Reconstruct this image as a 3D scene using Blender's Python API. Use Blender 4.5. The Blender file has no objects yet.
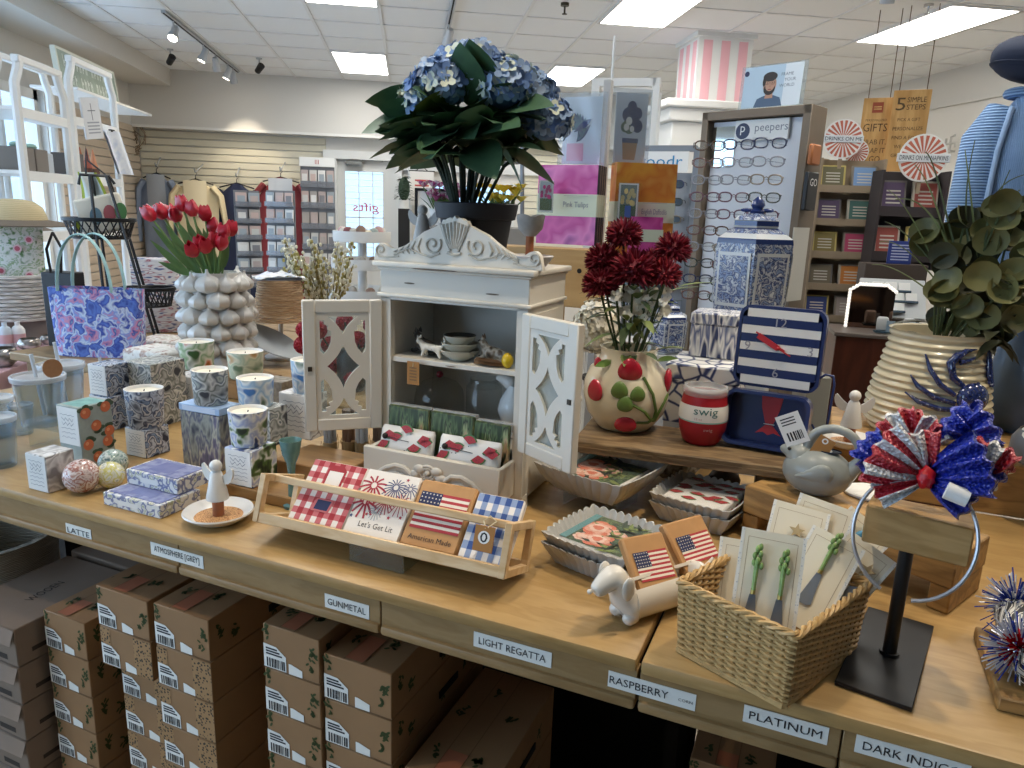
import bpy, bmesh, math, random
from mathutils import Vector as V, Matrix as M, noise
random.seed(7)
PI = math.pi
sc = bpy.context.scene
COL = sc.collection
FPX, CX, CY = 731.0, 512.0, 384.0
CAM = V((0, 0, 1.43))
_dn = V((-109, 3116, 730)).normalized()
_up = -_dn
_y = V((410 - CX, 209 - CY, FPX)); _y -= _up * _y.dot(_up); _y.normalize()
_x = _y.cross(_up)
RW = M((_x, _y, _up))
RT = RW.transposed()
def ray(x, y): return RW @ V((x - CX, y - CY, FPX))
def at(x, y, z): r = ray(x, y); return CAM + r * ((z - CAM.z) / r.z)
def atY(x, y, w): r = ray(x, y); return CAM + r * (w / r.y)
def atX(x, y, w): r = ray(x, y); return CAM + r * (w / r.x)
def pxm(p): return (RT @ (V(p) - CAM)).z / FPX
def hgt(p, py):
 q0 = RT @ (V((p[0], p[1], 0)) - CAM); q1 = RT @ V((0, 0, 1)); k = (py - CY) / FPX
 return (k * q0.z - q0.y) / (q1.y - k * q1.z)
cd = bpy.data.cameras.new('camera'); cam = bpy.data.objects.new('camera', cd); COL.objects.link(cam)
cd.sensor_width = 36; cd.lens = FPX / 1024 * 36; cd.clip_start = 0.05
m = M.Identity(4)
for i in range(3):
 m[i][0] = RW[i][0]; m[i][1] = -RW[i][1]; m[i][2] = -RW[i][2]; m[i][3] = CAM[i]
cam.matrix_world = m
sc.camera = cam
T = 0.88
TA = math.radians(-31.36)
TE = V((math.cos(TA), math.sin(TA), 0)); TN = V((-math.sin(TA), math.cos(TA), 0))
T0 = V((-0.784, 1.45, 0))
def tab(u, v, z=T): p = T0 + TE * u + TN * v; return V((p.x, p.y, z))
YA = math.degrees(TA)
def S(v): return v if isinstance(v, (tuple, list, V)) else (v, v, v)
def TM(loc=(0, 0, 0), rot=(0, 0, 0), sca=1):
 r = [math.radians(a) for a in rot]
 return M.Translation(V(loc)) @ (M.Rotation(r[2], 4, 'Z') @ M.Rotation(r[1], 4, 'Y') @ M.Rotation(r[0], 4, 'X')) @ M.Diagonal(V((*S(sca), 1)))
def bas(o, x, y, z=None):
 x = V(x).normalized(); y = V(y); y = (y - x * y.dot(x)).normalized(); z = x.cross(y)
 m = M.Identity(4)
 for i in range(3): m[i][0], m[i][1], m[i][2], m[i][3] = x[i], y[i], z[i], o[i]
 return m
MATS = {}
def _mat(name):
 m = bpy.data.materials.new(name); m.use_nodes = True
 return m, m.node_tree.nodes, m.node_tree.links, m.node_tree.nodes['Principled BSDF']
def lin(c):
 if isinstance(c, str): c = [int(c[i:i + 2], 16) / 255 for i in (0, 2, 4)]
 return tuple((x / 12.92 if x <= .04045 else ((x + .055) / 1.055) ** 2.4) for x in c[:3]) + (1,)
def mat(name, c='808080', r=.5, me=0, tr=0, al=1, em=0, ior=1.45, bump=0, bs=60, var=0, vs=8, sp=.5, coat=0, sheen=0):
 if name in MATS: return MATS[name]
 m, N, L, b = _mat(name)
 b.inputs['Base Color'].default_value = lin(c); b.inputs['Roughness'].default_value = r
 b.inputs['Metallic'].default_value = me; b.inputs['Transmission Weight'].default_value = tr
 b.inputs['Alpha'].default_value = al; b.inputs['IOR'].default_value = ior
 b.inputs['Specular IOR Level'].default_value = sp; b.inputs['Coat Weight'].default_value = coat
 b.inputs['Sheen Weight'].default_value = sheen
 if em:
  b.inputs['Emission Color'].default_value = lin(c); b.inputs['Emission Strength'].default_value = em
 tc = None
 if bump or var:
  tc = N.new('ShaderNodeTexCoord')
 if var:
  n = N.new('ShaderNodeTexNoise'); n.inputs['Scale'].default_value = vs; n.inputs['Detail'].default_value = 4
  L.new(tc.outputs['Object'], n.inputs['Vector'])
  rr = N.new('ShaderNodeValToRGB'); c0 = lin(c)
  rr.color_ramp.elements[0].position = .3; rr.color_ramp.elements[1].position = .7
  rr.color_ramp.elements[0].color = tuple(x * (1 - var) for x in c0[:3]) + (1,)
  rr.color_ramp.elements[1].color = tuple(min(1, x * (1 + var)) for x in c0[:3]) + (1,)
  L.new(n.outputs['Fac'], rr.inputs['Fac']); L.new(rr.outputs['Color'], b.inputs['Base Color'])
 if bump:
  n = N.new('ShaderNodeTexNoise'); n.inputs['Scale'].default_value = bs; n.inputs['Detail'].default_value = 3
  L.new(tc.outputs['Object'], n.inputs['Vector'])
  bp = N.new('ShaderNodeBump'); bp.inputs['Strength'].default_value = bump; bp.inputs['Distance'].default_value = .01
  L.new(n.outputs['Fac'], bp.inputs['Height']); L.new(bp.outputs['Normal'], b.inputs['Normal'])
 MATS[name] = m; return m
def pat(name, kind, cols, scale=10, r=.5, dist=0, stretch=(1, 1, 1), rot=(0, 0, 0), detail=2, hard=False, tex='Object', pos=None, sp=.5, bump=0, me=0, tr=0, sheen=0):
 """noise / voronoi / edge / wave / magic pattern through a colour ramp"""
 if name in MATS: return MATS[name]
 m, N, L, b = _mat(name)
 b.inputs['Roughness'].default_value = r; b.inputs['Specular IOR Level'].default_value = sp; b.inputs['Metallic'].default_value = me
 b.inputs['Transmission Weight'].default_value = tr; b.inputs['Sheen Weight'].default_value = sheen
 tc = N.new('ShaderNodeTexCoord'); mp = N.new('ShaderNodeMapping')
 mp.inputs['Scale'].default_value = stretch; mp.inputs['Rotation'].default_value = [math.radians(a) for a in rot]
 L.new(tc.outputs[tex], mp.inputs['Vector'])
 src = mp.outputs['Vector']
 if dist and kind != 'wave':
  n2 = N.new('ShaderNodeTexNoise'); n2.inputs['Scale'].default_value = scale * .8
  L.new(src, n2.inputs['Vector'])
  vm = N.new('ShaderNodeVectorMath'); vm.operation = 'MULTIPLY_ADD'
  vm.inputs[1].default_value = (dist / scale,) * 3
  L.new(n2.outputs['Color'], vm.inputs[0]); L.new(src, vm.inputs[2]); src = vm.outputs[0]
 if kind == 'noise':
  t = N.new('ShaderNodeTexNoise'); t.inputs['Scale'].default_value = scale; t.inputs['Detail'].default_value = detail; out = t.outputs['Fac']
 elif kind in ('voronoi', 'cell'):
  t = N.new('ShaderNodeTexVoronoi'); t.inputs['Scale'].default_value = scale
  out = t.outputs['Distance'] if kind == 'voronoi' else t.outputs['Color']
 elif kind == 'edge':
  t = N.new('ShaderNodeTexVoronoi'); t.feature = 'DISTANCE_TO_EDGE'; t.inputs['Scale'].default_value = scale; out = t.outputs['Distance']
 elif kind in ('wave', 'rings'):
  t = N.new('ShaderNodeTexWave'); t.wave_type = 'BANDS' if kind == 'wave' else 'RINGS'; t.inputs['Scale'].default_value = scale
  t.inputs['Distortion'].default_value = dist; t.inputs['Detail'].default_value = detail; out = t.outputs['Fac']
 L.new(src, t.inputs['Vector'])
 rr = N.new('ShaderNodeValToRGB'); cr = rr.color_ramp
 if hard: cr.interpolation = 'CONSTANT'
 n = len(cols)
 ps = pos or [i / max(1, n - 1) if not hard else i / n for i in range(n)]
 cr.elements[0].position = ps[0]; cr.elements[0].color = lin(cols[0])
 cr.elements[1].position = ps[1]; cr.elements[1].color = lin(cols[1])
 for p, c in zip(ps[2:], cols[2:]): cr.elements.new(p).color = lin(c)
 L.new(out, rr.inputs['Fac']); L.new(rr.outputs['Color'], b.inputs['Base Color'])
 if bump:
  bp = N.new('ShaderNodeBump'); bp.inputs['Strength'].default_value = bump; bp.inputs['Distance'].default_value = .005
  L.new(out, bp.inputs['Height']); L.new(bp.outputs['Normal'], b.inputs['Normal'])
 MATS[name] = m; return m
def wood(name, c1, c2, scale=6, r=.45, axis=0, sp=.4):
 st = [3, 3, 3]; st[axis] = .6
 return pat(name, 'noise', [c1, c2, c1, c2], scale, r, dist=.6, stretch=st, detail=6, pos=[.25, .45, .55, .78], sp=sp, bump=.03)
def glass(name, c='ffffff', a=.18, r=.05, ior=1.3):
 """thin clear sheet: part glossy, mostly see-through"""
 if name in MATS: return MATS[name]
 m, N, L, b = _mat(name); N.remove(b)
 t = N.new('ShaderNodeBsdfTransparent'); t.inputs['Color'].default_value = lin(c)
 g = N.new('ShaderNodeBsdfGlossy'); g.inputs['Roughness'].default_value = r
 d = N.new('ShaderNodeBsdfDiffuse'); d.inputs['Color'].default_value = lin(c)
 lw = N.new('ShaderNodeLayerWeight'); lw.inputs['Blend'].default_value = .5
 pw = N.new('ShaderNodeMath'); pw.operation = 'POWER'; pw.inputs[1].default_value = 4.0; L.new(lw.outputs['Facing'], pw.inputs[0])
 fr = N.new('ShaderNodeMath'); fr.operation = 'MULTIPLY_ADD'; fr.inputs[1].default_value = (ior - 1) * 1.6; fr.inputs[2].default_value = .035; L.new(pw.outputs[0], fr.inputs[0])
 m1 = N.new('ShaderNodeMixShader'); m1.inputs[0].default_value = a; L.new(t.outputs[0], m1.inputs[1]); L.new(d.outputs[0], m1.inputs[2])
 mx = N.new('ShaderNodeMixShader'); L.new(fr.outputs[0], mx.inputs[0])
 L.new(m1.outputs[0], mx.inputs[1]); L.new(g.outputs[0], mx.inputs[2]); L.new(mx.outputs[0], N['Material Output'].inputs['Surface'])
 MATS[name] = m; return m
_tx = {}
def text_geo(s):
 if s not in _tx:
  cu = bpy.data.curves.new('t', 'FONT'); cu.body = s; cu.align_x = 'CENTER'; cu.align_y = 'CENTER'; cu.resolution_u = 2
  o = bpy.data.objects.new('t', cu); me = o.to_mesh()
  _tx[s] = ([v.co.copy() for v in me.vertices], [tuple(p.vertices) for p in me.polygons])
  o.to_mesh_clear(); bpy.data.objects.remove(o); bpy.data.curves.remove(cu)
 return _tx[s]
class MB:
 def __init__(s): s.v = []; s.f = []; s.mi = []; s.k = []
 def add(s, vs, fs, T=None, m=0, sm=True):
  b = len(s.v); s.v += [(T @ V(v)) if T is not None else V(v) for v in vs]
  fl = T is not None and T.determinant() < 0
  for f in fs:
   f = [b + i for i in f]
   s.f.append(f[::-1] if fl else f); s.mi.append(m); s.k.append(sm)
  return s
 def bm(s, bm, T=None, m=0, sm=True):
  bm.verts.index_update()
  s.add([v.co.copy() for v in bm.verts], [[v.index for v in f.verts] for f in bm.faces], T, m, sm); bm.free(); return s
 def box(s, sx, sy, sz, T=None, m=0, bev=0, seg=1, base=True, fm=None):
  """box centred in x,y, standing on z=0 (base) or centred; fm: {'x+':m,...}"""
  z0 = 0 if base else -sz / 2
  if not bev or fm:
   x, y = sx / 2, sy / 2
   vs = [(-x, -y, z0), (x, -y, z0), (x, y, z0), (-x, y, z0), (-x, -y, z0 + sz), (x, -y, z0 + sz), (x, y, z0 + sz), (-x, y, z0 + sz)]
   F = {'z-': (3, 2, 1, 0), 'z+': (4, 5, 6, 7), 'y-': (0, 1, 5, 4), 'x+': (1, 2, 6, 5), 'y+': (2, 3, 7, 6), 'x-': (3, 0, 4, 7)}
   for k, f in F.items(): s.add(vs, [f], T, (fm or {}).get(k, m))
   return s
  bm = bmesh.new(); bmesh.ops.create_cube(bm, size=1)
  for v in bm.verts: v.co = V((v.co.x * sx, v.co.y * sy, v.co.z * sz + sz / 2 + z0))
  bmesh.ops.bevel(bm, geom=list(bm.edges), offset=min(bev, .49 * min(sx, sy, sz)), segments=seg, profile=.5, affect='EDGES')
  return s.bm(bm, T, m)
 def bar(s, a, b, w, h=None, m=0, bev=0, up=(0, 0, 1), T=None):
  a, b = V(a), V(b); d = b - a; h = h or w
  u = V(up)
  if abs(d.normalized().dot(u)) > .99: u = V((0, 1, 0))
  y = u.cross(d).normalized(); z = d.cross(y).normalized(); x = d.normalized()
  mm = M.Identity(4)
  for i in range(3): mm[i][0], mm[i][1], mm[i][2], mm[i][3] = x[i], y[i], z[i], (a[i] + b[i]) / 2
  return s.box(d.length, w, h, (T @ mm) if T is not None else mm, m, bev, base=False)
 def lathe(s, prof, seg=24, T=None, m=0, fn=None, ms=None, a0=0, a1=2 * PI):
  """prof [(r,z)...]; fn(r,z,a)->(r,z); ms: material per ring"""
  full = abs(a1 - a0 - 2 * PI) < 1e-6; ns = seg if full else seg + 1
  vs = []
  for r, z in prof:
   for i in range(ns):
    a = a0 + (a1 - a0) * i / seg; rr, zz = fn(r, z, a) if fn else (r, z)
    vs.append((rr * math.cos(a), rr * math.sin(a), zz))
  for j in range(len(prof) - 1):
   fs = []
   for i in range(seg):
    k = (i + 1) % ns
    fs.append((j * ns + i, j * ns + k, (j + 1) * ns + k, (j + 1) * ns + i))
   if j == 0: b0 = len(s.v); s.add(vs, fs, T, ms[0] if ms else m)
   else:
    for f in fs: s.f.append([b0 + q for q in f] if not (T is not None and T.determinant() < 0) else [b0 + q for q in f][::-1]); s.mi.append(ms[j] if ms else m); s.k.append(True)
  return s
 def cyl(s, r, h, T=None, m=0, seg=20, r2=None, bev=0):
  r2 = r if r2 is None else r2
  p = [(0, 0), (r - bev, 0)] + ([(r, bev)] if bev else []) + ([(r2, h - bev)] if bev else []) + [(r2 - bev, h), (0, h)]
  return s.lathe(p, seg, T, m)
 def ball(s, r, c=(0, 0, 0), m=0, seg=14, rings=9, T=None, fn=None):
  rx = S(r); vs = []; fs = []
  for j in range(rings + 1):
   t = PI * j / rings
   for i in range(seg):
    a = 2 * PI * i / seg; p = V((math.sin(t) * math.cos(a), math.sin(t) * math.sin(a), -math.cos(t)))
    if fn: p = V(fn(p))
    vs.append((p.x * rx[0] + c[0], p.y * rx[1] + c[1], p.z * rx[2] + c[2]))
  for j in range(rings):
   for i in range(seg):
    k = (i + 1) % seg
    q = (j * seg + i, j * seg + k, (j + 1) * seg + k, (j + 1) * seg + i)
    fs.append(q[1:] if j == 0 and False else q)
  return s.add(vs, fs, T, m)
 def tube(s, pts, r, seg=8, m=0, T=None, closed=False, cap=True, flat=None):
  pts = [V(p) for p in pts]; n = len(pts); rs = r if isinstance(r, (list, tuple)) else [r] * n
  vs = []; fs = []; prev = None
  for i in range(n):
   if closed: d = pts[(i + 1) % n] - pts[i - 1]
   else: d = pts[min(i + 1, n - 1)] - pts[max(i - 1, 0)]
   if d.length < 1e-9: d = V((0, 0, 1))
   d.normalize()
   if prev is None:
    u = V((0, 0, 1)) if abs(d.z) < .9 else V((1, 0, 0))
    x = u.cross(d).normalized()
   else:
    x = (prev - d * prev.dot(d))
    x = x.normalized() if x.length > 1e-6 else d.orthogonal().normalized()
   prev = x; y = d.cross(x)
   for k in range(seg):
    a = 2 * PI * k / seg
    vs.append(pts[i] + x * (math.cos(a) * rs[i]) + y * (math.sin(a) * rs[i] * (flat or 1)))
  for i in range(n if closed else n - 1):
   j = (i + 1) % n
   for k in range(seg):
    l = (k + 1) % seg; fs.append((i * seg + k, i * seg + l, j * seg + l, j * seg + k))
  if cap and not closed: fs += [tuple(range(seg))[::-1], tuple((n - 1) * seg + k for k in range(seg))]
  return s.add(vs, fs, T, m)
 def grid(s, fn, nu, nv, T=None, m=0, cu=False, mf=None, both=False):
  vs = [fn(i / (nu if cu else nu - 1) if nu > 1 else 0, j / (nv - 1)) for j in range(nv) for i in range(nu)]
  b = len(s.v)
  for j in range(nv - 1):
   for i in range(nu if cu else nu - 1):
    k = (i + 1) % nu; f = (j * nu + i, j * nu + k, (j + 1) * nu + k, (j + 1) * nu + i)
    s.f.append([b + q for q in f]); s.mi.append(mf(i, j) if mf else m); s.k.append(True)
  s.v += [(T @ V(v)) if T is not None else V(v) for v in vs]
  return s
 def prism(s, pts, th, T=None, m=0, m2=None):
  """outline in x,y raised from z=0 to th (flat-shaded edges)"""
  n = len(pts); vs = [(p[0], p[1], 0) for p in pts] + [(p[0], p[1], th) for p in pts]
  a = sum(pts[i][0] * pts[(i + 1) % n][1] - pts[(i + 1) % n][0] * pts[i][1] for i in range(n))
  t = tuple(range(n, 2 * n)); bt = tuple(range(n))[::-1]
  sd = [(i, (i + 1) % n, n + (i + 1) % n, n + i) for i in range(n)]
  if a < 0: t, bt, sd = t[::-1], bt[::-1], [q[::-1] for q in sd]
  s.add(vs, [t], T, m if m2 is None else m2)
  return s.add(vs, [bt] + sd, T, m)
 def flat(s, pts, T=None, m=0):
  n = len(pts); a = sum(pts[i][0] * pts[(i + 1) % n][1] - pts[(i + 1) % n][0] * pts[i][1] for i in range(n))
  return s.add([(p[0], p[1], 0) for p in pts], [tuple(range(n)) if a > 0 else tuple(range(n))[::-1]], T, m, False)
 def quad(s, x0, y0, x1, y1, T=None, m=0): return s.flat([(x0, y0), (x1, y0), (x1, y1), (x0, y1)], T, m)
 def disc(s, x, y, r, T=None, m=0, n=12, ry=None): return s.flat([(x + r * math.cos(2 * PI * i / n), y + (ry or r) * math.sin(2 * PI * i / n)) for i in range(n)], T, m)
 def shape(s, loops, th, T=None, m=0):
  """filled 2D loops (with holes) thickened to th, centred on z=0"""
  cu = bpy.data.curves.new('s', 'CURVE'); cu.dimensions = '2D'; cu.fill_mode = 'BOTH'; cu.extrude = th / 2
  for lp in loops:
   sp = cu.splines.new('POLY'); sp.points.add(len(lp) - 1); sp.use_cyclic_u = True
   for q, p in zip(sp.points, lp): q.co = (p[0], p[1], 0, 1)
  o = bpy.data.objects.new('s', cu); me = o.to_mesh()
  s.add([v.co.copy() for v in me.vertices], [tuple(p.vertices) for p in me.polygons], T, m)
  o.to_mesh_clear(); bpy.data.objects.remove(o); bpy.data.curves.remove(cu); return s
 def text(s, t, size, T=None, m=0, w=None):
  vs, fs = text_geo(t)
  if not vs: return s
  x0 = min(v.x for v in vs); x1 = max(v.x for v in vs); y0 = min(v.y for v in vs); y1 = max(v.y for v in vs)
  k = size / max(1e-6, .72); kx = (w / (x1 - x0)) if w else k
  return s.add([((v.x - (x0 + x1) / 2) * kx, (v.y - (y0 + y1) / 2) * k, 0) for v in vs], fs, T, m, False)
 def leaf(s, L, W, T=None, m=0, bend=.3, fold=.2, n=6, tip=1.0, th=0):
  """leaf along +x, bends down in z, folded along the midrib"""
  vs = []; fs = []
  for i in range(n + 1):
   t = i / n; w = W / 2 * (math.sin(PI * min(1, t ** .75 * tip))) ** .8 if 0 < t < 1 or tip < 1 else 0.0006
   w = max(w, .0004)
   z = -bend * L * t * t
   vs += [(L * t, -w, z + fold * w), (L * t, 0, z), (L * t, w, z + fold * w)]
  for i in range(n):
   a = 3 * i; fs += [(a, a + 3, a + 4, a + 1), (a + 1, a + 4, a + 5, a + 2)]
  return s.add(vs, fs, T, m)
 def build(s, name, mats, parent=None, loc=None, yaw=0, ang=38):
  me = bpy.data.meshes.new(name); me.from_pydata([tuple(v) for v in s.v], [], s.f)
  for mt in (mats if isinstance(mats, (list, tuple)) else [mats]): me.materials.append(mt)
  me.polygons.foreach_set('material_index', s.mi); me.polygons.foreach_set('use_smooth', s.k)
  me.update(); me.set_sharp_from_angle(angle=math.radians(ang))
  o = bpy.data.objects.new(name, me); COL.objects.link(o)
  if parent is not None: o.parent = parent
  if loc is not None: o.location = loc; o.rotation_euler = (0, 0, math.radians(yaw))
  return o
def tag(o, label, cat, group=None, kind=None):
 if label: o['label'] = label
 if cat: o['category'] = cat
 if group: o['group'] = group
 if kind: o['kind'] = kind
 return o
def thing(name, label, cat, loc=(0, 0, 0), yaw=0, group=None, rot=None):
 o = bpy.data.objects.new(name, None); COL.objects.link(o); o.location = loc
 o.rotation_euler = [math.radians(a) for a in (rot or (0, 0, yaw))]
 return tag(o, label, cat, group)
def struct(name, mb, mats, **k):
 o = mb.build(name, mats, **k); o['kind'] = 'structure'; return o
KIDS = {}
def dup(o, loc=None, yaw=None, label=None, parent=None):
 c = o.copy(); COL.objects.link(c)
 if parent is not None: c.parent = parent
 if loc is not None: c.location = loc
 if yaw is not None: c.rotation_euler = (0, 0, math.radians(yaw))
 if label: c['label'] = label
 for ch in list(o.children): dup(ch, parent=c)
 return c
def boxfit(c, l, r, yt, z=T, yaw=YA, w=None, d=None):
 """a box standing on z: c nearest bottom corner, l / r the bottom corners left and right of it (pixels), yt the pixel row of its top at c"""
 pc, pl, pr = at(*c, z), at(*l, z), at(*r, z); h = hgt(pc, yt) - z
 w = w or (pl - pc).length; d = d or (pr - pc).length; a = math.radians(yaw)
 ex = V((math.cos(a), math.sin(a), 0)); ey = V((-ex.y, ex.x, 0))
 return pc - ex * w / 2 + ey * d / 2, w, d, h
def cylfit(x, yb, wpx, yt, z=T):
 """round thing: yb the pixel row of its front bottom edge, yt the row of its top at the axis"""
 p = at(x, yb, z); r = wpx / 2 * pxm(p); d = V((p.x, p.y, 0)).normalized(); c = p + d * r
 r = wpx / 2 * pxm(c)
 return V((c.x, c.y, z)), r, hgt(c, yt) - z
W3 = V((0, 0, 1))
# ================================================================== SETTING
X0, X1, Y0, Y1, HC = -3.2, 5.1, -4.6, 9.6, 2.9
wallw = mat('wall_paint', 'd9d6d0', .7, bump=.02)
white = mat('white_paint', 'e9e8e4', .45)
creams = mat('slat_cream', 'd8d2bd', .5, var=.05, vs=3)
dark = mat('dark_recess', '1a1817', .8)
black = mat('black_metal', '151517', .4)
blackp = mat('black_plastic', '1b1b1d', .45)
chrome = mat('chrome', 'c9c9cb', .22, me=1)
floorm = wood('floor_wood', 'c4b7a4', 'b0a28f', 3, .5, 1)
tilem = mat('ceiling_tile', 'eceef0', .85, bump=.15, bs=180)
gridm = mat('ceiling_grid', 'e4e4e4', .5)
lamp = mat('light_panel', 'fffcf5', .5, em=10)
struct('floor', MB().box(X1 - X0 + .4, Y1 - Y0 + .4, .1, TM(((X0 + X1) / 2, (Y0 + Y1) / 2, -.1))), floorm)
b = MB().box(X1 - X0 + .4, Y1 - Y0 + .4, .1, TM(((X0 + X1) / 2, (Y0 + Y1) / 2, HC)))
gx = [-.785 + .552 * i for i in range(-4, 11)]; gy = [7.76 + .573 * i for i in range(-21, 4)]
for x in gx: b.box(.026, Y1 - Y0, .008, TM((x, (Y0 + Y1) / 2, HC - .008)), 1)
for y in gy: b.box(X1 - X0, .026, .007, TM(((X0 + X1) / 2, y, HC - .007)), 1)
struct('ceiling', b, [tilem, gridm])
struct('wall_right', MB().box(.1, Y1 - Y0, HC, TM((X1 + .05, (Y0 + Y1) / 2, 0))), wallw)
b = MB()
b.box(.03, 4.2, .012, TM((X1 - .016, 6.6, 2.56))); b.box(.05, 3.4, .09, TM((X1 - .03, 4.7, 2.0)), 1); b.box(.11, 3.4, .03, TM((X1 - .06, 4.7, 2.09)), 1)
struct('trim_1', b, [wallw, creams])
struct('wall_front', MB().box(X1 - X0, .1, HC, TM(((X0 + X1) / 2, Y0 - .05, 0))), mat('wall_dark', '6f6a62', .7))
b = MB()
DX0, DX1, DH = -.93, -.14, 2.0
def wallY(b, x0, x1, z0, z1, y=Y1, t=.1): b.box(x1 - x0, t, z1 - z0, TM(((x0 + x1) / 2, y + t / 2, z0)))
WX0, WX1, WZ0, WZ1 = .28, 1.3, .9, 1.78
wallY(b, X0, DX0, 0, HC); wallY(b, DX0, DX1, DH, HC); wallY(b, DX1, WX0, 0, HC); wallY(b, WX0, WX1, 0, WZ0); wallY(b, WX0, WX1, WZ1, HC); wallY(b, WX1, X1, 0, HC)
struct('wall_back', b, wallw)
b = MB().box(X1 - X0, .16, HC - 2.27, TM(((X0 + X1) / 2, Y1 - .08, 2.27)))
b.box(X1 - X0, .19, .03, TM(((X0 + X1) / 2, Y1 - .095, 2.25)), 1)
struct('trim_2', b, [wallw, white])
b = MB()
for (x0, x1) in ((-3.17, DX0 - .09), (1.45, X1)):
 z = .25
 while z < 2.24:
  b.box(x1 - x0, .016, .074, TM(((x0 + x1) / 2, Y1 - .009, z)), 0, .004); z += .083
struct('trim_3', b, creams)
dframe = mat('door_white', 'dcdedd', .4)
b = MB()
for x in (DX0, DX1): b.box(.08, .06, DH + .04, TM((x, Y1 - .03, 0)))
b.box(DX1 - DX0 + .24, .08, .1, TM(((DX0 + DX1) / 2, Y1 - .04, DH)))
b.box(3.0, .06, .13, TM((DX1 + 1.5, Y1 - .03, 1.9))); b.box(.05, .05, 1.95, TM((.0, Y1 - .025, 0)))
struct('trim_4', b, dframe)
d1 = MB(); yd = Y1 + .03
PX0, PX1, PZ0, PZ1 = -.8, -.33, .8, 1.87
for (x0, x1, z0, z1) in ((DX0, PX0, 0, DH), (PX1, DX1, 0, DH), (PX0, PX1, 0, PZ0), (PX0, PX1, PZ1, DH)):
 d1.box(x1 - x0, .045, z1 - z0, TM(((x0 + x1) / 2, yd, z0)))
door = struct('door_1', d1, dframe)
b = MB()
for x in (PX0, PX1, PX0 + .17, PX0 + .34): b.box(.012, .03, PZ1 - PZ0, TM((x, yd - .03, PZ0)))
for z in (PZ0, PZ1 - .01, PZ0 + .5): b.box(PX1 - PX0, .03, .012, TM(((PX0 + PX1) / 2, yd - .03, z)))
for i in range(14): b.box(PX1 - PX0, .012, .006, TM(((PX0 + PX1) / 2, yd - .012, PZ0 + .06 + i * .075)), 1)
b.build('door_muntins', [dframe, mat('blind_white', 'f2f2f0', .6)], door)
MB().box(PX1 - PX0, .006, PZ1 - PZ0, TM(((PX0 + PX1) / 2, yd, PZ0))).build('door_pane', glass('pane_glass', 'eef6ff', .05), door)
MB().text('gifts', .11, TM(((PX0 + PX1) / 2 + .02, yd - .05, 1.42), (90, 0, 0)), 0, -.32).build('door_lettering', mat('red_vinyl', 'd2606a', .5), door)
o = MB().box(.2, .07, .055, TM((PX0 + .12, Y1 - .06, 1.93)), 0, .01).box(.26, .02, .02, TM((PX0 + .34, Y1 - .05, 1.985)), 0).build('door_closer', mat('grey_alloy', '8f9290', .4, me=.7), door)
b = MB()
for x in (WX0, WX1, (WX0 + WX1) / 2): b.box(.06, .06, WZ1 - WZ0, TM((x, Y1 + .02, WZ0)))
for z in (WZ0, WZ1 - .05): b.box(WX1 - WX0, .06, .05, TM(((WX0 + WX1) / 2, Y1 + .02, z)))
w = struct('window_1', b, dframe)
MB().box(WX1 - WX0, .006, WZ1 - WZ0, TM(((WX0 + WX1) / 2, Y1 + .04, WZ0))).build('window_pane', MATS['pane_glass'], w)
XB = -2.73
zb = atX(84, 41, XB).z
b = MB().box(XB - X0, Y1 - Y0, HC - zb, TM(((XB + X0) / 2, (Y0 + Y1) / 2, zb)))
struct('trim_5', b, wallw)
SY0, SY1, SZ0, SZ1 = -1.5, 7.1, .55, 2.3
def wallX(b, y0, y1, z0, z1, m=0): b.box(.1, y1 - y0, z1 - z0, TM((X0 - .05, (y0 + y1) / 2, z0)), m)
b = MB(); wallX(b, Y0, SY0, 0, HC); wallX(b, SY1, Y1, 0, HC); wallX(b, SY0, SY1, 0, SZ0); wallX(b, SY0, SY1, SZ1, HC)
struct('wall_left', b, wallw)
b = MB()
for y in (SY0, 1.1, 3.7, 5.9, SY1 - .04): b.box(.09, .09, SZ1 - SZ0, TM((X0 + .02, y, SZ0)))
for y in (1.16, 3.76, 6.0): b.box(.05, .03, SZ1 - SZ0, TM((X0 + .05, y, SZ0)), 1)
for z in (SZ0, SZ1 - .08): b.box(.09, SY1 - SY0, .08, TM((X0 + .02, (SY0 + SY1) / 2, z)))
b.box(.12, .2, 2.3, TM((X0 + .06, SY1 + .08, 0)))
w = struct('window_2', b, [white, mat('gasket', '2c3c4c', .5)])
MB().box(.006, SY1 - SY0, SZ1 - SZ0, TM((X0 - .02, (SY0 + SY1) / 2, SZ0))).build('window_pane', MATS['pane_glass'], w)
b = MB(); z = .2
while z < 2.2:
 b.box(.016, Y1 - 7.35, .074, TM((X0 + .01, (Y1 + 7.35) / 2, z)), 0, .004); z += .083
struct('trim_6', b, mat('slat_tan', 'c9b9a6', .55))
pink = mat('pink_paint', 'eeb6bd', .5)
cx, cy, cw = 2.53, 6.33, .46
zc = atY(740, 107, cy - cw / 2).z
b = MB().box(cw, cw, HC - zc, TM((cx, cy, zc)))
for k in range(4):
 for s in range(3):
  a = k * 90
  b.box(.075, .004, HC - zc - .06, TM((cx, cy, zc)) @ TM((0, 0, 0), (0, 0, a)) @ TM((-.15 + s * .15, -cw / 2 - .001, 0)), 1)
b.box(cw + .05, cw + .05, .035, TM((cx, cy, HC - .037)))
struct('trim_7', b, [white, pink])
b = MB()
for (g, z0, z1) in ((.10, .06, .0), (.06, .16, .06), (.02, .36, .16)):
 b.box(1.1 + 2 * g, 1.0 + 2 * g, z0 - z1, TM((cx + .1, cy + .1, zc - z0)), 0, .01)
b.box(1.04, .96, zc - .36, TM((cx + .1, cy + .1, 0)))
b.box(.62, .02, .5, TM((cx + .1, cy - .39, zc - .92)), 1)
struct('trim_8', b, [white, mat('tan_board', '8c8172', .6)])
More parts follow.
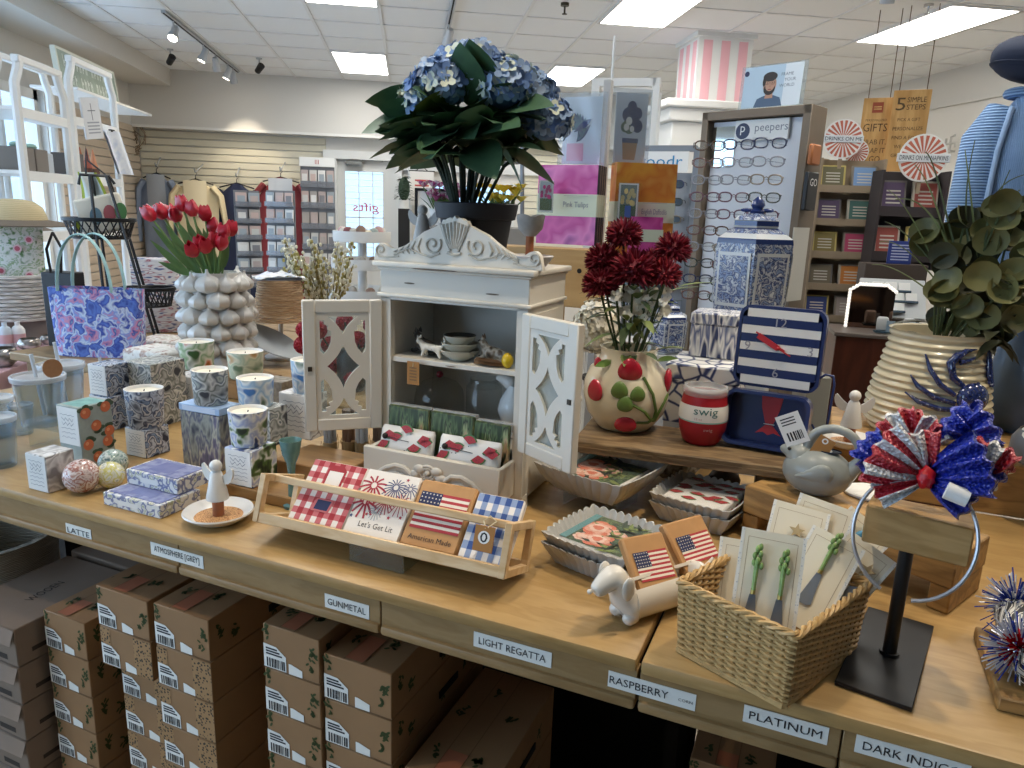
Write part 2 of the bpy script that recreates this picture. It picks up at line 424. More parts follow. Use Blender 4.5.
def panel(x, y, label, grp=None):
 t = thing('ceiling_light', label, 'ceiling light', (x, y, HC - .012), group=grp)
 f = MB()
 for sx in (-1, 1): f.box(.02, 1.13, .016, TM((sx * .262, 0, -.006)))
 for sy in (-1, 1): f.box(.54, .02, .016, TM((0, sy * .556, -.006)))
 f.build('frame', gridm, t)
 MB().box(.51, 1.1, .004, TM((0, 0, -.004))).build('diffuser', lamp, t)
PL = {(0, 0): 'bright ceiling panel low over the back door, left of the blue flowers', (0, 1): 'bright ceiling panel cut by the top edge of the picture above the back door panel',
      (1, 0): 'bright ceiling panel just right of the blue hydrangea heads', (1, 1): 'large bright ceiling panel cut by the top edge near the pink striped column',
      (2, 0): 'bright ceiling panel partly behind the framed portrait sign', (2, 1): 'large bright ceiling panel above the hanging wooden signs'}
for i, x in enumerate((-.5, 1.71, 3.86)):
 for j, y in enumerate((8.33, 5.47, 2.6)):
  panel(x, y, PL.get((i, j), 'bright ceiling panel over the near part of the shop'), None if (i, j) in PL else 'ceiling panels over the near part of the shop')
headm = mat('lamp_white', 'b9bcc0', .35); glow = mat('lamp_glow', 'fff2dc', .4, em=25)
def track(name, a, b_, label):
 mb = MB().bar(a, b_, .035, .02, 0); mb.bar(V(a) - V((0, 0, .011)), V(b_) - V((0, 0, .011)), .012, .004, 1)
 tag(mb.build(name, [headm, dark]), label, 'light track')
def head(p, aim, label, grp=None, energy=0, col=(1, .86, .66), size=65, lit=True):
 t = thing('spotlight', label, 'spotlight', p, group=grp)
 d = (V(aim) - V(p)).normalized(); c = V((0, 0, -.10))
 MB().tube([(0, 0, 0), (0, 0, -.08)], .008).tube([(0, 0, -.005), (0, 0, .0)], .02, 10).build('stem', headm, t)
 mm = bas(c, V((1, .01, 0)).cross(d) if abs(d.x) < .9 else V((0, 1, 0)), V((1, 0, 0)))
 mm = M.Translation(c) @ d.to_track_quat('Z', 'Y').to_matrix().to_4x4()
 MB().lathe([(0, -.07), (.022, -.07), (.03, -.05), (.03, 0), (.042, .03), (.042, .06), (.038, .06), (.036, .045)], 16, mm).build('lamp_shade', headm, t)
 MB().lathe([(0, .047), (.036, .047)], 16, mm).build('bulb', glow if lit else white, t)
 if energy:
  l = bpy.data.lights.new('spot_lamp', 'SPOT'); l.energy = energy; l.color = col; l.spot_size = math.radians(size); l.spot_blend = .6; l.shadow_soft_size = .035
  lo = bpy.data.objects.new('spot_lamp', l); COL.objects.link(lo); lo.parent = t
  lo.location = c + d * .075; lo.rotation_euler = d.to_track_quat('-Z', 'Y').to_euler()
 return t
tx = -1.93
track('light_track', (tx, 6.6, HC - .02), (tx, 9.2, HC - .02), 'light track along the left ceiling with five spotlights')
HL = ['nearest lit spotlight on the left ceiling track', 'second lit spotlight on the left ceiling track', 'third lit spotlight on the left ceiling track', 'fourth lit spotlight on the left ceiling track', 'lit spotlight at the far end of the left ceiling track']
for k, y in enumerate((6.85, 7.75, 8.2, 8.7, 8.95)):
 head((tx, y, HC - .025), [(-2.1, 5.6, 1.2), (-2.7, 7.4, 1), (-2.0, 9.4, 1.4), (-2.6, 8.5, 1), (-1.9, 9.6, 1.5)][k], HL[k], energy=18)
p = at(449, 20, HC)
track('light_track', (p.x, p.y - 1.6, HC - .02), (p.x, p.y + 1.6, HC - .02), 'light track over the blue hydrangea plant')
head((p.x, p.y, HC - .025), (p.x - .4, 8, 1.2), 'lit spotlight right above the blue hydrangea plant', energy=25)
y = 4.4
track('light_track', (2.0, y, HC - .02), (4.3, y, HC - .02), 'light track at the top edge above the spectacles display')
for k, px in enumerate((796, 836, 889)):
 q = atY(px, -9, y)
 head((q.x, y, HC - .025), (q.x + .3, y + .8, 0), ['left of three silver spotlights above the portrait sign', 'middle of three silver spotlights above the portrait sign', 'right of three silver spotlights, beside the big ceiling panel'][k], energy=30)
q = at(929, 4, HC)
tag(MB().cyl(.03, .02, TM((q.x, q.y, HC - .02))).tube([(q.x, q.y, HC - .02), (q.x, q.y, HC - .06)], .006).cyl(.02, .004, TM((q.x, q.y, HC - .065))).build('sprinkler_head', chrome), 'small sprinkler head on the ceiling above the big right light panel', 'sprinkler')
q = at(565, 3, HC)
tag(MB().cyl(.03, .02, TM((q.x, q.y, HC - .02))).tube([(q.x, q.y, HC - .02), (q.x, q.y, HC - .07)], .007).cyl(.018, .004, TM((q.x, q.y, HC - .075))).build('sprinkler_head', mat('dark_brass', '4b443a', .4, me=.6)), 'small dark sprinkler head on the ceiling above the hydrangea', 'sprinkler')
for (px, py, lb) in ((170, 57, 'black lens spotlight near the left ceiling beam'), (259, 66, 'small black and white camera on the ceiling above the slat wall')):
 q = at(px, py - 8, HC)
 t = thing('ceiling_camera', lb, 'camera', (q.x, q.y, HC - .001))
 MB().cyl(.03, .012, TM((0, 0, -.012))).tube([(0, 0, -.01), (0, 0, -.08)], .008).build('mount', headm, t)
 MB().lathe([(0, -.05), (.03, -.05), (.035, .05), (.028, .05), (.02, .04), (0, .04)], 14, TM((0, 0, -.1), (60, 0, 40))).build('body', blackp, t)
q = atY(627, 92, 8.5)
t = thing('ceiling_camera', 'white dome camera on the far wall behind the flag display', 'camera', (q.x, Y1 - .16, q.z))
MB().box(.1, .06, .1, TM((0, -.03, 0)), 0, .01).build('body', white, t); MB().ball(.045, (0, -.05, -.02)).build('dome', blackp, t)
track('light_track', (-1.6, .95, HC - .02), (2.6, .95, HC - .02), 'light track above the front edge of the gift table')
GR = 'spotlights aimed at the gift table'
for (p, aim, e) in (((-1.2, .95), (-.6, 1.5, .9), 21), ((-.1, .95), (.1, 1.25, .9), 31), ((.95, .95), (.6, 1.0, .9), 45), ((2.1, .95), (1.1, 1.4, 1.0), 32)):
 head((p[0], p[1], HC - .025), aim, 'silver spotlight aimed down at the gift table', GR, energy=e, size=58)
wd = bpy.data.worlds.new('world'); sc.world = wd; wd.use_nodes = True
bg = wd.node_tree.nodes['Background']; bg.inputs[0].default_value = lin('bfe2fb'); bg.inputs[1].default_value = 2.0
al = bpy.data.lights.new('window_daylight', 'AREA'); al.shape = 'RECTANGLE'; al.size = SY1 - SY0; al.size_y = SZ1 - SZ0; al.energy = 100; al.color = (.86, .94, 1)
ao = bpy.data.objects.new('window_daylight', al); COL.objects.link(ao); ao.location = (X0 - .3, (SY0 + SY1) / 2, (SZ0 + SZ1) / 2); ao.rotation_euler = (math.radians(90), 0, math.radians(-90))
ao.visible_camera = True
vs = sc.view_settings; vs.view_transform = 'Standard'; vs.look = 'None'; vs.gamma = 1; vs.exposure = .35; vs.use_curve_mapping = False
sc.cycles.max_bounces = 8; sc.cycles.diffuse_bounces = 3; sc.cycles.glossy_bounces = 3; sc.cycles.transparent_max_bounces = 24; sc.cycles.transmission_bounces = 6
sc.cycles.sample_clamp_indirect = 4; sc.cycles.use_denoising = True; sc.cycles.caustics_reflective = False; sc.cycles.caustics_refractive = False
# ================================================================== GIFT TABLE
maple = wood('maple_top', 'b5935f', 'a98653', 14, .38, 0)
maple2 = wood('maple_front', 'a3845a', '94754b', 12, .42, 0)
paper = mat('label_paper', 'f1efe8', .6); ink = mat('ink', '26262a', .6)
def hit(x, y, v):
 r = ray(x, y); p0 = T0 + TN * v; return CAM + r * ((p0 - CAM).dot(TN) / r.dot(TN))
def uof(p): return (V(p) - T0).dot(TE)
def vof(p): return (V(p) - T0).dot(TN)
TDEP = .80
TZ = V((T0.x, T0.y, 0))
def display_table(label, u0, u1, labels, seams=()):
 t = thing('display_table', label, 'table', tab((u0 + u1) / 2, 0, 0), YA)
 w = u1 - u0 - .003; X = lambda u: u - (u0 + u1) / 2
 b = MB().box(w, TDEP, .021, TM((0, TDEP / 2, T - .021)), 0, .006, 2)
 b.build('table_top', maple, t)
 b = MB()
 es = [u0] + list(seams) + [u1]
 for a, c in zip(es, es[1:]):
  ww = c - a - .002; xm = X((a + c) / 2)
  b.box(ww, .02, .042, TM((xm, .018, .817)), 0, .001); b.box(ww, .03, .016, TM((xm, .017, .803)), 0, .005, 2)
 b.build('apron', maple2, t)
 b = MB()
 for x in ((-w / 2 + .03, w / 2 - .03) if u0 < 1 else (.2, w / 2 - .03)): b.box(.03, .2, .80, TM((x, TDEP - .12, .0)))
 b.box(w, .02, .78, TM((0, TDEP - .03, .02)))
 b.box(w, TDEP - .10, .03, TM((0, TDEP / 2 + .03, .02)))  # deck added to keep the gap under the table dark
 b.build('carcass', mat('under_table_shade', '211c19', .7), t)  # near-black colour stands for the shade below the table top
 for (px, py, wd, s, s2) in labels:
  p = hit(px, py, .008); x = X(uof(p)); mm = TM((x, .0075, p.z), (90, 0, 0))
  o = MB().box(wd, .0235, .0006, mm, base=True).build('shelf_label', paper, t)
  tx_ = MB()
  if s2:
   tx_.text(s, 0.0112, mm @ TM((-.016, 0, .0012)), 0, wd * .68); tx_.text(s2, .004, mm @ TM((wd * .39, -.001, .0012)), 0, .018)
  else: tx_.text(s, 0.0112, mm @ TM((0, 0, .0012)), 0, wd * .86)
  tx_.build('lettering', ink, o)
 return t
display_table('long maple display table under the candles, cabinet and napkin tray', -.75, 1.257,
              [(79, 532, .068, 'LATTE', ''), (177, 555, .122, 'ATMOSPHERE [GREY]', ''), (347, 606, .082, 'GUNMETAL', ''), (512, 649, .118, 'LIGHT REGATTA', '')], (.454, .864))
display_table('maple display table section under the wicker basket and headband stand', 1.259, 2.5,
              [(651, 690, .114, 'RASPBERRY', 'CORN'), (785, 724, .096, 'PLATINUM', ''), (911, 758, .115, 'DARK INDIGO', '')], (1.5,))
kraft = mat('kraft_card', '9a7550', .7, var=.06, vs=14); kraftd = mat('kraft_dark', '7d5e3e', .75)
leafg = mat('print_green', '3f4a22', .7); redl = mat('print_red', 'b06a4a', .7)
bandm = pat('dotted_band', 'voronoi', ['3c3324', '3c3324', 'a88156'], 160, .7, pos=[0, .3, .42])
def leafprint(b, x, z, r, mm, n=7, m=1, sp=.9):
 rnd = random.Random(int(x * 9999) + int(z * 777))
 for i in range(n):
  a = rnd.uniform(0, 6.28); d = rnd.uniform(.1, 1) * r * 2.6
  T_ = mm @ TM((x + math.cos(a) * d * .6, z + math.sin(a) * d, 0), (0, 0, rnd.choice((40, 60, 120, 150))))
  b.disc(0, 0, r * .9, T_, m, 7, r * .42)
def barcode(b, w, h, mm, m=1):
 rnd = random.Random(5); x = -w / 2
 while x < w / 2:
  ww = rnd.choice((.0012, .0016, .003)); b.quad(x, -h / 2, x + ww, h / 2, mm, m); x += ww + rnd.choice((.0012, .0022))
def shoe_box(w, d, h, kind, label, grp, loc):
 t = thing('shoe_box', label, 'box', loc, YA, grp)
 b = MB(); b.box(w, d, h - .001, None, 0, .0015)
 F = TM((0, -d / 2 - .0006, 0), (90, 0, 0)); R = TM((w / 2 + .0006, 0, 0), (90, 0, 90)); P = TM((0, 0, h + .0002))
 if kind == 'leaf':
  leafprint(b, -w / 2 + .008, h - .015, .0055, F, 9); leafprint(b, w / 2 - .012, h * .6, .0055, F, 12); leafprint(b, w / 2 - .02, h * .3, .005, F, 7)
  leafprint(b, -d / 2 + .025, h * .6, .006, R, 12); leafprint(b, -d / 2 + .06, h * .35, .006, R, 10); leafprint(b, d / 4, h * .5, .006, R, 12); leafprint(b, 0, h * .3, .006, R, 10); leafprint(b, w * .2, -d * .3, .006, P, 12); leafprint(b, -w * .35, d * .05, .006, P, 9); leafprint(b, -w * .3, -d * .32, .006, P, 8); leafprint(b, w * .25, d * .1, .006, P, 9); leafprint(b, -w * .1, d * .3, .006, P, 8)
  for k in (-.2, .06): b.quad(w * k, -d / 2, w * k + .0015, d / 2, P, 2)
  b.quad(-w * .2, -d / 2 + .005, w * .06, -d * .28, P, 3)
 else:
  for (x0, x1) in ((-w / 2, -w / 2 + w * .2), (w * .16, w * .5)): b.quad(x0, .001, x1, h - .004, F, 4)
 b.quad(-w / 2, h * .02, w / 2, h * .035, F, 2)
 b.build('carton', [kraft, leafg, kraftd, redl, bandm], t)
 l = MB(); mm = F @ TM((-w / 2 + .026, h * .3, .0004))
 l.flat([(-.025, -.022), (.022, -.022), (.022, .006), (.002, .02), (-.025, .022)], mm)
 barcode(l, .036, .017, mm @ TM((-.001, -.0115, .0004)))
 for k in range(3): l.quad(-.02, .003 + k * .005, .004 + (2 - k) * .005, .006 + k * .005, mm @ TM((0, 0, .0004)), 1)
 l.build('barcode_label', [paper, ink], t)
 MB().flat([(-.014, -.009), (.014, -.009), (.014, .004), (-.008, .010), (-.014, .010)], F @ TM((w * .08, h * .14, .0005))).build('price_label', paper, t)
 if d > .2:
  MB().box(.07, .003, .014, R @ TM((.02, h * .42, 0), (90, 0, 0)), 0).build('hand_hole', dark, t)
 return t
ORD = ['topmost', 'second', 'third', 'fourth', 'fifth', 'sixth', 'seventh']
def stack(u0, w, ztop, n, h, kinds, name, v0=.022, d=.27, shift=None):
 for k in range(n):
  z = ztop - (k + 1) * h; hh = h
  if k == n - 1: hh = z + h - .0535; z = .0525
  du, dv, kind = 0, 0, kinds[min(k, len(kinds) - 1)]
  if shift and k >= shift[0]: du, dv = shift[1], shift[2]
  p = tab(u0 + w / 2 + du, v0 + dv + d / 2, z)
  kd = {'leaf': 'leaf-printed', 'band': 'dotted-band'}[kind]
  shoe_box(w - .002, d, hh, kind, f'{kd} kraft shoe box, {ORD[k]} from top, {name}', 'shoe boxes under the gift table', p)
stack(.046, .122, .62, 5, .084, ['leaf'], 'stack beside the plain cartons')
stack(.212, .136, .715, 6, .084, ['leaf', 'band'], 'stack under ATMOSPHERE', shift=(2, .009, .03))
stack(.362, .134, .717, 6, .084, ['leaf', 'band'], 'stack right of ATMOSPHERE', d=.33)
stack(.618, .118, .747, 6, .084, ['leaf'], 'stack below the GUNMETAL label', d=.25)
stack(.738, .132, .722, 6, .084, ['leaf'], 'stack under LIGHT REGATTA', v0=.028, d=.34)
p = at(404, 766, .55)
stack(uof(p), .15, .55, 4, .09, ['leaf'], 'short stack in the dark gap', v0=vof(p) - .0, d=.30)
p = at(690, 757, .45)
stack(uof(p), .15, .45, 2, .09, ['leaf'], 'low stack at the bottom edge', v0=vof(p), d=.2)
cart = mat('carton_grey', '826f5f', .75, var=.05, vs=10); cartd = mat('carton_dark_print', '3d332c', .8)  # second tone prints the carton strips and lettering
c = at(14.5, 632, .6)
for k in range(5):
 h = .086; z = .6 - (k + 1) * h; hh = h
 if k == 4: hh = z + h - .0535; z = .0525
 t = thing('carton', f'grey-brown shipping carton, {ORD[k]} from top in the stack at the left edge' + (', lettered top' if k == 0 else ''), 'carton', tab(min(uof(c), .04) - .105 - .003 * k, vof(c) + .135, z), YA, 'plain cartons')
 b = MB().box(.2, .26, hh - .002, None, 0, .002)
 b.add([(-.1, -.131, hh - .004), (.1, -.131, hh - .004), (.1, -.142, hh * .62), (-.1, -.15, hh * .7)], [(0, 3, 2, 1)], None, 0, False)
 b.quad(.02, .01, .07, .022, TM((0, -.1306, 0), (90, 0, 0)), 1); b.quad(-.1, .02, -.06, .03, TM((.1006, 0, 0), (90, 0, 90)), 1)
 b.build('carton_body', [cart, cartd], t)
 if k == 0: MB().text('WOOEN', .020, TM((.012, -.005, hh - .0012), (0, 0, 98)), 0, .085).build('lettering', cartd, t)
t = thing('carton', 'large grey carton standing behind the lettered carton of the plain stack', 'carton', tab(-.07, vof(c) + .42, .0525), YA)
b = MB().box(.22, .28, .5485, None, 0, .003)
b.build('carton_body', [cart, cartd], t)
t = thing('carton', 'tall pale grey carton at the very back, behind the plain cartons', 'carton', tab(-.15, .60, .0525), YA)
MB().box(.4, .06, .67, None, 0, .003).build('carton_body', [mat('carton_pale', '9c938c', .75), cartd], t)
t = thing('wicker_hamper', 'pale wicker hamper edge at the far left under the table', 'basket', tab(-.36, .16, .0525), 0)
wk = pat('wicker_pale', 'wave', ['8b8171', 'cfc5b4', '8b8171'], 38, .7, dist=4, rot=(0, 90, 0), bump=.4)
MB().lathe([(0, 0), (.12, 0), (.15, .57), (.155, .59), (.14, .59), (.13, .1), (0, .1)], 28).build('hamper_body', wk, t)
# ================================================================== LEFT GROUP: candles, boxes, tumblers
label_w = mat('label_white', 'eceae6', .55); script_ink = mat('script_ink', '8d8d95', .6); waxm = mat('wax', 'f1ead7', .45)
PT = dict(
 paisley=pat('paisley_blue', 'noise', ['1c2742', 'c9d3e4', '25345c', 'e4e8ee', '32466f', '8fa6c9', '1b2440'], 40, .4, dist=1.2, detail=1, pos=[.3, .42, .46, .53, .57, .63, .7]),
 peacock=pat('peacock_grey', 'noise', ['3e4148', 'c9cac6', '6d726c', 'e2e1dc', '5b6470', 'b8bcb4', '2f3540'], 32, .4, dist=1.0, detail=1, pos=[.3, .4, .46, .53, .58, .63, .7]),
 greyswirl=pat('swirl_white', 'noise', ['8f8a8a', 'e8e6e4', 'b9b5b3', 'f2f0ee', '857f80', 'eceae8'], 26, .4, dist=1.2, detail=1, pos=[.32, .42, .47, .55, .6, .66]),
 whale=pat('whale_blue', 'noise', ['4d7fb8', 'eef2f3', 'a5c8e4', 'f6f7f5', '5f7f66', '2d4a7c'], 24, .35, dist=1, detail=1, pos=[.34, .43, .5, .56, .63, .7]),
 hydrangea=pat('hydrangea_print', 'noise', ['23352a', '5c7a41', 'eef0ee', 'a9b6dc', 'f4f3ee', '33447a', '2a3a2c'], 26, .4, dist=1, detail=2, pos=[.32, .39, .45, .52, .57, .62, .68]),
 palegreen=pat('pale_green_print', 'noise', ['6c8d74', 'd7e2cf', 'b9d0bd', 'e8ecd9', 'c9a36c', '7ba38a'], 24, .4, dist=1, detail=1, pos=[.3, .42, .5, .56, .64, .7]),
 forest=pat('bark_print', 'noise', ['3d4150', '9a9d94', '565a72', 'b9b6a4', '6f6a86', '41444f'], 34, .45, stretch=(1, 1, .35), dist=.6, detail=3, pos=[.32, .42, .48, .55, .6, .68]),
 lavender=pat('lavender_print', 'noise', ['e6e4e0', 'e6e4e0', '9095b4', '6d7399', 'e6e4e0', 'a7ab85', 'e6e4e0'], 62, .4, dist=.4, detail=1, pos=[0, .44, .47, .53, .56, .62, .66]),
 brown=pat('brown_print', 'noise', ['5b5650', '8f8779', '6b6255', 'a8a092'], 22, .5, detail=2, pos=[.3, .45, .55, .7]),
)
def squiggle(b, w, h, mm, rows=5, m=1):
 rnd = random.Random(3)
 for k in range(rows):
  y = h * (.34 - .68 * k / max(1, rows - 1)); big = k in (1, 2); a = h * (.055 if big else .018)
  x0 = -w * (.36 if not big else .3); n = 9
  for i in range(n):
   xa = x0 + (-2 * x0) * i / n; xb = x0 + (-2 * x0) * (i + 1) / n
   ya, yb = y + a * math.sin(i * 2.1 + k), y + a * math.sin((i + 1) * 2.1 + k); t = h * (.011 if big else .006)
   b.flat([(xa, ya - t), (xb, yb - t), (xb, yb + t), (xa, ya + t)], mm, m)
def candle_box(fit, p, label, z=T, yaw=YA, lab=True, w=None, d=None, grp='patterned candle boxes', h=None, cat='box', name='candle_box', labx=1.0, yb=0):
 c, w, d, hh = boxfit(*fit, z=z, yaw=yaw, w=w, d=d); h = h or hh
 t = thing(name, label, cat, c + W3 * .0005, yaw, grp)
 MB().box(w, d, h, None, 0, .0012).build('carton', PT.get(p) or p, t)
 if lab:
  F = TM((-(1 - labx) * w / 2, -d / 2 - .0004, h / 2), (90, 0, 0)); lw, lh = w * .94 * labx, h * .95
  b = MB().box(lw, lh, .0008, F, 0); squiggle(b, lw, lh, F @ TM((0, 0, .0012)), 7)
  b.build('front_label', [label_w, script_ink], t)
 return c, w, d, h
def candle(fit, p, label, z=T, tap=.9, wax=True, grp='patterned glass candles', name='candle'):
 c, r, h = cylfit(*fit, z=z)
 t = thing(name, label, 'candle', c + W3 * .0005, random.uniform(0, 90), grp)
 r0 = r * tap
 MB().lathe([(0, 0), (r0 * .95, 0), (r0, .003), (r, h), (r - .002, h + .0005), (r - .004, h - .002), (r0 - .004, .012), (0, .012)], 28, ms=[0, 0, 0, 1, 1, 1, 1]).build('jar', [PT[p], label_w], t)
 w = MB().lathe([(0, h * .92), (r - .0045 - (r - r0) * .08, h * .92)], 24); w.build('wax', waxm, t)
 MB().tube([(0, 0, h * .92), (.001, 0, h * .97)], .0012, 6).build('wick', black, t)
 return c, r, h
A1 = candle_box(((49.5, 494), (26.5, 489.6), (79, 485), 457.3), 'greyswirl', 'small white and grey swirl box at the table edge, left of the pink glass ball', grp=None)
c, w, d, h = boxfit((79, 476), (60, 470), (112, 456), 410, d=.075)
t = thing('candle_box', 'tall grey-green box printed with oranges behind the white swirl box', 'box', c + TN * .012 + W3 * .0005, YA)
b = MB().box(w, d, h, None, 0, .0012)
R = TM((w / 2 + .0007, 0, 0), (90, 0, 90)); rnd = random.Random(4)
for (x, y) in ((-.3, .9), (.3, .93), (-.02, .68), (.36, .55), (-.3, .42), (.28, .4), (-.05, .2), (.33, .16)):
 for k in range(3):
  a = rnd.uniform(0, 6.3); b.disc(x * d + .013 * math.cos(a), y * h + .013 * math.sin(a), .008, R @ TM((0, 0, .0002)), 2, 8, .005)
 b.disc(x * d, y * h, .0115, R @ TM((0, 0, .0005)), 1, 14); b.disc(x * d - .003, y * h + .003, .004, R @ TM((0, 0, .0007)), 3, 8)
b.quad(-w * .4, -d * .4, w * .4, d * .4, TM((0, 0, h + .0003)), 4)
b.build('carton', [mat('sage_print', '9fa8a2', .5, var=.15, vs=40), mat('orange_print', 'd0714a', .5), mat('leaf_print', '4e6350', .5), mat('orange_light', 'e39a70', .5), mat('teal_print', '7fb0ab', .5, var=.2, vs=60)], t)
F = TM((0, -d / 2 - .0004, h * .7), (90, 0, 0)); b = MB().box(w * .94, h * .56, .0008, F); squiggle(b, w * .9, h * .5, F @ TM((0, 0, .0012)), 6); b.build('front_label', [label_w, script_ink], t)
A3 = candle_box(((113, 431), (91, 427), (133, 421), 398), 'paisley', 'navy paisley box at the bottom of the blue stack behind the oranges box', grp=None, d=.07)
candle_box(((113, 431), (91, 427), (133, 421), 398), 'paisley', 'navy paisley box with white label on top of the blue stack', grp=None, d=.07, z=T + A3[3] + .001, h=.076)
A4 = candle_box(((155, 429), (146, 425), (188, 413), 395), 'peacock', 'grey peacock-feather box under its twin beside the blue stack', grp=None, lab=False, w=.09, d=.105)
candle_box(((155, 429), (146, 425), (188, 413), 395), 'peacock', 'grey peacock-feather box on top of its twin beside the blue stack', grp=None, lab=False, w=.09, d=.105, z=T + A4[3] + .001, h=.073)
_bx = [o for o in COL.objects if o.get('category') == 'box' and o.name.startswith('candle_box')]
for lo, hi in ((2, 3), (4, 5)): _bx[hi].location.x, _bx[hi].location.y = _bx[lo].location.x, _bx[lo].location.y
A6 = candle_box(((147, 459), (124.5, 455.5), (174, 452), 431.4), 'paisley', 'navy paisley box with white label under the blue glass candle', grp=None)
ctr = boxfit((147, 459), (124.5, 455.5), (174, 452), 431.4)[0]
c, r, h = cylfit(142, 428, 37, 388)
def candle_on(boxinfo, wpx, toprow, p, label, off=(0, 0), **k):
 c, w, d, h = boxinfo; z = c.z + h + .001; P = V((c.x + off[0], c.y + off[1], z)); r = wpx / 2 * pxm(P); hh = hgt(P, toprow) - z
 t = thing('candle', label, 'candle', P, 20, k.get('grp')); r0 = r * .9
 MB().lathe([(0, 0), (r0 * .95, 0), (r0, .003), (r, hh), (r - .002, hh + .0005), (r - .004, hh - .002), (r0 - .004, .012), (0, .012)], 28, ms=[0, 0, 0, 1, 1, 1, 1]).build('jar', [PT[p], label_w], t)
 MB().lathe([(0, hh * .92), (r - .0048, hh * .92)], 24).build('wax', waxm, t); MB().tube([(0, 0, hh * .92), (.001, 0, hh * .97)], .0012, 6).build('wick', black, t)
candle_on(A6, 36, 388, 'paisley', 'blue paisley glass candle on the navy labelled box')
c, w, d, h = boxfit((222, 472), (175, 467), (229, 465), 417, d=.06)
A7 = (c, w, d, h)
t = thing('print_box', 'large bark-grey printed box carrying a pale blue block', 'box', c + W3 * .0005, YA)
MB().box(w, d, h, None, 0, .002).build('carton', PT['forest'], t)
t = thing('note_block', 'pale blue slab box lying on the bark-grey printed box', 'box', c + W3 * (h + .001), YA)
b = MB().box(w * 1.03, d * 1.0, .015, None, 0, .001); b.quad(-.046, .002, .046, .013, TM((0, -d * .5 - .0008, 0), (90, 0, 0)), 1)
b.build('carton', [mat('pale_blue', 'a9c4e6', .5, var=.08, vs=40), mat('blue_white', 'cfdcf0', .5)], t)
candle_on((c + W3 * h + TE * .006, w, d, .016), 35, 369, 'peacock', 'pale peacock-feather glass candle standing on the blue slab box')
candle_box(((196, 418), (176, 414), (212, 410), 378), 'greyswirl', 'white labelled box half hidden behind the peacock-feather candle', grp=None, w=.075, d=.06)
pine = wood('pine', 'd3b485', 'c19f6c', 7, .5, 0); pine2 = wood('pine_dark', 'a07a4a', '8a653a', 7, .5, 0)
def block(name, label, u0, u1, v0, v1, z0, h, m=pine, cat='riser', bev=.002):
 t = MB().box(u1 - u0, v1 - v0, h, None, 0, bev).build(name, m, loc=tab((u0 + u1) / 2, (v0 + v1) / 2, z0 + .0005), yaw=YA)
 return tag(t, label, cat)
v_r = vof(at(253, 501, T)); u_r = uof(at(226, 495, T))
block('riser', 'low pine step under the hydrangea-print box', u_r - .01, u_r + .20, v_r, v_r + .092, T, .022, pine2)
A12 = candle_box(((253, 489), (226, 483), (279, 478), 452.7), 'hydrangea', 'hydrangea-print box with white label, nearest box beside the napkin tray', grp=None, z=T + .0225)
candle_on(A12, 38, 409, 'hydrangea', 'hydrangea-print glass candle on the labelled box, nearest of the candles', off=(-.004, .008))
block('riser', 'taller pine step under the right candles behind the hydrangea box', u_r + .035, u_r + .20, v_r + .094, v_r + .21, T, .05, pine2)
zr = T + .0505
A13 = candle_box(((271, 448), (250, 444), (285, 441), 410), 'peacock', 'white eye-print box behind the hydrangea-print candle', z=zr, grp=None, lab=False, w=.07, d=.055)
candle_on((A13[0] - TE * .0 , A13[1], A13[2], A13[3]), 36, 377, 'whale', 'pale blue whale-print glass candle behind the hydrangea-print candle', off=(-.018, -.004))
A14 = candle_box(((311, 441), (286, 435), (330, 432), 397), 'greyswirl', 'white labelled box below the blue candle beside the cabinet door', z=zr, grp=None, w=.085, d=.06)
candle_on(A14, 33, 359, 'whale', 'blue and white glass candle half hidden by the open cabinet door', off=(.012, 0))
candle_box(((283, 425), (262, 421), (300, 419), 383), 'brown', 'dark brown printed box behind the whale-print candle', z=T, grp=None, lab=False, w=.07, d=.06)
def candle_free(x, yb, wpx, yt, z, p, label): candle((x, yb, wpx, yt), p, label, z=z, grp=None)
_q = [cylfit(198, 371, 34, 341, T + .0565)[0], cylfit(246.5, 381, 35, 351, T + .0565)[0]]
block('riser', 'long pine riser carrying the back row of candles', min(map(uof, _q)) - .06, max(map(uof, _q)) + .06, min(map(vof, _q)) - .05, max(map(vof, _q)) + .06, T, .055, pine2)
zb2 = T + .0565
PT['carrot'] = pat('carrot_print', 'noise', ['35623a', 'e8efe6', '8fb98b', 'f3f5ee', 'd9743c', '4e7d4c'], 18, .4, dist=.8, detail=1, pos=[.32, .42, .48, .56, .63, .67])
candle_free(198, 371, 34, 341, zb2, 'carrot', 'green and orange carrot-print glass candle before the garlic vase')
candle_free(246.5, 381, 35, 351, zb2, 'palegreen', 'pale green printed glass candle behind the whale-print candle')
acr = glass('acrylic', 'f2f6f6', .03)
def lav(fit, label, z=T, w=None, d=None):
 c, w, d, h = boxfit(*fit, z=z, w=w, d=d)
 t = thing('gift_box', label, 'box', c + W3 * .0005, YA, None)
 b = MB().box(w, d, h, None, 0, .001); b.build('carton', PT['lavender'], t)
 b = MB().box(w * .9, d * .84, .0012, TM((0, 0, h))); b.quad(-w * .2, -d * .3, w * .2, d * .3, TM((0, 0, h + .0016)), 1)
 b.quad(-w * .22, h * .3, w * .12, h * .66, TM((0, -d / 2 - .0005, 0), (90, 0, 0)), 2)
 b.build('lid_window', [pat('lav_lid', 'noise', ['5a6190', '9ea3c4', '747aa8', 'b9bdd2'], 60, .2, detail=2), pat('lav_lid2', 'noise', ['5a6299', '9297c0'], 20, .2), label_w], t)
 return c, h
c, h = lav(((160.5, 519.5), (103, 505), (207, 493), 506.5), 'lower of two lavender-print gift boxes beside the angel dish', d=.092)
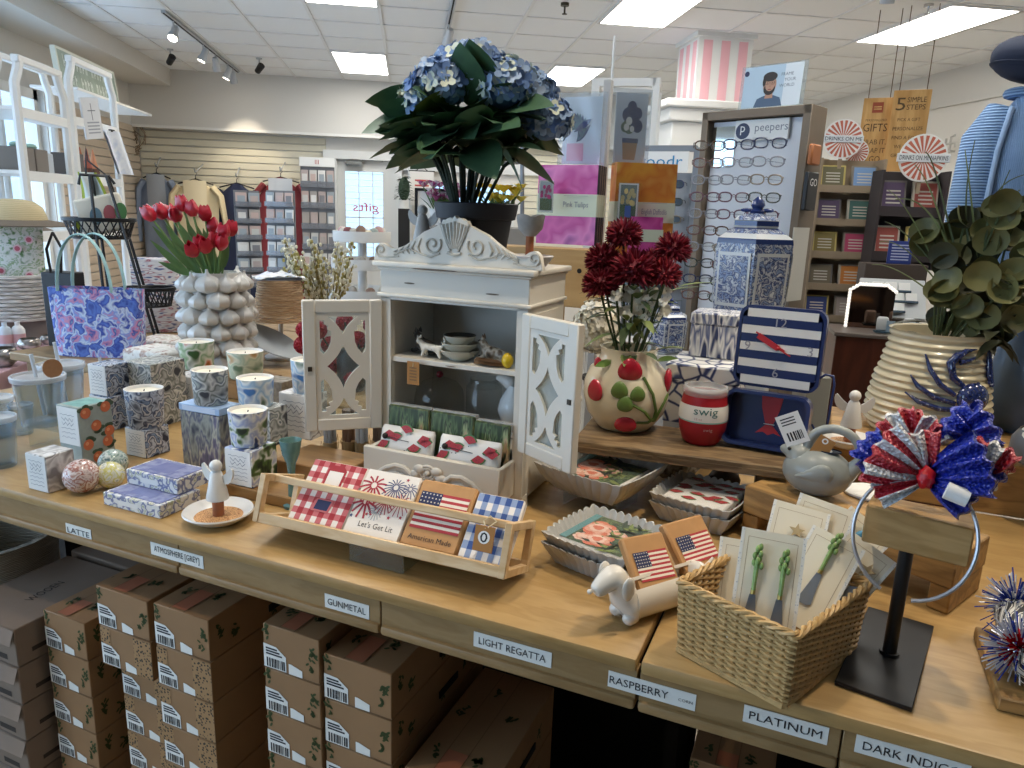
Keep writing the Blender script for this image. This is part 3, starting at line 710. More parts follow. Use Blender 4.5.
lav(((178, 495.5), (120, 482), (198, 483), 481), 'upper of two lavender-print gift boxes beside the angel dish', z=T + h + .002, w=.13, d=.075)
def ball(x, yc, wpx, m, label):
 p = at(x, yc, T); r = 0
 for _ in range(6): p = at(x, yc, T + r); r = wpx / 2 * pxm(p)
 t = MB().ball(r, (0, 0, r), 0, 28, 18).build('glass_ball', m, loc=V((p.x, p.y, T + .0003)))
 tag(t, label, 'glass ball')
def gball(n, cols): return pat(n, 'noise', cols, 60, .08, dist=1, detail=2, pos=[.3, .42, .5, .58, .68], sp=.8)
ball(81.5, 476, 34, gball('speck_pink', ['7e4632', 'e6d4cf', 'a96450', 'f0e6e2', 'b98a7c']), 'speckled pink and white glass ball on the table edge')
ball(110.5, 475, 27, gball('speck_yellow', ['c3b93c', 'e4e3d4', 'd6cf6a', 'eeeee6', 'a7b6a0']), 'yellow and clear glass ball beside the lavender boxes')
ball(113, 463, 28, gball('speck_teal', ['3e6a68', 'c7d4ce', '7f9c93', 'e0e6e2', '5b7a80']), 'teal streaked glass ball behind the yellow one')
cer = mat('ceramic_white', 'e6e4e0', .25, sp=.5, coat=.2); terra = mat('terracotta', '9c5f3c', .7, var=.1, vs=60)
seed = pat('seed_mix', 'voronoi', ['7b4a26', 'c08a56', 'e0b27c', 'a06a3e'], 260, .7, pos=[0, .3, .5, .7])
def angel_figure(t, s, z0, yaw=0, m=None):
 Q = TM((0, 0, z0), (0, 0, yaw), s); m = m or cer
 MB().lathe([(0, .001), (.02, 0), (.0205, .003), (.011, .05), (.006, .057), (0, .058)], 20, Q).build('robe', m, t)
 MB().ball(.0115, (0, 0, .064), 0, 16, 10, Q).build('head', m, t)
 for sx in (-1, 1):
  o = [(0, 0), (.014, .010), (.026, .022), (.030, .019), (.031, .012), (.029, .004), (.025, -.004), (.018, -.010), (.008, -.012), (0, -.010)]
  b = MB().prism([(p[0] * sx, p[1]) for p in o], .004, Q @ TM((sx * .007, .006, .042), (90, 0, 0)))
  b.build('wing', m, t)
def angel_dish(px, py, wpx, label, z=T, s=1.0, yaw=None):
 p = at(px, py, z); r = wpx / 2 * pxm(p)
 t = thing('angel_dish', label, 'figurine dish', V((p.x, p.y, z + .0005)), YA if yaw is None else yaw)
 k = r / .062
 MB().lathe([(0, 0), (.036 * k, 0), (.05 * k, .008), (.062 * k, .018), (.0605 * k, .0205), (.055 * k, .017), (.04 * k, .007), (0, .006)], 36).build('dish', cer, t)
 MB().lathe([(0, .010), (.03 * k, .0095), (.043 * k, .0085)], 28).build('seed_filling', seed, t)['kind'] = 'stuff'
 MB().cyl(.0105 * s, .034 * s, TM((0, 0, .008)), 0, 16, bev=.001).build('stem', terra, t)
 angel_figure(t, s, .008 + .034 * s)
 return t
angel_dish(219, 520, 68, 'white angel figure on a dish of seeds, beside the lavender boxes', s=.95)
clearp = glass('clear_plastic', 'e8eef2', 0.03, .08, 1.75); frost = glass('frosted_lid', 'f0f4f8', .45, .25); strawm = glass('straw_clear', 'f0f4f8', .6, .2)
def tumbler(x, yb, wpx, yt, label, z=T, straw=True, tagd=0, grp=None):
 c, r, h = cylfit(x, yb, wpx * .86, yt, z); r = wpx / 2 * pxm(c)
 t = thing('tumbler', label, 'tumbler', c + W3 * .0005, 30, grp); r0 = r * .74
 fl = lambda rr, zz, a: (rr * (1 + .018 * math.cos(16 * a)) if zz < h * .8 else rr, zz)
 MB().lathe([(0, 0), (r0, 0), (r0 + .001, .004), (r * .95, h * .93), (r * .93, h * .93), (r0 - .003, .008), (0, .008)], 48, None, 0, fl).build('cup', clearp, t)
 MB().lathe([(0, h * .955), (r * .4, h * .955), (r * .9, h * .95), (r * .93, h), (r, h), (r * 1.02, h * .985), (r, h * .9), (r * .96, h * .9)], 32).build('lid', frost, t)
 if straw: MB().tube([(r * .1, 0, .02), (-r * .15, 0, h * 1.42)], .0042, 8).build('straw', strawm, t)
 if tagd:
  g = MB().cyl(.021, .003, TM((r * .5, -r * .3, h * 1.13), (78, 0, 20)), 0, 20)
  g.tube([(-r * .1, 0, h * 1.22), (r * .3, -r * .3, h * 1.3), (r * .5, -r * .3, h * 1.22)], .001, 5, 1); g.build('wooden_tag', [mat('tag_wood', '9b6d47', .6, var=.1, vs=90), mat('jute', 'd9c9a6', .8)], t)
 return c, r, h
p = at(34, 434, T)
b = MB(); x, d, zt = .11, .10, .05
b.box(x, d, .003, TM((0, 0, zt - .003))); b.box(.003, d, zt - .003, TM((-x / 2 + .002, 0, 0))); b.box(.003, d, zt - .003, TM((x / 2 - .002, 0, 0)))
tag(b.build('acrylic_riser', acr, loc=at(46, 450, T) + TN * .05 + W3 * .0005, yaw=YA), 'small clear acrylic riser under the tagged tumbler', 'riser')
tumbler(44, 429, 48, 375, 'clear fluted tumbler with a straw and round wooden tag on the riser', z=T + .0505, tagd=1)
tumbler(66, 416, 42, 363, 'clear tumbler standing just behind the tagged one on the riser', z=T + .0)
tumbler(3, 470, 34, 416, 'clear tumbler cut by the left edge of the picture', straw=False)
tumbler(24, 436, 22, 404, 'short clear tumbler with tan lid between the riser and the edge', straw=False)
tumbler(-1, 440, 34, 397, 'clear tumbler at the left edge behind the nearest one', straw=False)
c, r, h = cylfit(104, 400, 36, 372)
tumbler(106, 405, 22, 371, 'clear tumbler with straw hidden behind the navy paisley stack', z=T)
c, r, h = cylfit(293, 512, 27, 440)
t = thing('glass_vase', 'small turquoise glass goblet vase behind the left end of the napkin tray', 'vase', c + W3 * .0005, 0)
k = r / .012
MB().lathe([(0, 0), (.016, 0), (.017, .004), (.007, .012), (.0065, .05), (.008, .062), (.015, .075), (.0195, .095), (.0185, .095), (.013, .078), (.003, .066), (0, .066)], 24, TM(sca=(1.05, 1.05, h / .095))).build('glass_body', pat('aqua_glass', 'noise', ['5f9aa0', '8cc0c2', '4f8a92'], 30, .08, tr=.55), t)
# ================================================================== WHITE CABINET
cabm = mat('cabinet_white', 'd9d3c7', .45, bump=.03, bs=30); cabin = mat('cabinet_inside', 'd0cbc1', .55); worn = mat('worn_edge', '6b6055', .8)
brassd = mat('dark_brass', '4b443a', .4, me=.6)
CU = 1 and .934; CV = .378; CW, CD = .312, .19
cab = thing('display_cabinet', 'white carved cabinet with open fretwork doors and a pulled-out drawer on the table', 'cabinet', tab(CU - CW / 2, CV, T + .0005), YA)
hw = CW / 2
b = MB()
for s in (-1, 1):
 b.box(.016, CD - .004, .372, TM((s * (hw - .008), CD / 2, .015))); b.box(.022, .016, .365, TM((s * (hw - .011), .008, .022)))
 for y in (.014, CD - .014): b.prism([(-.016, 0), (.016, 0), (.013, .022), (-.013, .022)], .026, TM((s * (hw - .012), y + .013, 0), (90, 0, 0)))
 b.box(.030, .030, .006, TM((s * (hw - .012), .012, .0))); b.box(.004, CD - .06, .27, TM((s * (hw + .001), CD / 2, .10)))
b.box(CW - .02, .008, .36, TM((0, CD - .006, .02)), 1)
b.box(CW - .03, CD - .01, .010, TM((0, CD / 2, .018))); b.box(CW - .03, CD - .012, .010, TM((0, CD / 2 + .004, .100)))
b.box(CW, CD, .012, TM((0, CD / 2, .378)))
b.box(CW + .002, CD, .055, TM((0, CD / 2, .386)), 0, .002); b.box(CW + .014, CD + .006, .007, TM((0, CD / 2 - .003, .383)), 0, .003, 2)
b.box(CW + .026, CD + .014, .010, TM((0, CD / 2 - .006, .441)), 0, .003, 2); b.box(CW + .012, CD + .004, .006, TM((0, CD / 2 - .003, .435)), 0, .002)
for (x, z, l) in ((-.09, .412, .012), (.085, .404, .014), (.13, .386, .01), (-.03, .4415, .05)): b.disc(x, z, l, TM((0, -.0022 if z < .43 else -.0142, 0), (90, 0, 0)), 2, 10, .0016)
b.build('body', [cabm, cabin, worn], cab)
sh = MB().box(CW - .034, CD - .016, .010, TM((0, CD / 2 - .002, .255)), 0, .001); sh.disc(.0, .26, .012, TM((0, -.0, 0), (90, 0, 0)), 1, 8, .0012)
sh.build('shelf', [cabm, worn], cab)
def cr(x):
 x = abs(x)
 P = [(0, .087), (.02, .083), (.032, .072), (.045, .066), (.065, .058), (.085, .044), (.105, .031), (.125, .024), (.14, .024), (.150, .031), (.160, .034), (.170, .028), (.175, .012), (.176, 0)]
 for (a, za), (c, zc) in zip(P, P[1:]):
  if a <= x <= c: return za + (zc - za) * (x - a) / (c - a)
 return 0
xs = [-.176 + .352 * i / 72 for i in range(73)]
ped = MB().prism([(-.176, 0)] + [(x, max(.002, cr(x) + (.0025 * math.cos(x * 520) if abs(x) < .03 else 0))) for x in xs] + [(.176, 0)], .014, TM((0, .022, .4512), (90, 0, 0)))
pt = ped.build('pediment', cabm, cab)
cv = MB(); yf = .0072
def ctube(pts, r=.0022): cv.tube([(p[0], yf, .4512 + p[1]) for p in pts], r, 6)
for a in range(-3, 4): ctube([(.006 * a / 3, .03), (.011 * a / 3 * 1.6, .05), (.024 * a / 3, .079 - .002 * abs(a))], [.002, .003, .0042])
ctube([(-.014, .022), (0, .018), (.014, .022)], .003); ctube([(-.03, .075), (-.02, .05), (-.008, .025)]); ctube([(.03, .075), (.02, .05), (.008, .025)])
for s in (-1, 1):
 sp = []
 for i in range(26): t = i / 25; a = 2.6 + t * 8.2; r = .019 * (1 - t * .8); sp.append((s * (.046 + r * math.cos(a)), .036 + r * math.sin(a)))
 ctube(sp, .0024); ctube([(s * .030, .020), (s * .05, .012), (s * .075, .018), (s * .10, .026), (s * .13, .012)], .002)
 for k in range(5): ctube([(s * (.072 + .012 * k), .016 + .0 * k), (s * (.078 + .013 * k), .030 - .003 * k), (s * (.070 + .013 * k), .046 - .006 * k)], [.001, .003, .001])
 sp = []
 for i in range(20): t = i / 19; a = -1.2 + t * 7; r = .012 * (1 - t * .75); sp.append((s * (.160 + r * math.cos(a)), .020 + r * math.sin(a)))
 ctube(sp, .002); ctube([(s * .12, .010), (s * .145, .006), (s * .165, .008)], .0018)
glz = mat('cabinet_glaze', 'b9b5ab', .5); cv.build('carving', glz, pt)
def cdoor(hx, yaw, flip):
 W, H, t = .150, .258, .016
 d = bpy.data.objects.new('door', None); COL.objects.link(d); d.parent = cab; d.location = (hx, -.004, .118); d.rotation_euler = (0, 0, math.radians(yaw))
 s = 1
 f = .024; b = MB()
 b.box(f, t, H, TM((f / 2 * s, 0, 0)), 0, .002); b.box(f, t, H, TM((s * (W - f / 2), 0, 0)), 0, .002)
 b.box(W - 2 * f + .002, t - .001, f, TM((s * W / 2, 0, 0)), 0, .002); b.box(W - 2 * f + .002, t - .001, f, TM((s * W / 2, 0, H - f)), 0, .002)
 o = b.build('door_frame', cabm, d)
 iw, ih = W - 2 * f, H - 2 * f
 MB().box(iw, .002, ih, TM((s * W / 2, -.004 * flip, f))).build('glass_pane', glass('cab_glass', 'eef4f4', .05) if flip > 0 else glass('cab_glass_reflection', 'dfe8ea', .28), d)  # right pane: pale diffuse tint stands for a whitish reflection
 a, c = iw / 2, ih / 2
 def wavy(p0, p1, p2, n=12, wig=0, wn=3):
  out = []
  for i in range(n + 1):
   q = i / n; x = (1 - q) ** 2 * p0[0] + 2 * q * (1 - q) * p1[0] + q * q * p2[0]; y = (1 - q) ** 2 * p0[1] + 2 * q * (1 - q) * p1[1] + q * q * p2[1]
   g = wig * abs(math.sin(q * PI * wn)); out.append((x - g if p0[0] > 0 else x + g, y))
  return out
 holes = []
 e = a - .008
 def mx(h): return [(-x, y) for x, y in h][::-1]
 side_hi = [(e, c * .08 + .022), (e, c * .86)] + [(e - .010, c * .86), (e - .008, c * .79), (e - .017, c * .76), (e - .014, c * .69), (e - .022, c * .66), (e - .021, c * .58)] + [(e - .020, c * .45), (e - .014, c * .32), (e - .006, c * .23)]
 side_lo = [(x, -y) for x, y in side_hi][::-1]
 holes += [side_hi, mx(side_hi), side_lo, mx(side_lo)]
 dia = wavy((0, c * .42), (.006, c * .2), (e - .012, 0), 8) + wavy((e - .012, 0), (.006, -c * .2), (0, -c * .42), 8)[1:]
 holes.append(dia + mx(dia)[1:-1])
 tp = [(e - .014, c * .93), (-e + .014, c * .93)] + wavy((-e + .014, c * .93), (-.008, c * .8), (0, c * .60), 6)[1:] + wavy((0, c * .60), (.008, c * .8), (e - .014, c * .93), 6)[1:-1]
 holes += [tp, [(x, -y) for x, y in tp][::-1]]
 fr = MB().shape([[(-a, -c), (a, -c), (a, c), (-a, c)]] + holes, .005, TM((s * W / 2, .003 * flip, H / 2), (90, 0, 0)))
 fr.build('fretwork', cabm, d)
 MB().box(.008, .003, .009, TM((s * (W - .012), flip * (t / 2 + .001), H * .47))).build('catch', brassd, d)
 kn = MB().ball(.006, (s * (W - .012), -flip * (t / 2 + .006), H * .5)); kn.build('knob', cabm, d)
 return d
la = at(304, 297, T + .376); lh = at(383, 297, T + .376); vv = la - lh
cdoor(-hw + .004, math.degrees(math.atan2(vv.y, vv.x)) - YA, 1)
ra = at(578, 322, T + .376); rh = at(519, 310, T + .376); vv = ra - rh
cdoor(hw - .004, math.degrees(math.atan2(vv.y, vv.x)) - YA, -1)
dr = bpy.data.objects.new('drawer', None); COL.objects.link(dr); dr.parent = cab; dr.location = (-.004, -.074, .028)
DW, DH, DD = .288, .071, .20
b = MB(); b.box(DW + .004, .012, DH, TM((0, .006, 0)), 0, .002)
for s in (-1, 1): b.box(.009, DD, DH - .004, TM((s * (DW / 2 - .0045), DD / 2 + .01, 0)), 0, .0015)
b.box(DW, .008, DH - .006, TM((0, DD + .006, 0))); b.box(DW, DD, .006, TM((0, DD / 2 + .005, 0)))
b.build('drawer_box', cabm, dr)
b = MB()
def dt(pts, r): b.tube([(p[0], -.0015, p[1]) for p in pts], r, 8)
for s in (-1, 1):
 dt([(s * .12, .008), (s * .11, .022), (s * .092, .036), (s * .07, .044), (s * .05, .042), (s * .035, .030)], .005)
 dt([(s * .105, .006), (s * .09, .022), (s * .07, .030), (s * .05, .026)], .0035)
 for k in range(3): b.ball((.013, .006, .009), (s * (.018 + .009 * k), -.001, .045 - .012 * k), 0, 12, 7)
for k in range(3):
 sp = []
 for i in range(16): t = i / 15; a = t * 6.3 + k; sp.append(((.004 + .006 * k) * math.cos(a), .040 + (.004 + .005 * k) * math.sin(a)))
 dt(sp, .0028)
b.ball((.006, .006, .006), (0, -.003, .040)); b.build('carving', mat('cabinet_glaze_light', 'cfcbc3', .5), dr)
cabw = cab.matrix_basis
def CL(x, y, z=0):
 p = tab(CU - CW / 2 + x, CV + y, T + z + .0005); return p
whitep = mat('paper_white', 'ece9e4', .55); red = mat('print_melon', 'b3333a', .5); rind = mat('melon_rind', '4f7a45', .5); blk = mat('seed_black', '201d1d', .5)
def melon(b, x, y, s, a, T_):
 Q = T_ @ TM((x, y, 0), (0, 0, a), s)
 arc = lambda r, n=8: [(r * math.cos(math.radians(210 + 120 * i / n)), r * math.sin(math.radians(210 + 120 * i / n))) for i in range(n + 1)]
 b.flat([(0, .0)] + arc(1.12), Q, 2); b.flat([(0, .0)] + arc(.94), Q @ TM((0, 0, .03)), 1)
 for (px, py) in ((-.2, -.55), (.15, -.45), (.05, -.75)): b.disc(px, py, .05, Q @ TM((0, 0, .06)), 3, 5)
def pouch(x, w, label, y):
 p = CL(x, y, .064)
 t = thing('pouch', label, 'pouch', p, YA, None)
 h, d = .072, .030
 Q = TM((0, 0, 0), (-14, 0, 0))
 def f(u, v):
  a = u * 2 * PI; cx_, cy_ = math.cos(a), math.sin(a); e = .38; sx = math.copysign(abs(cx_) ** e, cx_); sy = math.copysign(abs(cy_) ** .8, cy_)
  k = max(.12, math.sin(PI * min(1, max(0, v))) ** .35)
  return (sx * w / 2 * (1 if .05 < v < .95 else .97), sy * d / 2 * k, v * h)
 b = MB().grid(f, 40, 12, Q, 0, cu=True)
 Fm = Q @ TM((0, -d / 2 - .0006, h / 2), (90, 0, 0))
 for (mx_, my_, a) in ((-.30, .30, 10), (.02, .27, 170), (.34, .29, 20), (-.14, .02, -160), (.19, .03, 10), (-.42, .0, 30), (.42, -.02, 190), (.0, -.26, 10)):
  melon(b, mx_ * w, my_ * h + .006, .0165, a, Fm)
 for i in range(14): b.disc(random.uniform(-.46, .46) * w, random.uniform(-.4, .4) * h, .0012, Fm @ TM((0, 0, .0001)), 3, 5)
 b.build('pouch_body', [whitep, red, rind, blk], t)
 MB().ball(.006, (-w * .36, -d / 2 - .001, h * .70), 0, 12, 8, Q).tube([(-w * .36, -d / 2 - .002, h * .7), (-w * .1, -d / 2 - .001, h * .66), (w * .1, -d / 2 - .001, h * .64)], .0007, 5, 0, Q).build('button', blk, t)
pouch(-.074, .118, 'left watermelon-print pouch in the cabinet drawer', -.044)
pouch(.062, .128, 'right watermelon-print pouch in the cabinet drawer', -.044)
PT['asparagus'] = pat('asparagus_print', 'noise', ['1d241a', '3a4d30', '5f7549', '242c1e', '98a677', 'c9a987', '2c3a26'], 34, .4, stretch=(1.6, 1.6, .28), dist=.9, detail=3, pos=[.28, .4, .46, .5, .56, .63, .7])
for k, (x, w, l) in enumerate(((-.085, .092, 'left asparagus-print napkin pack standing in the drawer'), (.012, .092, 'middle asparagus-print napkin pack standing in the drawer'), (.096, .072, 'right asparagus-print napkin pack with a clear sticker in the drawer'))):
 t = thing('napkin_pack', l, 'napkin pack', CL(x, -.012, .072), YA)
 h = .098 - .006 * (k == 2)
 b = MB().box(w, .012, h, TM((0, 0, 0), (-3, 0, 0)), 0, .002); b.build('napkin_block', PT['asparagus'], t)
 MB().box(w + .002, .014, .006, TM((0, .0 + .014, h - .004), (-3, 0, 0)), 0, .001).build('wrap_fold', glass('cello', 'ffffff', .28), t)
 if k == 2: MB().box(.03, .0006, .022, TM((-.012, .004, .062), (-3, 0, 0))).build('sticker', glass('sticker_clear', 'c9c4e0', .5, .1), t)
SZ = .266
catd = pat('cat_dark', 'noise', ['2a2826', '57524b', '1d1c1b'], 40, .5); catw = pat('cat_white', 'noise', ['cfc6b4', 'e6e0d2', '9a8f7d', 'ddd5c5'], 45, .45, pos=[.3, .5, .62, .7]); catb = pat('cat_tabby', 'noise', ['5b4836', 'cfc4b2', '8a6f54', '3d3026'], 50, .45, pos=[.32, .45, .55, .66])
def skin(name, mt, parent, nodes, edges, sub=1, mats=None):
 """one continuous surface grown over a skeleton; nodes {k:(x,y,z,r)}"""
 ks = list(nodes); me = bpy.data.meshes.new(name); me.from_pydata([nodes[k][:3] for k in ks], [(ks.index(a), ks.index(c)) for a, c in edges], [])
 o = bpy.data.objects.new(name, me); COL.objects.link(o)
 md = o.modifiers.new('skin', 'SKIN'); md.use_smooth_shade = True
 for i, k in enumerate(ks):
  r = nodes[k][3]; me.skin_vertices[0].data[i].radius = (r, r) if not isinstance(r, tuple) else r
 me.skin_vertices[0].data[0].use_root = True
 if sub: s = o.modifiers.new('sub', 'SUBSURF'); s.levels = sub; s.render_levels = sub
 me.materials.append(mt); o.parent = parent; return o
def cat_fig(label, loc, yaw, mt, pose):
 t = thing('cat_figurine', label, 'figurine', loc, yaw); t.scale = (.78,) * 3 if pose == 'walk' else (1.0,) * 3
 if pose == 'walk':
  nd = dict(p=(-.022, 0, .026, .0095), m=(0, 0, .027, .0095), c=(.022, 0, .027, .0095), n=(.031, 0, .034, .0065), h=(.038, 0, .041, .0088), s=(.046, 0, .038, .0045),
                  a=(.022, .006, .013, .0042), a1=(.026, .006, .003, .0036), b=(.022, -.006, .013, .0042), b1=(.016, -.006, .003, .0036), d=(-.024, .006, .014, .005), d1=(-.030, .006, .003, .0036), e=(-.024, -.006, .014, .005), e1=(-.020, -.006, .003, .0036),
                  t=(-.033, 0, .034, .0036), t1=(-.04, 0, .048, .003), t2=(-.034, 0, .058, .0026))
  ed = ['pm', 'mc', 'cn', 'nh', 'hs', 'ca', 'cb', 'pd', 'pe', 'pt']; ed = [(x[0], x[1]) for x in ed] + [('a', 'a1'), ('b', 'b1'), ('d', 'd1'), ('e', 'e1'), ('t', 't1'), ('t1', 't2')]; hx = (.038, .041)
 else:
  nd = dict(p=(-.02, 0, .014, .013), m=(-.004, 0, .016, .0125), c=(.012, 0, .019, .0105), n=(.018, 0, .028, .0075), h=(.022, 0, .037, .0095), s=(.030, 0, .034, .005),
                  a=(.022, .007, .006, .0045), a1=(.034, .007, .0045, .004), b=(.022, -.007, .006, .0045), b1=(.034, -.007, .0045, .004), t=(-.032, .006, .008, .005), t1=(-.026, .018, .006, .0045), t2=(-.008, .021, .005, .004))
  ed = [('p', 'm'), ('m', 'c'), ('c', 'n'), ('n', 'h'), ('h', 's'), ('c', 'a'), ('a', 'a1'), ('c', 'b'), ('b', 'b1'), ('p', 't'), ('t', 't1'), ('t1', 't2')]; hx = (.022, .037)
 skin('body', mt, t, nd, ed, 2)
 for s in (-1, 1): MB().lathe([(.0042, 0), (.0032, .005), (.0003, .011)], 8, TM((hx[0] - .001, s * .005, hx[1] + .005), (s * -14, 0, 0))).build('ear', mt, t)
 e = MB()
 for s in (-1, 1): e.ball(.0013, (hx[0] + .0075, s * .0038, hx[1] + .002), 0, 8, 5)
 e.build('eyes', blk, t)
 return t
cat_fig('dark grey cat figurine at the left of the cabinet shelf', CL(-.088, .060, SZ), YA + 170, catd, 'sit')
cat_fig('cream cat figurine walking along the front of the cabinet shelf', CL(-.056, .026, SZ), YA + 176, catw, 'walk')
cat_fig('tabby cat figurine lying at the right of the cabinet shelf', CL(.062, .060, SZ + .001), YA + 190, catb, 'sit')
bowlm = mat('bowl_grey', 'bdbcae', .3, coat=.2); bowli = mat('bowl_pattern', '34332f', .4)
for k, (r, z, l) in enumerate(((.04, 0, 'bottom'), (.037, .013, 'middle'), (.032, .027, 'top, dark-rimmed'))):
 b = MB().lathe([(0, 0), (r * .5, 0), (r * .54, .003), (r * .85, .010), (r, .020), (r * .97, .0205), (r * .8, .0125), (r * .45, .006), (0, .005)], 32, None, 0, None, [0, 0, 0, 0, 1 if k == 2 else 0, 1 if k == 2 else 0, 0, 0])
 tag(b.build('bowl', [bowlm, bowli], loc=CL(-.004, .045, SZ + z + .0006 * k), yaw=0), f'{l} of three stacked grey bowls on the cabinet shelf', 'bowl')
t = thing('leaf_dish', 'brown wooden leaf dish at the shelf edge beside the yellow ornament', 'dish', CL(.072, .022, SZ), YA)
MB().grid(lambda u, v: ((u - .5) * .060, (v - .5) * .024 * math.sin(PI * min(max(u, .02), .98)) * 1.1, .003 + .010 * (abs(v - .5) * 2) ** 2 * (1 - u * .5)), 14, 9).grid(lambda u, v: ((u - .5) * .066, (.5 - v) * .028 * math.sin(PI * min(max(u, .02), .98)) * 1.1, .0005 + .009 * (abs(v - .5) * 2) ** 2 * (1 - u * .5)), 14, 9).build('dish_body', mat('leaf_wood', '7d5a3a', .5, var=.15, vs=60), t)
t = thing('lemon_ornament', 'yellow lemon-shaped ornament at the right end of the cabinet shelf', 'ornament', CL(.108, .024, SZ), YA)
MB().ball((.0115, .0115, .0135), (0, 0, .0135), 0, 18, 12, None, lambda p: (p.x, p.y, p.z * (1 + .12 * abs(p.z) ** 6))).build('lemon_body', mat('yellow_glaze', 'd9b41f', .3, coat=.3), t)
t = thing('price_tag', 'kraft paper tag hanging from the cabinet shelf edge', 'tag', CL(-.078, -.007, .252), YA)
b = MB().box(.027, .0008, .046, TM((0, 0, -.036))); b.build('tag_card', mat('kraft_tag', 'a9773f', .7), t)
b = MB()
for k in range(5): b.quad(-.008, -.028 + k * .006, .008, -.025 + k * .006, TM((0, -.0006, 0), (90, 0, 0)))
b.build('tag_print', kraftd, t); MB().tube([(0, 0, .008), (0, -.001, .0)], .0008, 5).build('tag_string', mat('jute', 'd9c9a6', .8), t)
cg = glass('clear_glass', 'f6f6f4', .012)
t = thing('glass_cloche', 'clear glass cloche with a dark red knob in the lower cabinet', 'cloche', CL(-.07, .085, .1105), 0)
MB().lathe([(.052, 0), (.052, .06), (.048, .08), (.036, .094), (.018, .101), (0, .103)], 32).build('glass_dome', cg, t); MB().ball(.0075, (0, 0, .110)).build('knob', mat('berry', '6b1420', .25), t)
t = thing('glass_jar', 'clear glass jar beside the cloche in the lower cabinet', 'jar', CL(.02, .11, .1105), 0)
MB().lathe([(0, 0), (.036, 0), (.037, .09), (.030, .10), (.030, .108), (.028, .108), (.028, .1), (.034, .09)], 28).build('glass_body', cg, t)
t = thing('bird_pitcher', 'white ceramic bird-shaped pitcher in the lower right of the cabinet', 'pitcher', CL(.095, .10, .1105), YA)
MB().lathe([(0, 0), (.026, 0), (.027, .003), (.02, .012), (.03, .035), (.036, .055), (.031, .075), (.019, .095), (.017, .105)], 24, None, 0, lambda r, z, a: (r * (1 + .03 * math.cos(8 * a)), z)).build('pitcher_body', cer, t)
skin('bird_head', cer, t, dict(a=(0, 0, .098, .018), b=(-.018, 0, .113, .016), c=(-.034, 0, .116, .009), d=(-.045, 0, .113, .004)), [('a', 'b'), ('b', 'c'), ('c', 'd')], 2)
MB().tube([(.012, .012, .098), (.022, .03, .092), (.024, .036, .07), (.016, .03, .05)], .005, 8).build('handle', cer, t)
TZc = .4518
potm = mat('pot_charcoal', '17191f', .55)
PX = CL(-.006, .108, TZc)
px_ = at(476, 207, 1.437);
pot = thing('potted_hydrangea', 'blue artificial hydrangea plant in a charcoal pot on the white cabinet', 'potted plant', PX, 0)
MB().lathe([(0, 0), (.055, 0), (.057, .004), (.070, .082), (.077, .084), (.0825, .112), (.080, .114), (.074, .110), (.07, .085), (.066, .08)], 40).lathe([(0, .096), (.074, .096)], 30).build('pot', potm, pot)
lg = pat('hyd_leaf', 'noise', ['2f4a33', '47694a', '3a5a40', '5a7d54'], 30, .5, detail=3); lg2 = mat('hyd_leaf_light', '5c6e33', .5, var=.2, vs=30)
stem = mat('stem_dark', '22301f', .6); blue = [mat('petal_blue', '8aa3c6', .6), mat('petal_pale', 'adc0da', .6), mat('petal_deep', '6b89bd', .6), mat('petal_cream', 'd5dccb', .6)]
rnd = random.Random(11)
heads = [(-.048, -.045, .322, .050), (.01, -.03, .355, .052), (.065, -.05, .325, .056), (.115, -.02, .315, .05), (-.015, .05, .365, .045), (.148, -.04, .268, .045), (.06, .06, .36, .045), (-.078, -.02, .300, .042)]
b = MB()
for (x, y, z, r) in heads:
 q = V((x * .2, y * .2, .095)); b.tube([q, q.lerp(V((x, y, z)), .45) + V((-.01 * (x > 0), 0, .01)), (x, y, z - r * .5)], .0034, 6)
for k in range(16):
 a = rnd.uniform(0, 6.3); r1 = rnd.uniform(.04, .10); b.tube([(r1 * .2 * math.cos(a), r1 * .2 * math.sin(a), .095), (r1 * .55 * math.cos(a), r1 * .55 * math.sin(a), .17), (r1 * math.cos(a), r1 * math.sin(a), .24)], .003, 6)
b.build('stems', stem, pot)
b = MB()
def leafat(b, p, az, el, L, W, m=0, roll=0, bend=.3, fold=.12): b.leaf(L, W, TM(p) @ M.Rotation(math.radians(az), 4, 'Z') @ M.Rotation(math.radians(-el), 4, 'Y') @ M.Rotation(math.radians(roll), 4, 'X'), m, bend, fold, 8)
for k in range(60):
 a = k * 137.5 + rnd.uniform(-15, 15); z = rnd.uniform(.20, .275); r = rnd.uniform(.02, .085)
 leafat(b, (r * math.cos(math.radians(a)), r * math.sin(math.radians(a)), z), a, rnd.uniform(-15, 35), rnd.uniform(.085, .115), rnd.uniform(.06, .085), 1 if k % 11 == 0 else 0, rnd.uniform(-50, 50), rnd.uniform(.1, .4))
for (x, y, z, az, el) in ((-.07, 0, .29, 180, 8), (-.08, -.01, .26, 190, -5), (-.07, 0, .225, 185, -8), (-.03, -.03, .205, 195, -12), (.08, 0, .245, -10, -8), (.08, -.02, .275, 0, -18), (.05, -.04, .225, -40, -40), (.07, -.04, .21, -20, -20), (-.02, -.04, .24, 240, 10), (.0, -.05, .285, 262, 62), (.03, -.05, .30, 250, 55), (.01, -.055, .22, 285, -25), (.09, .0, .29, 5, 5), (-.02, -.05, .24, 230, -10), (.03, -.06, .24, 290, 10), (-.05, -.05, .25, 215, 5), (.06, -.05, .28, -50, 10)):
 leafat(b, (x, y, z), az, el, .115, .078, 0, rnd.uniform(-35, 35), .2)
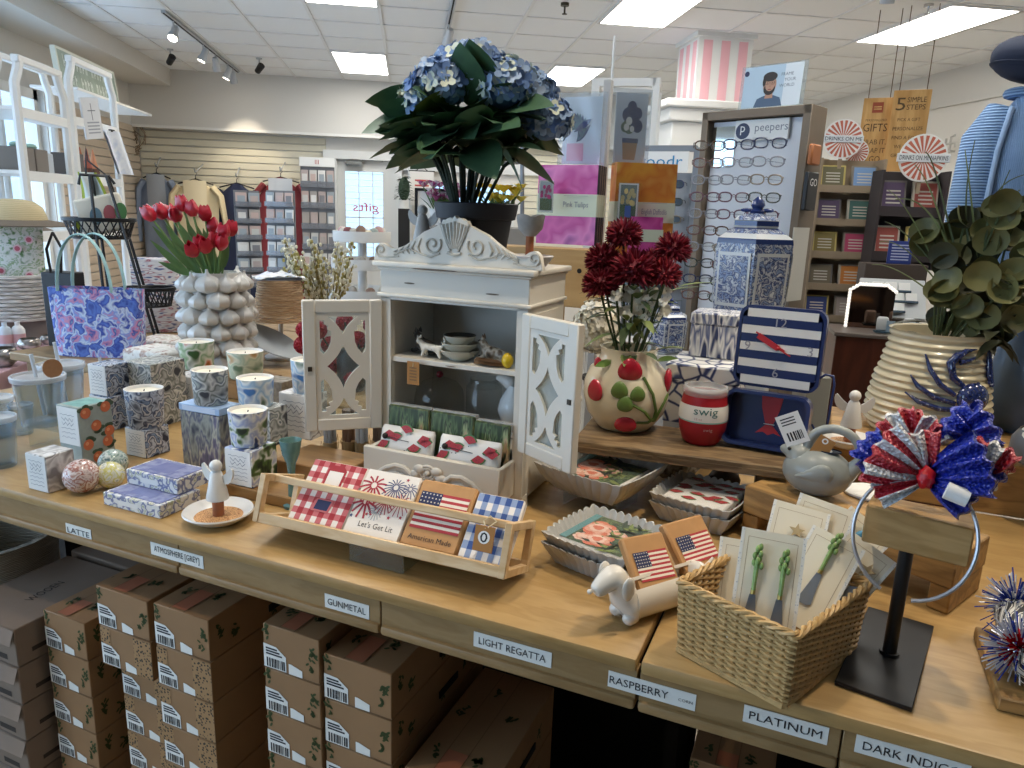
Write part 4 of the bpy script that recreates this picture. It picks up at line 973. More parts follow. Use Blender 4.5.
for k in range(40):
 a = k * 137.5; r = rnd.uniform(.02, .06); leafat(b, (r * math.cos(math.radians(a)), r * math.sin(math.radians(a)), rnd.uniform(.20, .275)), a, rnd.uniform(0, 35), .09, .075, 0, rnd.uniform(-40, 40), .2)
b.build('foliage', [lg, lg2], pot)
def floret(b, p, n, s, m):
 n = V(n).normalized(); q = n.to_track_quat('Z', 'Y').to_matrix().to_4x4(); q.translation = V(p); a0 = rnd.uniform(0, 90)
 for k in range(4):
  R_ = q @ TM((0, 0, 0), (0, 0, a0 + 90 * k))
  b.add([(0, 0, 0), (s * .4, -s * .42, s * .15), (s * .85, -s * .36, s * .28), (s * 1.05, 0, s * .26), (s * .85, s * .36, s * .28), (s * .4, s * .42, s * .15)], [(0, 1, 2, 3), (0, 3, 4, 5)], R_, m)
for (x, y, z, r) in heads:
 b = MB(); b.ball(r * .72, (x, y, z - r * .1), 2, 12, 8)
 n = int(110 * (r / .05) ** 2)
 for k in range(n):
  t_ = 1 - 2 * (k + .5) / n
  if t_ < -.62: continue
  a = k * 2.39996; rr = math.sqrt(1 - t_ * t_); d = V((rr * math.cos(a), rr * math.sin(a), t_))
  floret(b, V((x, y, z)) + V((d.x * r, d.y * r, d.z * r * .8)) * rnd.uniform(.82, 1.05), d + V((rnd.uniform(-.3, .3), rnd.uniform(-.3, .3), rnd.uniform(-.2, .3))), .0165, rnd.choice((0, 0, 0, 1, 1, 2, 2, 3)))
 b.build('flower_head', blue, pot)
for o in pot.children:
 if not o.name.startswith('pot'): o.location = (-.024, 0, 0)
cershade = mat('ceramic_shaded', 'a5a4a2', .5)  # backlit white ceramic, its shade put into the grey
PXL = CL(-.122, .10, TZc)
t = thing('angel_dish', 'angel figure dish in painted shade on the cabinet top left of the charcoal pot', 'figurine dish', PXL, YA)
MB().lathe([(0, 0), (.03, 0), (.036, .01), (.035, .012), (.028, .006), (0, .005)], 28).build('dish', cershade, t); MB().cyl(.009, .034, TM((0, 0, .006)), 0, 14).build('stem', terra, t); angel_figure(t, .92, .038, 0, cershade)
PXR = CL(.139, .046, TZc + .0045)
t = thing('feeder_dish', 'grey tulip-cup ornament on a terracotta stem in a white dish, right on the cabinet top', 'figurine dish', PXR, 0)
MB().lathe([(0, 0), (.028, 0), (.034, .008), (.041, .018), (.0395, .0195), (.032, .011), (0, .007)], 32).build('dish', mat('dish_mauve', 'c4bfbf', .35), t); MB().lathe([(0, .012), (.026, .012), (.031, .011)], 24).build('seed_filling', seed, t)['kind'] = 'stuff'
MB().cyl(.0075, .045, TM((-.004, 0, .008)), 0, 14).build('stem', terra, t)
MB().lathe([(0, 0), (.010, .001), (.022, .014), (.026, .034), (.0235, .034), (.019, .015), (0, .006)], 30, TM((-.004, 0, .052)), 0, lambda r, z, a: (r, z + (.006 * abs(math.sin(2 * a)) if z > .03 else 0))).build('cup', mat('cup_grey', '8f8d8a', .6, var=.15, vs=60), t)
# ================================================================== NAPKIN TRAY
pinel = wood('pine_light', 'e0c399', 'cda877', 8, .5, 0)
B1 = at(255, 521.7, .92); B2 = at(500, 579, .92); TL = (B2 - B1).length + .012; tyaw = math.degrees(math.atan2((B2 - B1).y, (B2 - B1).x))
org = (B1 + B2) / 2
tray = thing('napkin_caddy', 'long pine napkin caddy with a carrying bar at the table edge', 'caddy', org, 0); TILT = -19
tray.rotation_euler = (math.radians(TILT), 0, math.radians(tyaw))
th, td = .080, .105
for s in (-1, 1):
 b = MB(); x = s * (TL / 2 - .005)
 for y in (.006, td - .006): b.box(.011, .013, th, TM((x, y, 0)), 0, .001)
 b.box(.0105, td, .012, TM((x, td / 2, 0)), 0, .001); b.box(.0105, td, .012, TM((x, td / 2, th - .012)), 0, .001)
 b.build('end_frame', pinel, tray)
MB().box(TL, .010, .017, TM((0, .006, .0)), 0, .001).build('front_rail', pinel, tray)
MB().box(TL, .010, .017, TM((0, td - .006, .0)), 0, .001).box(TL - .02, td - .01, .004, TM((0, td / 2, .0)), 0).build('floor_board', pinel, tray)
MB().box(TL - .006, .012, .012, TM((0, .03, th - .0125)), 0, .0015).build('handle_bar', pinel, tray)
mtr = M.Translation(org) @ M.Rotation(math.radians(tyaw), 4, 'Z') @ M.Rotation(math.radians(TILT), 4, 'X')
gred, gwht, gmix = mat('gingham_red', 'a3262f', .6), mat('gingham_white', 'ece4dc', .6), mat('gingham_pink', 'c66a6c', .6)
gblu, gbmx, navy = mat('gingham_blue', '31508f', .6), mat('gingham_midblue', '8e9fc0', .6), mat('flag_navy', '1f2a55', .6)
fred, fwht = mat('flag_red', 'b2343c', .6), mat('flag_white', 'e9dfd0', .6)
krf = mat('kraft_wrap', 'b98a58', .65, var=.08, vs=40); inkd = mat('ink_dark', '3a2f2a', .7)
def pack(lab, x, w, h, y0, face, mats, rot=0, zoff=.014, lean=64, loc=None, yaw=None):
 t = thing('napkin_pack', lab, 'napkin pack')
 if loc is None:
  mw = mtr @ TM((x, y0, zoff)) @ TM((0, 0, 0), (-(90 - lean), 0, rot))
 else: mw = loc
 t.matrix_world = mw
 b = MB().box(w, .016, h, TM((0, .008, 0)), 0, .003)
 face(b, w, h, TM((0, -.0007, 0), (90, 0, 0)))
 b.build('napkin_block', mats, t)
 return t
def gingham(b, w, h, F, nx=5, ny=6, ov=None):
 for i in range(nx * 2):
  for j in range(ny * 2):
   a, c = i % 2, j % 2; m = 1 if a + c == 0 else (2 if a + c == 1 else 3)
   b.quad(-w / 2 + .002 + (w - .004) * i / nx / 2, .002 + (h - .004) * j / ny / 2, -w / 2 + .002 + (w - .004) * (i + 1) / nx / 2, .002 + (h - .004) * (j + 1) / ny / 2, F, m)
def f_truck(b, w, h, F):
 gingham(b, w, h, F, 5, 5)
 G = F @ TM((0, 0, .0005)); b.prism([(-.018, .06), (.018, .06), (.018, .098), (.010, .106), (-.012, .106), (-.018, .098)], .0004, G, 3); b.prism([(-.014, .064), (.014, .064), (.014, .095), (-.014, .095)], .0006, G, 1)
 b.prism([(-.017, .022), (.016, .022), (.018, .030), (.018, .044), (-.014, .044), (-.017, .038)], .0006, G, 2); b.prism([(-.013, .025), (.013, .025), (.015, .042), (-.011, .042)], .0009, G, 4)
def burst(b, x, y, r, G, m, n=14, w=.0011):
 for k in range(n):
  a = 2 * PI * k / n; p = []
  for i in range(5):
   t = .2 + .8 * i / 4; p.append((x + r * t * math.cos(a), y + r * t * math.sin(a) - r * .35 * t * t))
  for (x0, y0), (x1, y1) in zip(p, p[1:]):
   d = math.hypot(x1 - x0, y1 - y0) or 1; nx, ny = -(y1 - y0) / d * w, (x1 - x0) / d * w
   b.flat([(x0 - nx, y0 - ny), (x1 - nx, y1 - ny), (x1 + nx, y1 + ny), (x0 + nx, y0 + ny)], G, m)
def star(b, x, y, r, G, m): b.flat([(x + (r if k % 2 == 0 else r * .4) * math.sin(k * PI / 5), y + (r if k % 2 == 0 else r * .4) * math.cos(k * PI / 5)) for k in range(10)], G, m)
def f_fire(b, w, h, F):
 b.quad(-w / 2 + .001, .001, w / 2 - .001, h - .001, F, 1); G = F @ TM((0, 0, .0004))
 burst(b, -.028, .085, .026, G, 2, 12, .0016); burst(b, .012, .088, .022, G, 3, 18, .0008); burst(b, .030, .066, .020, G, 2, 14, .0007); burst(b, .004, .062, .018, G, 2, 16, .0009)
 burst(b, -.03, .055, .022, G, 2, 10, .0018); burst(b, .038, .09, .014, G, 3, 12, .0007); burst(b, -.006, .044, .013, G, 4, 14, .0006)
 for (x, y) in ((.028, .104), (-.046, .028), (.04, .04), (-.02, .035), (.02, .036)): star(b, x, y, .004, G, 2 if x > -.03 else 3)
 b.text("Let's Get Lit", .0095, G @ TM((.004, .018, 0)), 5, .062)
def flag(b, x0, y0, w, h, G, star_n=(6, 5)):
 for k in range(13): b.quad(x0, y0 + h * k / 13, x0 + w, y0 + h * (k + 1) / 13, G, 2 if k % 2 == 0 else 1)
 b.quad(x0, y0 + h * 6 / 13, x0 + w * .44, y0 + h, G @ TM((0, 0, .0003)), 3)
 for i in range(star_n[0]):
  for j in range(star_n[1]): star(b, x0 + w * .44 * (i + .5 + (.0 if j % 2 else .0)) / star_n[0], y0 + h * 6 / 13 + h * 7 / 13 * (j + .5) / star_n[1], h * .030, G @ TM((0, 0, .0006)), 1)
def f_am(b, w, h, F):
 G = F @ TM((0, 0, .0003)); flag(b, -w * .42, .030, w * .86, .062, G); b.text('American Made', .0085, G @ TM((0, .016, .0002)), 4, .074)
def f_flag(b, w, h, F): flag(b, -w * .38, h * .2, w * .80, h * .5, F @ TM((0, 0, .0003)))
def f_blue(b, w, h, F): gingham(b, w, h, F, 4, 4)
pack('red gingham napkin pack with a truck picture in the caddy', -.118, .108, .113, .017, f_truck, [gwht, gwht, gmix, gred, navy])
pack('white napkin pack with red and blue fireworks in the caddy', -.013, .100, .113, .017, f_fire, [gwht, mat('cream_paper', 'e9e0d5', .6), mat('print_red2', 'a83240', .6), mat('print_navy', '3a4674', .6), mat('print_grey', '9aa0a4', .6), inkd])
pack('kraft napkin pack with a flag and dark lettering in the caddy', .088, .098, .113, .017, f_am, [krf, fwht, fred, navy, inkd])
pack('blue gingham napkin pack at the right end of the caddy', .179, .078, .108, .017, f_blue, [gwht, gwht, gbmx, gblu])
t = thing('gift_tag', 'square kraft gift tag with a white medallion hanging from the caddy bar', 'tag'); t.matrix_world = mtr @ TM((TL / 2 - .045, .012, .030), (0, 0, 0))
b = MB().box(.032, .0012, .038, None, 0, .0005); b.build('tag_card', mat('kraft_tag', 'a9773f', .7), t)
b = MB().disc(0, .021, .0095, TM((0, -.0009, 0), (90, 0, 0)), 0, 18); b.disc(0, .021, .006, TM((0, -.0011, 0), (90, 0, 0)), 1, 8, .0075); b.disc(0, .021, .003, TM((0, -.0013, 0), (90, 0, 0)), 0, 8, .005); b.build('medallion', [label_w, ink], t)
MB().tube([(0, 0, .034), (-.006, .004, .044), (.0, .012, .052), (.012, .01, .046), (.004, -.001, .036)], .0011, 6).build('string', mat('jute', 'd9c9a6', .8), t)
b = MB(); b.box(.10, .003, .034, TM((0, 0, 0))); b.box(.10, .05, .003, TM((0, .026, .034)));
for s in (-1, 1): b.box(.003, .05, .034, TM((s * .0485, .0265, 0)))
tag(b.build('acrylic_riser', acr, loc=tab(.822, .058, T + .0005), yaw=YA), 'clear acrylic riser under the front of the napkin caddy', 'riser')
# ================================================================== SCALLOPED TRAYS
scal = mat('tray_glaze', 'b9b8b4', .3, var=.06, vs=30, coat=.2)
def scallop_tray(nm, lab, ctr, yaw, side, h, base=.74):
 n = 216; t = thing('scalloped_tray', lab, 'tray', ctr, yaw)
 def sq(k, u):
  a = 2 * PI * u; c, s = math.cos(a), math.sin(a); e = max(abs(c), abs(s)); r = 1 / (e ** .82)
  return r * c, r * s
 P = [(base * .92, 0), (base, .002), (.90, .62), (1.0, 1.0), (.965, 1.0), (.86, .62), (base * .92, .13), (.0, .11)]
 def f(u, v):
  i = int(round(v * (len(P) - 1))); k, z = P[i]; x, y = sq(k, u)
  sc_ = 1 + (.045 * abs(math.sin(u * 2 * PI * 18)) if z > .3 else .02 * abs(math.sin(u * 2 * PI * 18)))
  return (x * k * side / 2 * sc_, y * k * side / 2 * sc_, z * h + (.004 * abs(math.sin(u * 2 * PI * 18)) if z == 1 else 0))
 MB().grid(f, n, len(P), None, 0, cu=True).build('tray_body', scal, t)
 return t
flor = pat('floral_print', 'noise', ['2c3d30', '4d6647', '23332a', '687a4a', '35483a', '8a9358'], 30, .5, dist=1.2, detail=2, pos=[.3, .42, .48, .54, .6, .68])
petals = [mat('petal_coral', 'd8795f', .5), mat('petal_pink', 'e3a893', .5), mat('petal_blush', 'ecc9b8', .5), mat('petal_mauve', 'a98a95', .5)]
rnd = random.Random(21)
def blossom(b, x, y, r, G, m0=2):
 for ring, (k, n, m) in enumerate(((1, 7, m0), (.72, 6, m0 + 1 if m0 < 4 else 3), (.45, 5, m0 + 2 if m0 < 4 else 4), (.2, 3, m0))):
  for i in range(n):
   a = 2 * PI * i / n + ring; b.disc(x + r * k * .6 * math.cos(a), y + r * k * .6 * math.sin(a), r * .42 * (k * .6 + .4), G @ TM((0, 0, .0004 * ring + .00005 * i), (0, 0, 0)), m, 9, r * .34 * (k * .6 + .4))
def paper_pack(lab, ctr, yaw, side, h, kind, tiltx=0):
 t = thing('paper_napkins', lab, 'napkin pack', ctr, yaw)
 if tiltx: t.rotation_euler[0] = math.radians(tiltx)
 b = MB().box(side, side, h, None, 0, .003); G = TM((0, 0, h + .0004))
 if kind == 'floral':
  b.quad(-side / 2 + .002, -side / 2 + .002, side / 2 - .002, side / 2 - .002, G, 1)
  G2 = G @ TM((0, 0, .0004)); s = side
  blossom(b, -s * .20, s * .08, s * .27, G2, 2); blossom(b, -s * .02, -s * .24, s * .25, G2, 2); blossom(b, s * .10, s * .08, s * .17, G2, 3); blossom(b, -s * .22, -s * .30, s * .14, G2, 4)
  for k in range(26):
   b.leaf(s * rnd.uniform(.22, .34), s * .07, G2 @ TM((s * rnd.uniform(-.1, .4), s * rnd.uniform(-.4, .4), .0006), (0, 0, rnd.uniform(0, 360))), 5 if k % 2 else 6, .0, 0)
  b.quad(-side / 2 + .002, -side / 2 + .002, -side / 2 + side * .13, side / 2 - .002, G @ TM((0, 0, .001)), 7)
  b.build('napkin_block', [whitep, flor, petals[0], petals[1], petals[2], mat('leaf_lime', '7c8b4c', .5), mat('leaf_deep', '33463a', .5), mat('teal_band', '5f8f92', .5)], t)
 else:
  for i in range(4):
   for j in range(4): melon(b, side * (-.36 + .25 * i + (.05 if j % 2 else 0)), side * (-.28 + .25 * j), side * .14, rnd.choice((0, 170, 30, 200)), G @ TM((0, 0, .0002)))
  for i in range(4): melon(b, side * (-.36 + .25 * i), h * .5, h * .42, 10, TM((0, -side / 2 - .0006, 0), (90, 0, 0))); melon(b, side * (-.36 + .25 * i), h * .5, h * .42, 10, TM((side / 2 + .0006, 0, 0), (90, 0, 90)))
  b.build('napkin_block', [whitep, red, rind, blk], t)
 MB().box(side + .003, side + .003, h + .003, TM((0, 0, -.0006))).build('clear_wrap', glass('wrap', 'ffffff', .03, .12, 1.2), t)
YT = YA - 15
A_ = tab(1.060, .482, T + .0305); B_ = tab(1.142, .244, T + .001); C_ = tab(1.252, .505, T + .001)
for k, (s, z, l) in enumerate(((.185, 0, ''),)):
 scallop_tray('', 'large grey scalloped tray on an acrylic stand under the plank, beside the cabinet door', A_, YT, .196, .052, .66)
paper_pack('floral paper napkins lying in the large scalloped tray by the cabinet door', A_ + W3 * .0265, YT, .138, .012, 'floral')
b = MB(); b.box(.11, .11, .003, TM((0, 0, .0265)));
for sx in (-1, 1): b.box(.003, .11, .0265, TM((sx * .05, 0, 0)))
tag(b.build('acrylic_riser', acr, loc=tab(1.060, .482, T + .0005), yaw=YT), 'clear acrylic stand under the large floral tray', 'riser')
scallop_tray('', 'lower grey scalloped tray of the stack beside the flag napkins', B_, YT, .158, .034, .78)
scallop_tray('', 'upper grey scalloped tray of the stack beside the flag napkins', B_ + W3 * .0175, YT, .158, .034, .78)
paper_pack('floral paper napkins with a teal edge in the upper tray beside the flag napkins', B_ + W3 * .026, YT, .117, .021, 'floral', 0)
scallop_tray('', 'lower grey scalloped tray of the stack holding watermelon napkins', C_, YT + 4, .156, .034, .78)
scallop_tray('', 'upper grey scalloped tray of the stack holding watermelon napkins', C_ + W3 * .0175, YT + 4, .156, .034, .78)
paper_pack('watermelon-print paper napkins in the upper tray under the plank', C_ + W3 * .026, YT + 4, .117, .022, 'melon')
# ================================================================== DACHSHUND DISH
dogm = mat('dog_glaze', 'e4dccf', .22, coat=.4)
dp = (at(622, 630, T) + at(700, 612, T)) / 2
dv = at(700, 606, T) - at(612, 630, T); dyaw = math.degrees(math.atan2(dv.y, dv.x))
dog = thing('dachshund_dish', 'white glazed dachshund-shaped dish holding two flag napkin packs', 'dish', at(611, 629, T) + TN * .012 + W3 * .0005, dyaw + 4); dog.scale = (1.18, 1.12, 1.16)
nd = dict(c=(.030, 0, .028, .023), b=(.014, 0, .034, .021), n=(.004, 0, .050, .0165), h=(-.003, 0, .066, .0185), f=(-.014, 0, .061, .0145), m=(-.027, 0, .053, .0105), z=(-.033, 0, .050, .0085),
          l=(.016, .013, .012, .0105), l1=(.005, .014, .0065, .008), r=(.016, -.013, .012, .0105), r1=(.005, -.014, .0065, .008))
skin('body', dogm, dog, nd, [('c', 'b'), ('b', 'n'), ('n', 'h'), ('h', 'f'), ('f', 'm'), ('m', 'z'), ('c', 'l'), ('l', 'l1'), ('c', 'r'), ('r', 'r1')], 2)
LX = .135
def trough(u, v):
 x = .020 + u * (LX - .02); i = int(round(v * 10)); a = -PI * .5 - PI * .62 + 2 * PI * .62 * (i / 10)
 R_ = .024 * (1 - .1 * u); return (x, R_ * math.cos(a), .026 + R_ * math.sin(a) * .98)
b = MB()
pr = [(.024 * math.cos(a), .026 + .025 * math.sin(a)) for a in [math.radians(200 + 140 * i / 10) for i in range(11)]]
ang = [math.radians(125 + 290 * i / 20) for i in range(21)]
outr = [(.0235 * math.cos(a), max(.0015, .026 + .0245 * math.sin(a))) for a in ang]; inr = [(.0195 * math.cos(a), max(.006, .026 + .0205 * math.sin(a))) for a in ang[::-1]]
b.prism(outr + inr, LX - .018, TM((.018, 0, 0)) @ M.Rotation(math.radians(90), 4, 'Z') @ M.Rotation(math.radians(90), 4, 'X'))
for x in (LX,): b.prism(outr, .006, TM((x - .005, 0, 0)) @ M.Rotation(math.radians(90), 4, 'Z') @ M.Rotation(math.radians(90), 4, 'X'))
b.ball((.014, .0225, .0235), (LX - .002, 0, .026), 0, 18, 12)
b.build('trough', dogm, dog)
for s in (-1, 1):
 MB().ball((.0095, .0042, .016), (.006, s * .0165, .058), 0, 14, 10, TM(rot=(s * -6, -6, 0))).build('ear', dogm, dog)
 MB().ball((.008, .007, .0075), (LX - .012, s * .016, .0075)).build('hind_foot', dogm, dog)
MB().tube([(.0150 * math.cos(a) + .007, .0150 * math.sin(a), .0455 - .004 * math.cos(a)) for a in [2 * PI * i / 20 for i in range(20)]], .0022, 6, closed=True).build('collar', dogm, dog)
e = MB(); e.ball(.0032, (-.0385, 0, .0530), 0, 10, 6)
e.build('nose', dogm, dog)
MB().tube([(LX - .002, 0, .034), (LX + .012, 0, .040), (LX + .022, 0, .050)], [.006, .004, .002], 8).build('tail', dogm, dog)
dm = M.Translation(dog.location) @ M.Rotation(math.radians(dyaw + 4), 4, 'Z')
def flagpack(lab, px, py, px2, py2, z):
 p, q = at(px, py, z), at(px2, py2, z); d = q - p
 mw = M.Translation((p + q) / 2) @ M.Rotation(math.atan2(d.y, d.x), 4, 'Z') @ M.Rotation(math.radians(-44), 4, 'X')
 return pack(lab, 0, d.length, .086, 0, f_flag, [krf, fwht, fred, navy, inkd], loc=mw)
flagpack('left kraft napkin pack with a flag standing in the dachshund dish', 641, 596, 683, 587, T + .032)
flagpack('right kraft napkin pack with a flag standing in the dachshund dish', 688, 578, 727, 565, T + .036)
# ================================================================== WICKER BASKET
rattan = mat('rattan', 'c39f69', .5, var=.18, vs=120); rattan2 = mat('rattan_dark', '9a7a49', .6)
pc, pl_, pr_ = at(783, 710, T), at(678, 652, T), at(849, 649, T)
exv = (pc - pl_); bw = exv.length; byaw = math.degrees(math.atan2(exv.y, exv.x)); bd = (pr_ - pc).length
bex = exv.normalized(); bey = V((-bex.y, bex.x, 0))
bc = pc - bex * bw / 2 + bey * bd / 2
bk = thing('wicker_basket', 'square wicker basket full of spreader cards at the table edge', 'basket', bc + W3 * .0008, byaw)
BH = .102
def rect(t, w, d, rr=.012):
 P = 2 * (w + d); s = (t % 1) * P; hw_, hd = w / 2, d / 2
 if s < w: x, y, nx, ny = -hw_ + s, -hd, 0, -1
 elif s < w + d: x, y, nx, ny = hw_, -hd + s - w, 1, 0
 elif s < 2 * w + d: x, y, nx, ny = hw_ - (s - w - d), hd, 0, 1
 else: x, y, nx, ny = -hw_, hd - (s - 2 * w - d), -1, 0
 return x, y, nx, ny
b = MB(); rows = 23; NS = 46
for j in range(rows):
 z = .003 + (BH - .012) * j / (rows - 1); k = z / BH; w_, d_ = bw * (1 + .07 * k), bd * (1 + .05 * k)
 pts = []
 for i in range(NS * 3):
  x, y, nx, ny = rect(i / (NS * 3), w_, d_); o = .0024 * math.sin(i / 3 * PI + (j % 2) * PI)
  x0, y0 = x, y
  cxr = min(abs(w_ / 2 - abs(x)), 1) ; pts.append((x + nx * o, y + ny * o, z))
 b.tube(pts, .00235, 5, 0, closed=True)
b.build('woven_side', rattan, bk)
b = MB()
for i in range(NS):
 x, y, nx, ny = rect((i + .5) / NS, bw, bd); x2, y2, _, _ = rect((i + .5) / NS, bw * 1.06, bd * 1.045); b.tube([(x, y, .001), (x2, y2, BH - .004)], .0017, 5)
b.build('stakes', rattan2, bk)
b = MB()
for q in range(3):
 pts = []
 for i in range(150):
  x, y, nx, ny = rect(i / 150, bw * 1.072, bd * 1.055); a = i / 150 * 2 * PI * 16 + q * 2.09; pts.append((x + nx * .0032 * math.cos(a), y + ny * .0032 * math.cos(a), BH - .003 + .0032 * math.sin(a)))
 b.tube(pts, .0026, 5, closed=True)
for q in range(2): b.tube([(rect(i / 120, bw * 1.01, bd * 1.01)[0] , rect(i / 120, bw * 1.01, bd * 1.01)[1], .0025 + .0035 * q) for i in range(120)], .0028, 5, closed=True)
b.build('rim', rattan, bk)
MB().box(bw * .98, bd * .98, .003, TM((0, 0, .0))).build('base', rattan2, bk)
cardm = mat('card_cream', 'e6ddc6', .6); cardb = pat('card_border', 'voronoi', ['8d99ad', 'e9e6dc', 'e9e6dc'], 320, .6, pos=[0, .35, .5]); steel = mat('spreader_steel', '8d949d', .3, me=.6)
grn = mat('asparagus_green', '7f9c5a', .4, var=.2, vs=120); gold = mat('spreader_gold', 'b39a55', .35, me=.6); bluf = mat('fish_blue', '3e7d9b', .35); star_m = mat('starfish_tan', 'b9a37a', .5)
mb_ = M.Translation(bc) @ M.Rotation(math.radians(byaw), 4, 'Z')
def spreader(b, x, y0, kind):
 b.prism([(x - .0035, y0 + .045), (x + .0035, y0 + .045), (x + .0085, y0 + .004), (x + .004, y0), (x - .006, y0), (x - .0085, y0 + .01)], .001, TM((0, -.0012, 0), (90, 0, 0)), 0)
 b.tube([(x, -.003, y0 + .045), (x, -.003, y0 + .052)], .0028, 8, 1)
 if kind == 'asp':
  b.tube([(x, -.005, y0 + .05), (x, -.0055, y0 + .07), (x, -.0055, y0 + .085)], [.0024, .0029, .0033], 8, 2)
  for k in range(9):
   a = k * 2.4; zz = .080 + .0028 * k; r = .0052 * (1 - k / 14); b.ball((.0028, .0026, .0046), (x + r * math.cos(a), -.0065 + r * .5 * math.sin(a), y0 + zz), 2, 8, 6)
 elif kind == 'fish':
  b.ball((.006, .004, .012), (x, -.005, y0 + .066), 3, 12, 8); b.prism([(x - .007, y0 + .086), (x, y0 + .074), (x + .007, y0 + .086)], .003, TM((0, -.003, 0), (90, 0, 0)), 3)
 else:
  G = TM((0, -.003, 0), (90, 0, 0)); b.tube([(x, -.003, y0 + .05), (x, -.003, y0 + .06)], .002, 6, 1); b.prism([(x + (.011 if k % 2 == 0 else .0045) * math.sin(k * PI / 5), y0 + .068 + (.011 if k % 2 == 0 else .0045) * math.cos(k * PI / 5)) for k in range(10)], .0035, G, 4)
def scard(lab, mw, w=.072, h=.130, kinds=('asp', 'asp'), y0=.012):
 t = thing('spreader_card', lab, 'carded spreaders'); t.matrix_world = mw
 b = MB().box(w, .0018, h, TM((0, .001, 0)), 0); b.quad(-w / 2, 0, -w / 2 + .004, h, TM((0, -.0003, 0), (90, 0, 0)), 1); b.quad(w / 2 - .004, 0, w / 2, h, TM((0, -.0003, 0), (90, 0, 0)), 1)
 F = TM((0, -.0004, 0), (90, 0, 0))
 for (x0, y0_, x1, y1) in ((-w / 2 + .009, h - .010, w / 2 - .009, h - .0096), (-w / 2 + .009, .01, -w / 2 + .0094, h - .01), (w / 2 - .0094, .01, w / 2 - .009, h - .01)): b.quad(x0, y0_, x1, y1, F, 2)
 b.build('card', [cardm, cardb, rattan2], t)
 n = len(kinds)
 for i, k in enumerate(kinds):
  q = MB(); spreader(q, (i - (n - 1) / 2) * .031, y0, k); q.build('spreader', [steel, gold, grn, bluf, star_m], t)
def cw(px, py, z, yaw, lean, roll=0):
 """card whose bottom middle lies at that pixel on height z"""
 p = at(px, py, z); return M.Translation(p) @ M.Rotation(math.radians(yaw), 4, 'Z') @ M.Rotation(math.radians(-lean), 4, 'X') @ M.Rotation(math.radians(roll), 4, 'Y')
zc_ = T + .052
scard('front spreader card with two green asparagus handles in the wicker basket', cw(759, 645, T + .055, -24, 24, 3), .076, .135)
scard('spreader card behind the front asparagus card, its edge showing at the left', cw(738, 628, T + .020, -20, 26, 3), .072, .116, ())
scard('spreader card with a green asparagus handle leaning right in the basket', cw(792, 624, T + .040, -36, 32, 17), .070, .130, ('asp',), .03)
scard('spreader card with starfish handles leaning far right in the basket', cw(806, 622, T + .036, -42, 36, 25), .072, .135, ('star', 'star'), .035)
scard('plain-topped spreader card at the back of the basket', cw(782, 592, T + .045, -26, 30, 8), .078, .125, ('star',), .02)
scard('rearmost spreader card standing in the basket', cw(800, 585, T + .050, -28, 26, 12), .078, .125, ('star',), .02)
scard('spreader card with a blue fish handle behind the headband stand', cw(808, 588, T + .040, -40, 30, 30), .072, .130, ('fish',), .035)
# ================================================================== PLANK SHELF AND WHAT STANDS ON IT
PZ = 1.0
old = wood('plank_wood', '8a7355', '5f4c36', 13, .55, 0); oldl = wood('plank_light', 'b8915a', '8d6c42', 9, .55, 0)
pa, pb = at(572, 441, PZ), at(792, 469, PZ); pd_ = pb - pa; pyaw = math.degrees(math.atan2(pd_.y, pd_.x)); PE = pd_.normalized(); PN = V((-PE.y, PE.x, 0))
def plk(u, v, z=PZ): p = pa + PE * u + PN * v; return V((p.x, p.y, z))
plen = pd_.length
b = MB(); b.box(plen, .085, .022, TM((0, .0425, -.022)), 0, .002); b.box(plen, .10, .021, TM((0, .137, -.022)), 0, .002)
for k in range(5): b.box(plen * .18, .002, .003, TM((-plen * .4 + k * plen * .2, -.0005, -.012)), 0)
pk = b.build('plank_shelf', old, loc=plk(plen / 2, 0, PZ), yaw=pyaw)
tag(pk, 'weathered plank shelf on blocks carrying the tulip vase and the red cup', 'shelf')
for u, l in ((.03, 'left'), (plen - .03, 'right')):
 o = MB().box(.05, .06, PZ - T - .0235, None, 0, .003).build('shelf_block', dark if 0 else old, loc=plk(u, .155, T + .0005), yaw=pyaw)
 tag(o, f'wooden block under the {l} end of the weathered plank shelf', 'block')
bagm = pat('poly_bag', 'noise', ['8a8782', 'bdbab4', '6e6b66', 'd9d7d2'], 30, .12, detail=3, pos=[.3, .45, .55, .7], sp=.8)
def lump(nm, lab, cat, p, r, m, yaw=0):
 o = MB().ball(r, (0, 0, S(r)[2]), 0, 24, 14, None, lambda q: q * (1 + .16 * noise.noise(q * 2.3 + V((lab.__len__(), 0, 0))))).build(nm, m, loc=p + W3 * .002, yaw=yaw)
 return tag(o, lab, cat)
lump('wrapped_parcel', 'crinkled clear-wrapped parcel under the plank behind the floral tray', 'parcel', tab(1.165, .70, T), (.07, .04, .032), bagm, 20)
lump('bread_loaf', 'dark rounded loaf-like parcel under the middle of the plank', 'parcel', tab(1.27, .66, T), (.035, .028, .027), mat('loaf_brown', '5a4d42', .5, var=.15, vs=30), 10)
o = MB().box(.14, .06, .045, None, 0, .006).build('parcel_box', mat('parcel_tan', '7a6a58', .6, var=.12, vs=20), loc=tab(1.42, .745, T + .0005), yaw=YA - 8); tag(o, 'tan wrapped box under the right end of the plank', 'box')
tvp = at(622, 428, PZ) + PN * .02; tr_ = 42 * pxm(tvp)
tv = thing('tulip_vase', 'cream vase with raised red tulips holding dark red mums on the plank', 'vase', V((tvp.x, tvp.y, PZ + .0005)), 0)
creamv = mat('vase_cream', 'e2d8c0', .2, coat=.5, var=.03, vs=12)
HV = hgt(tvp, 347) - PZ
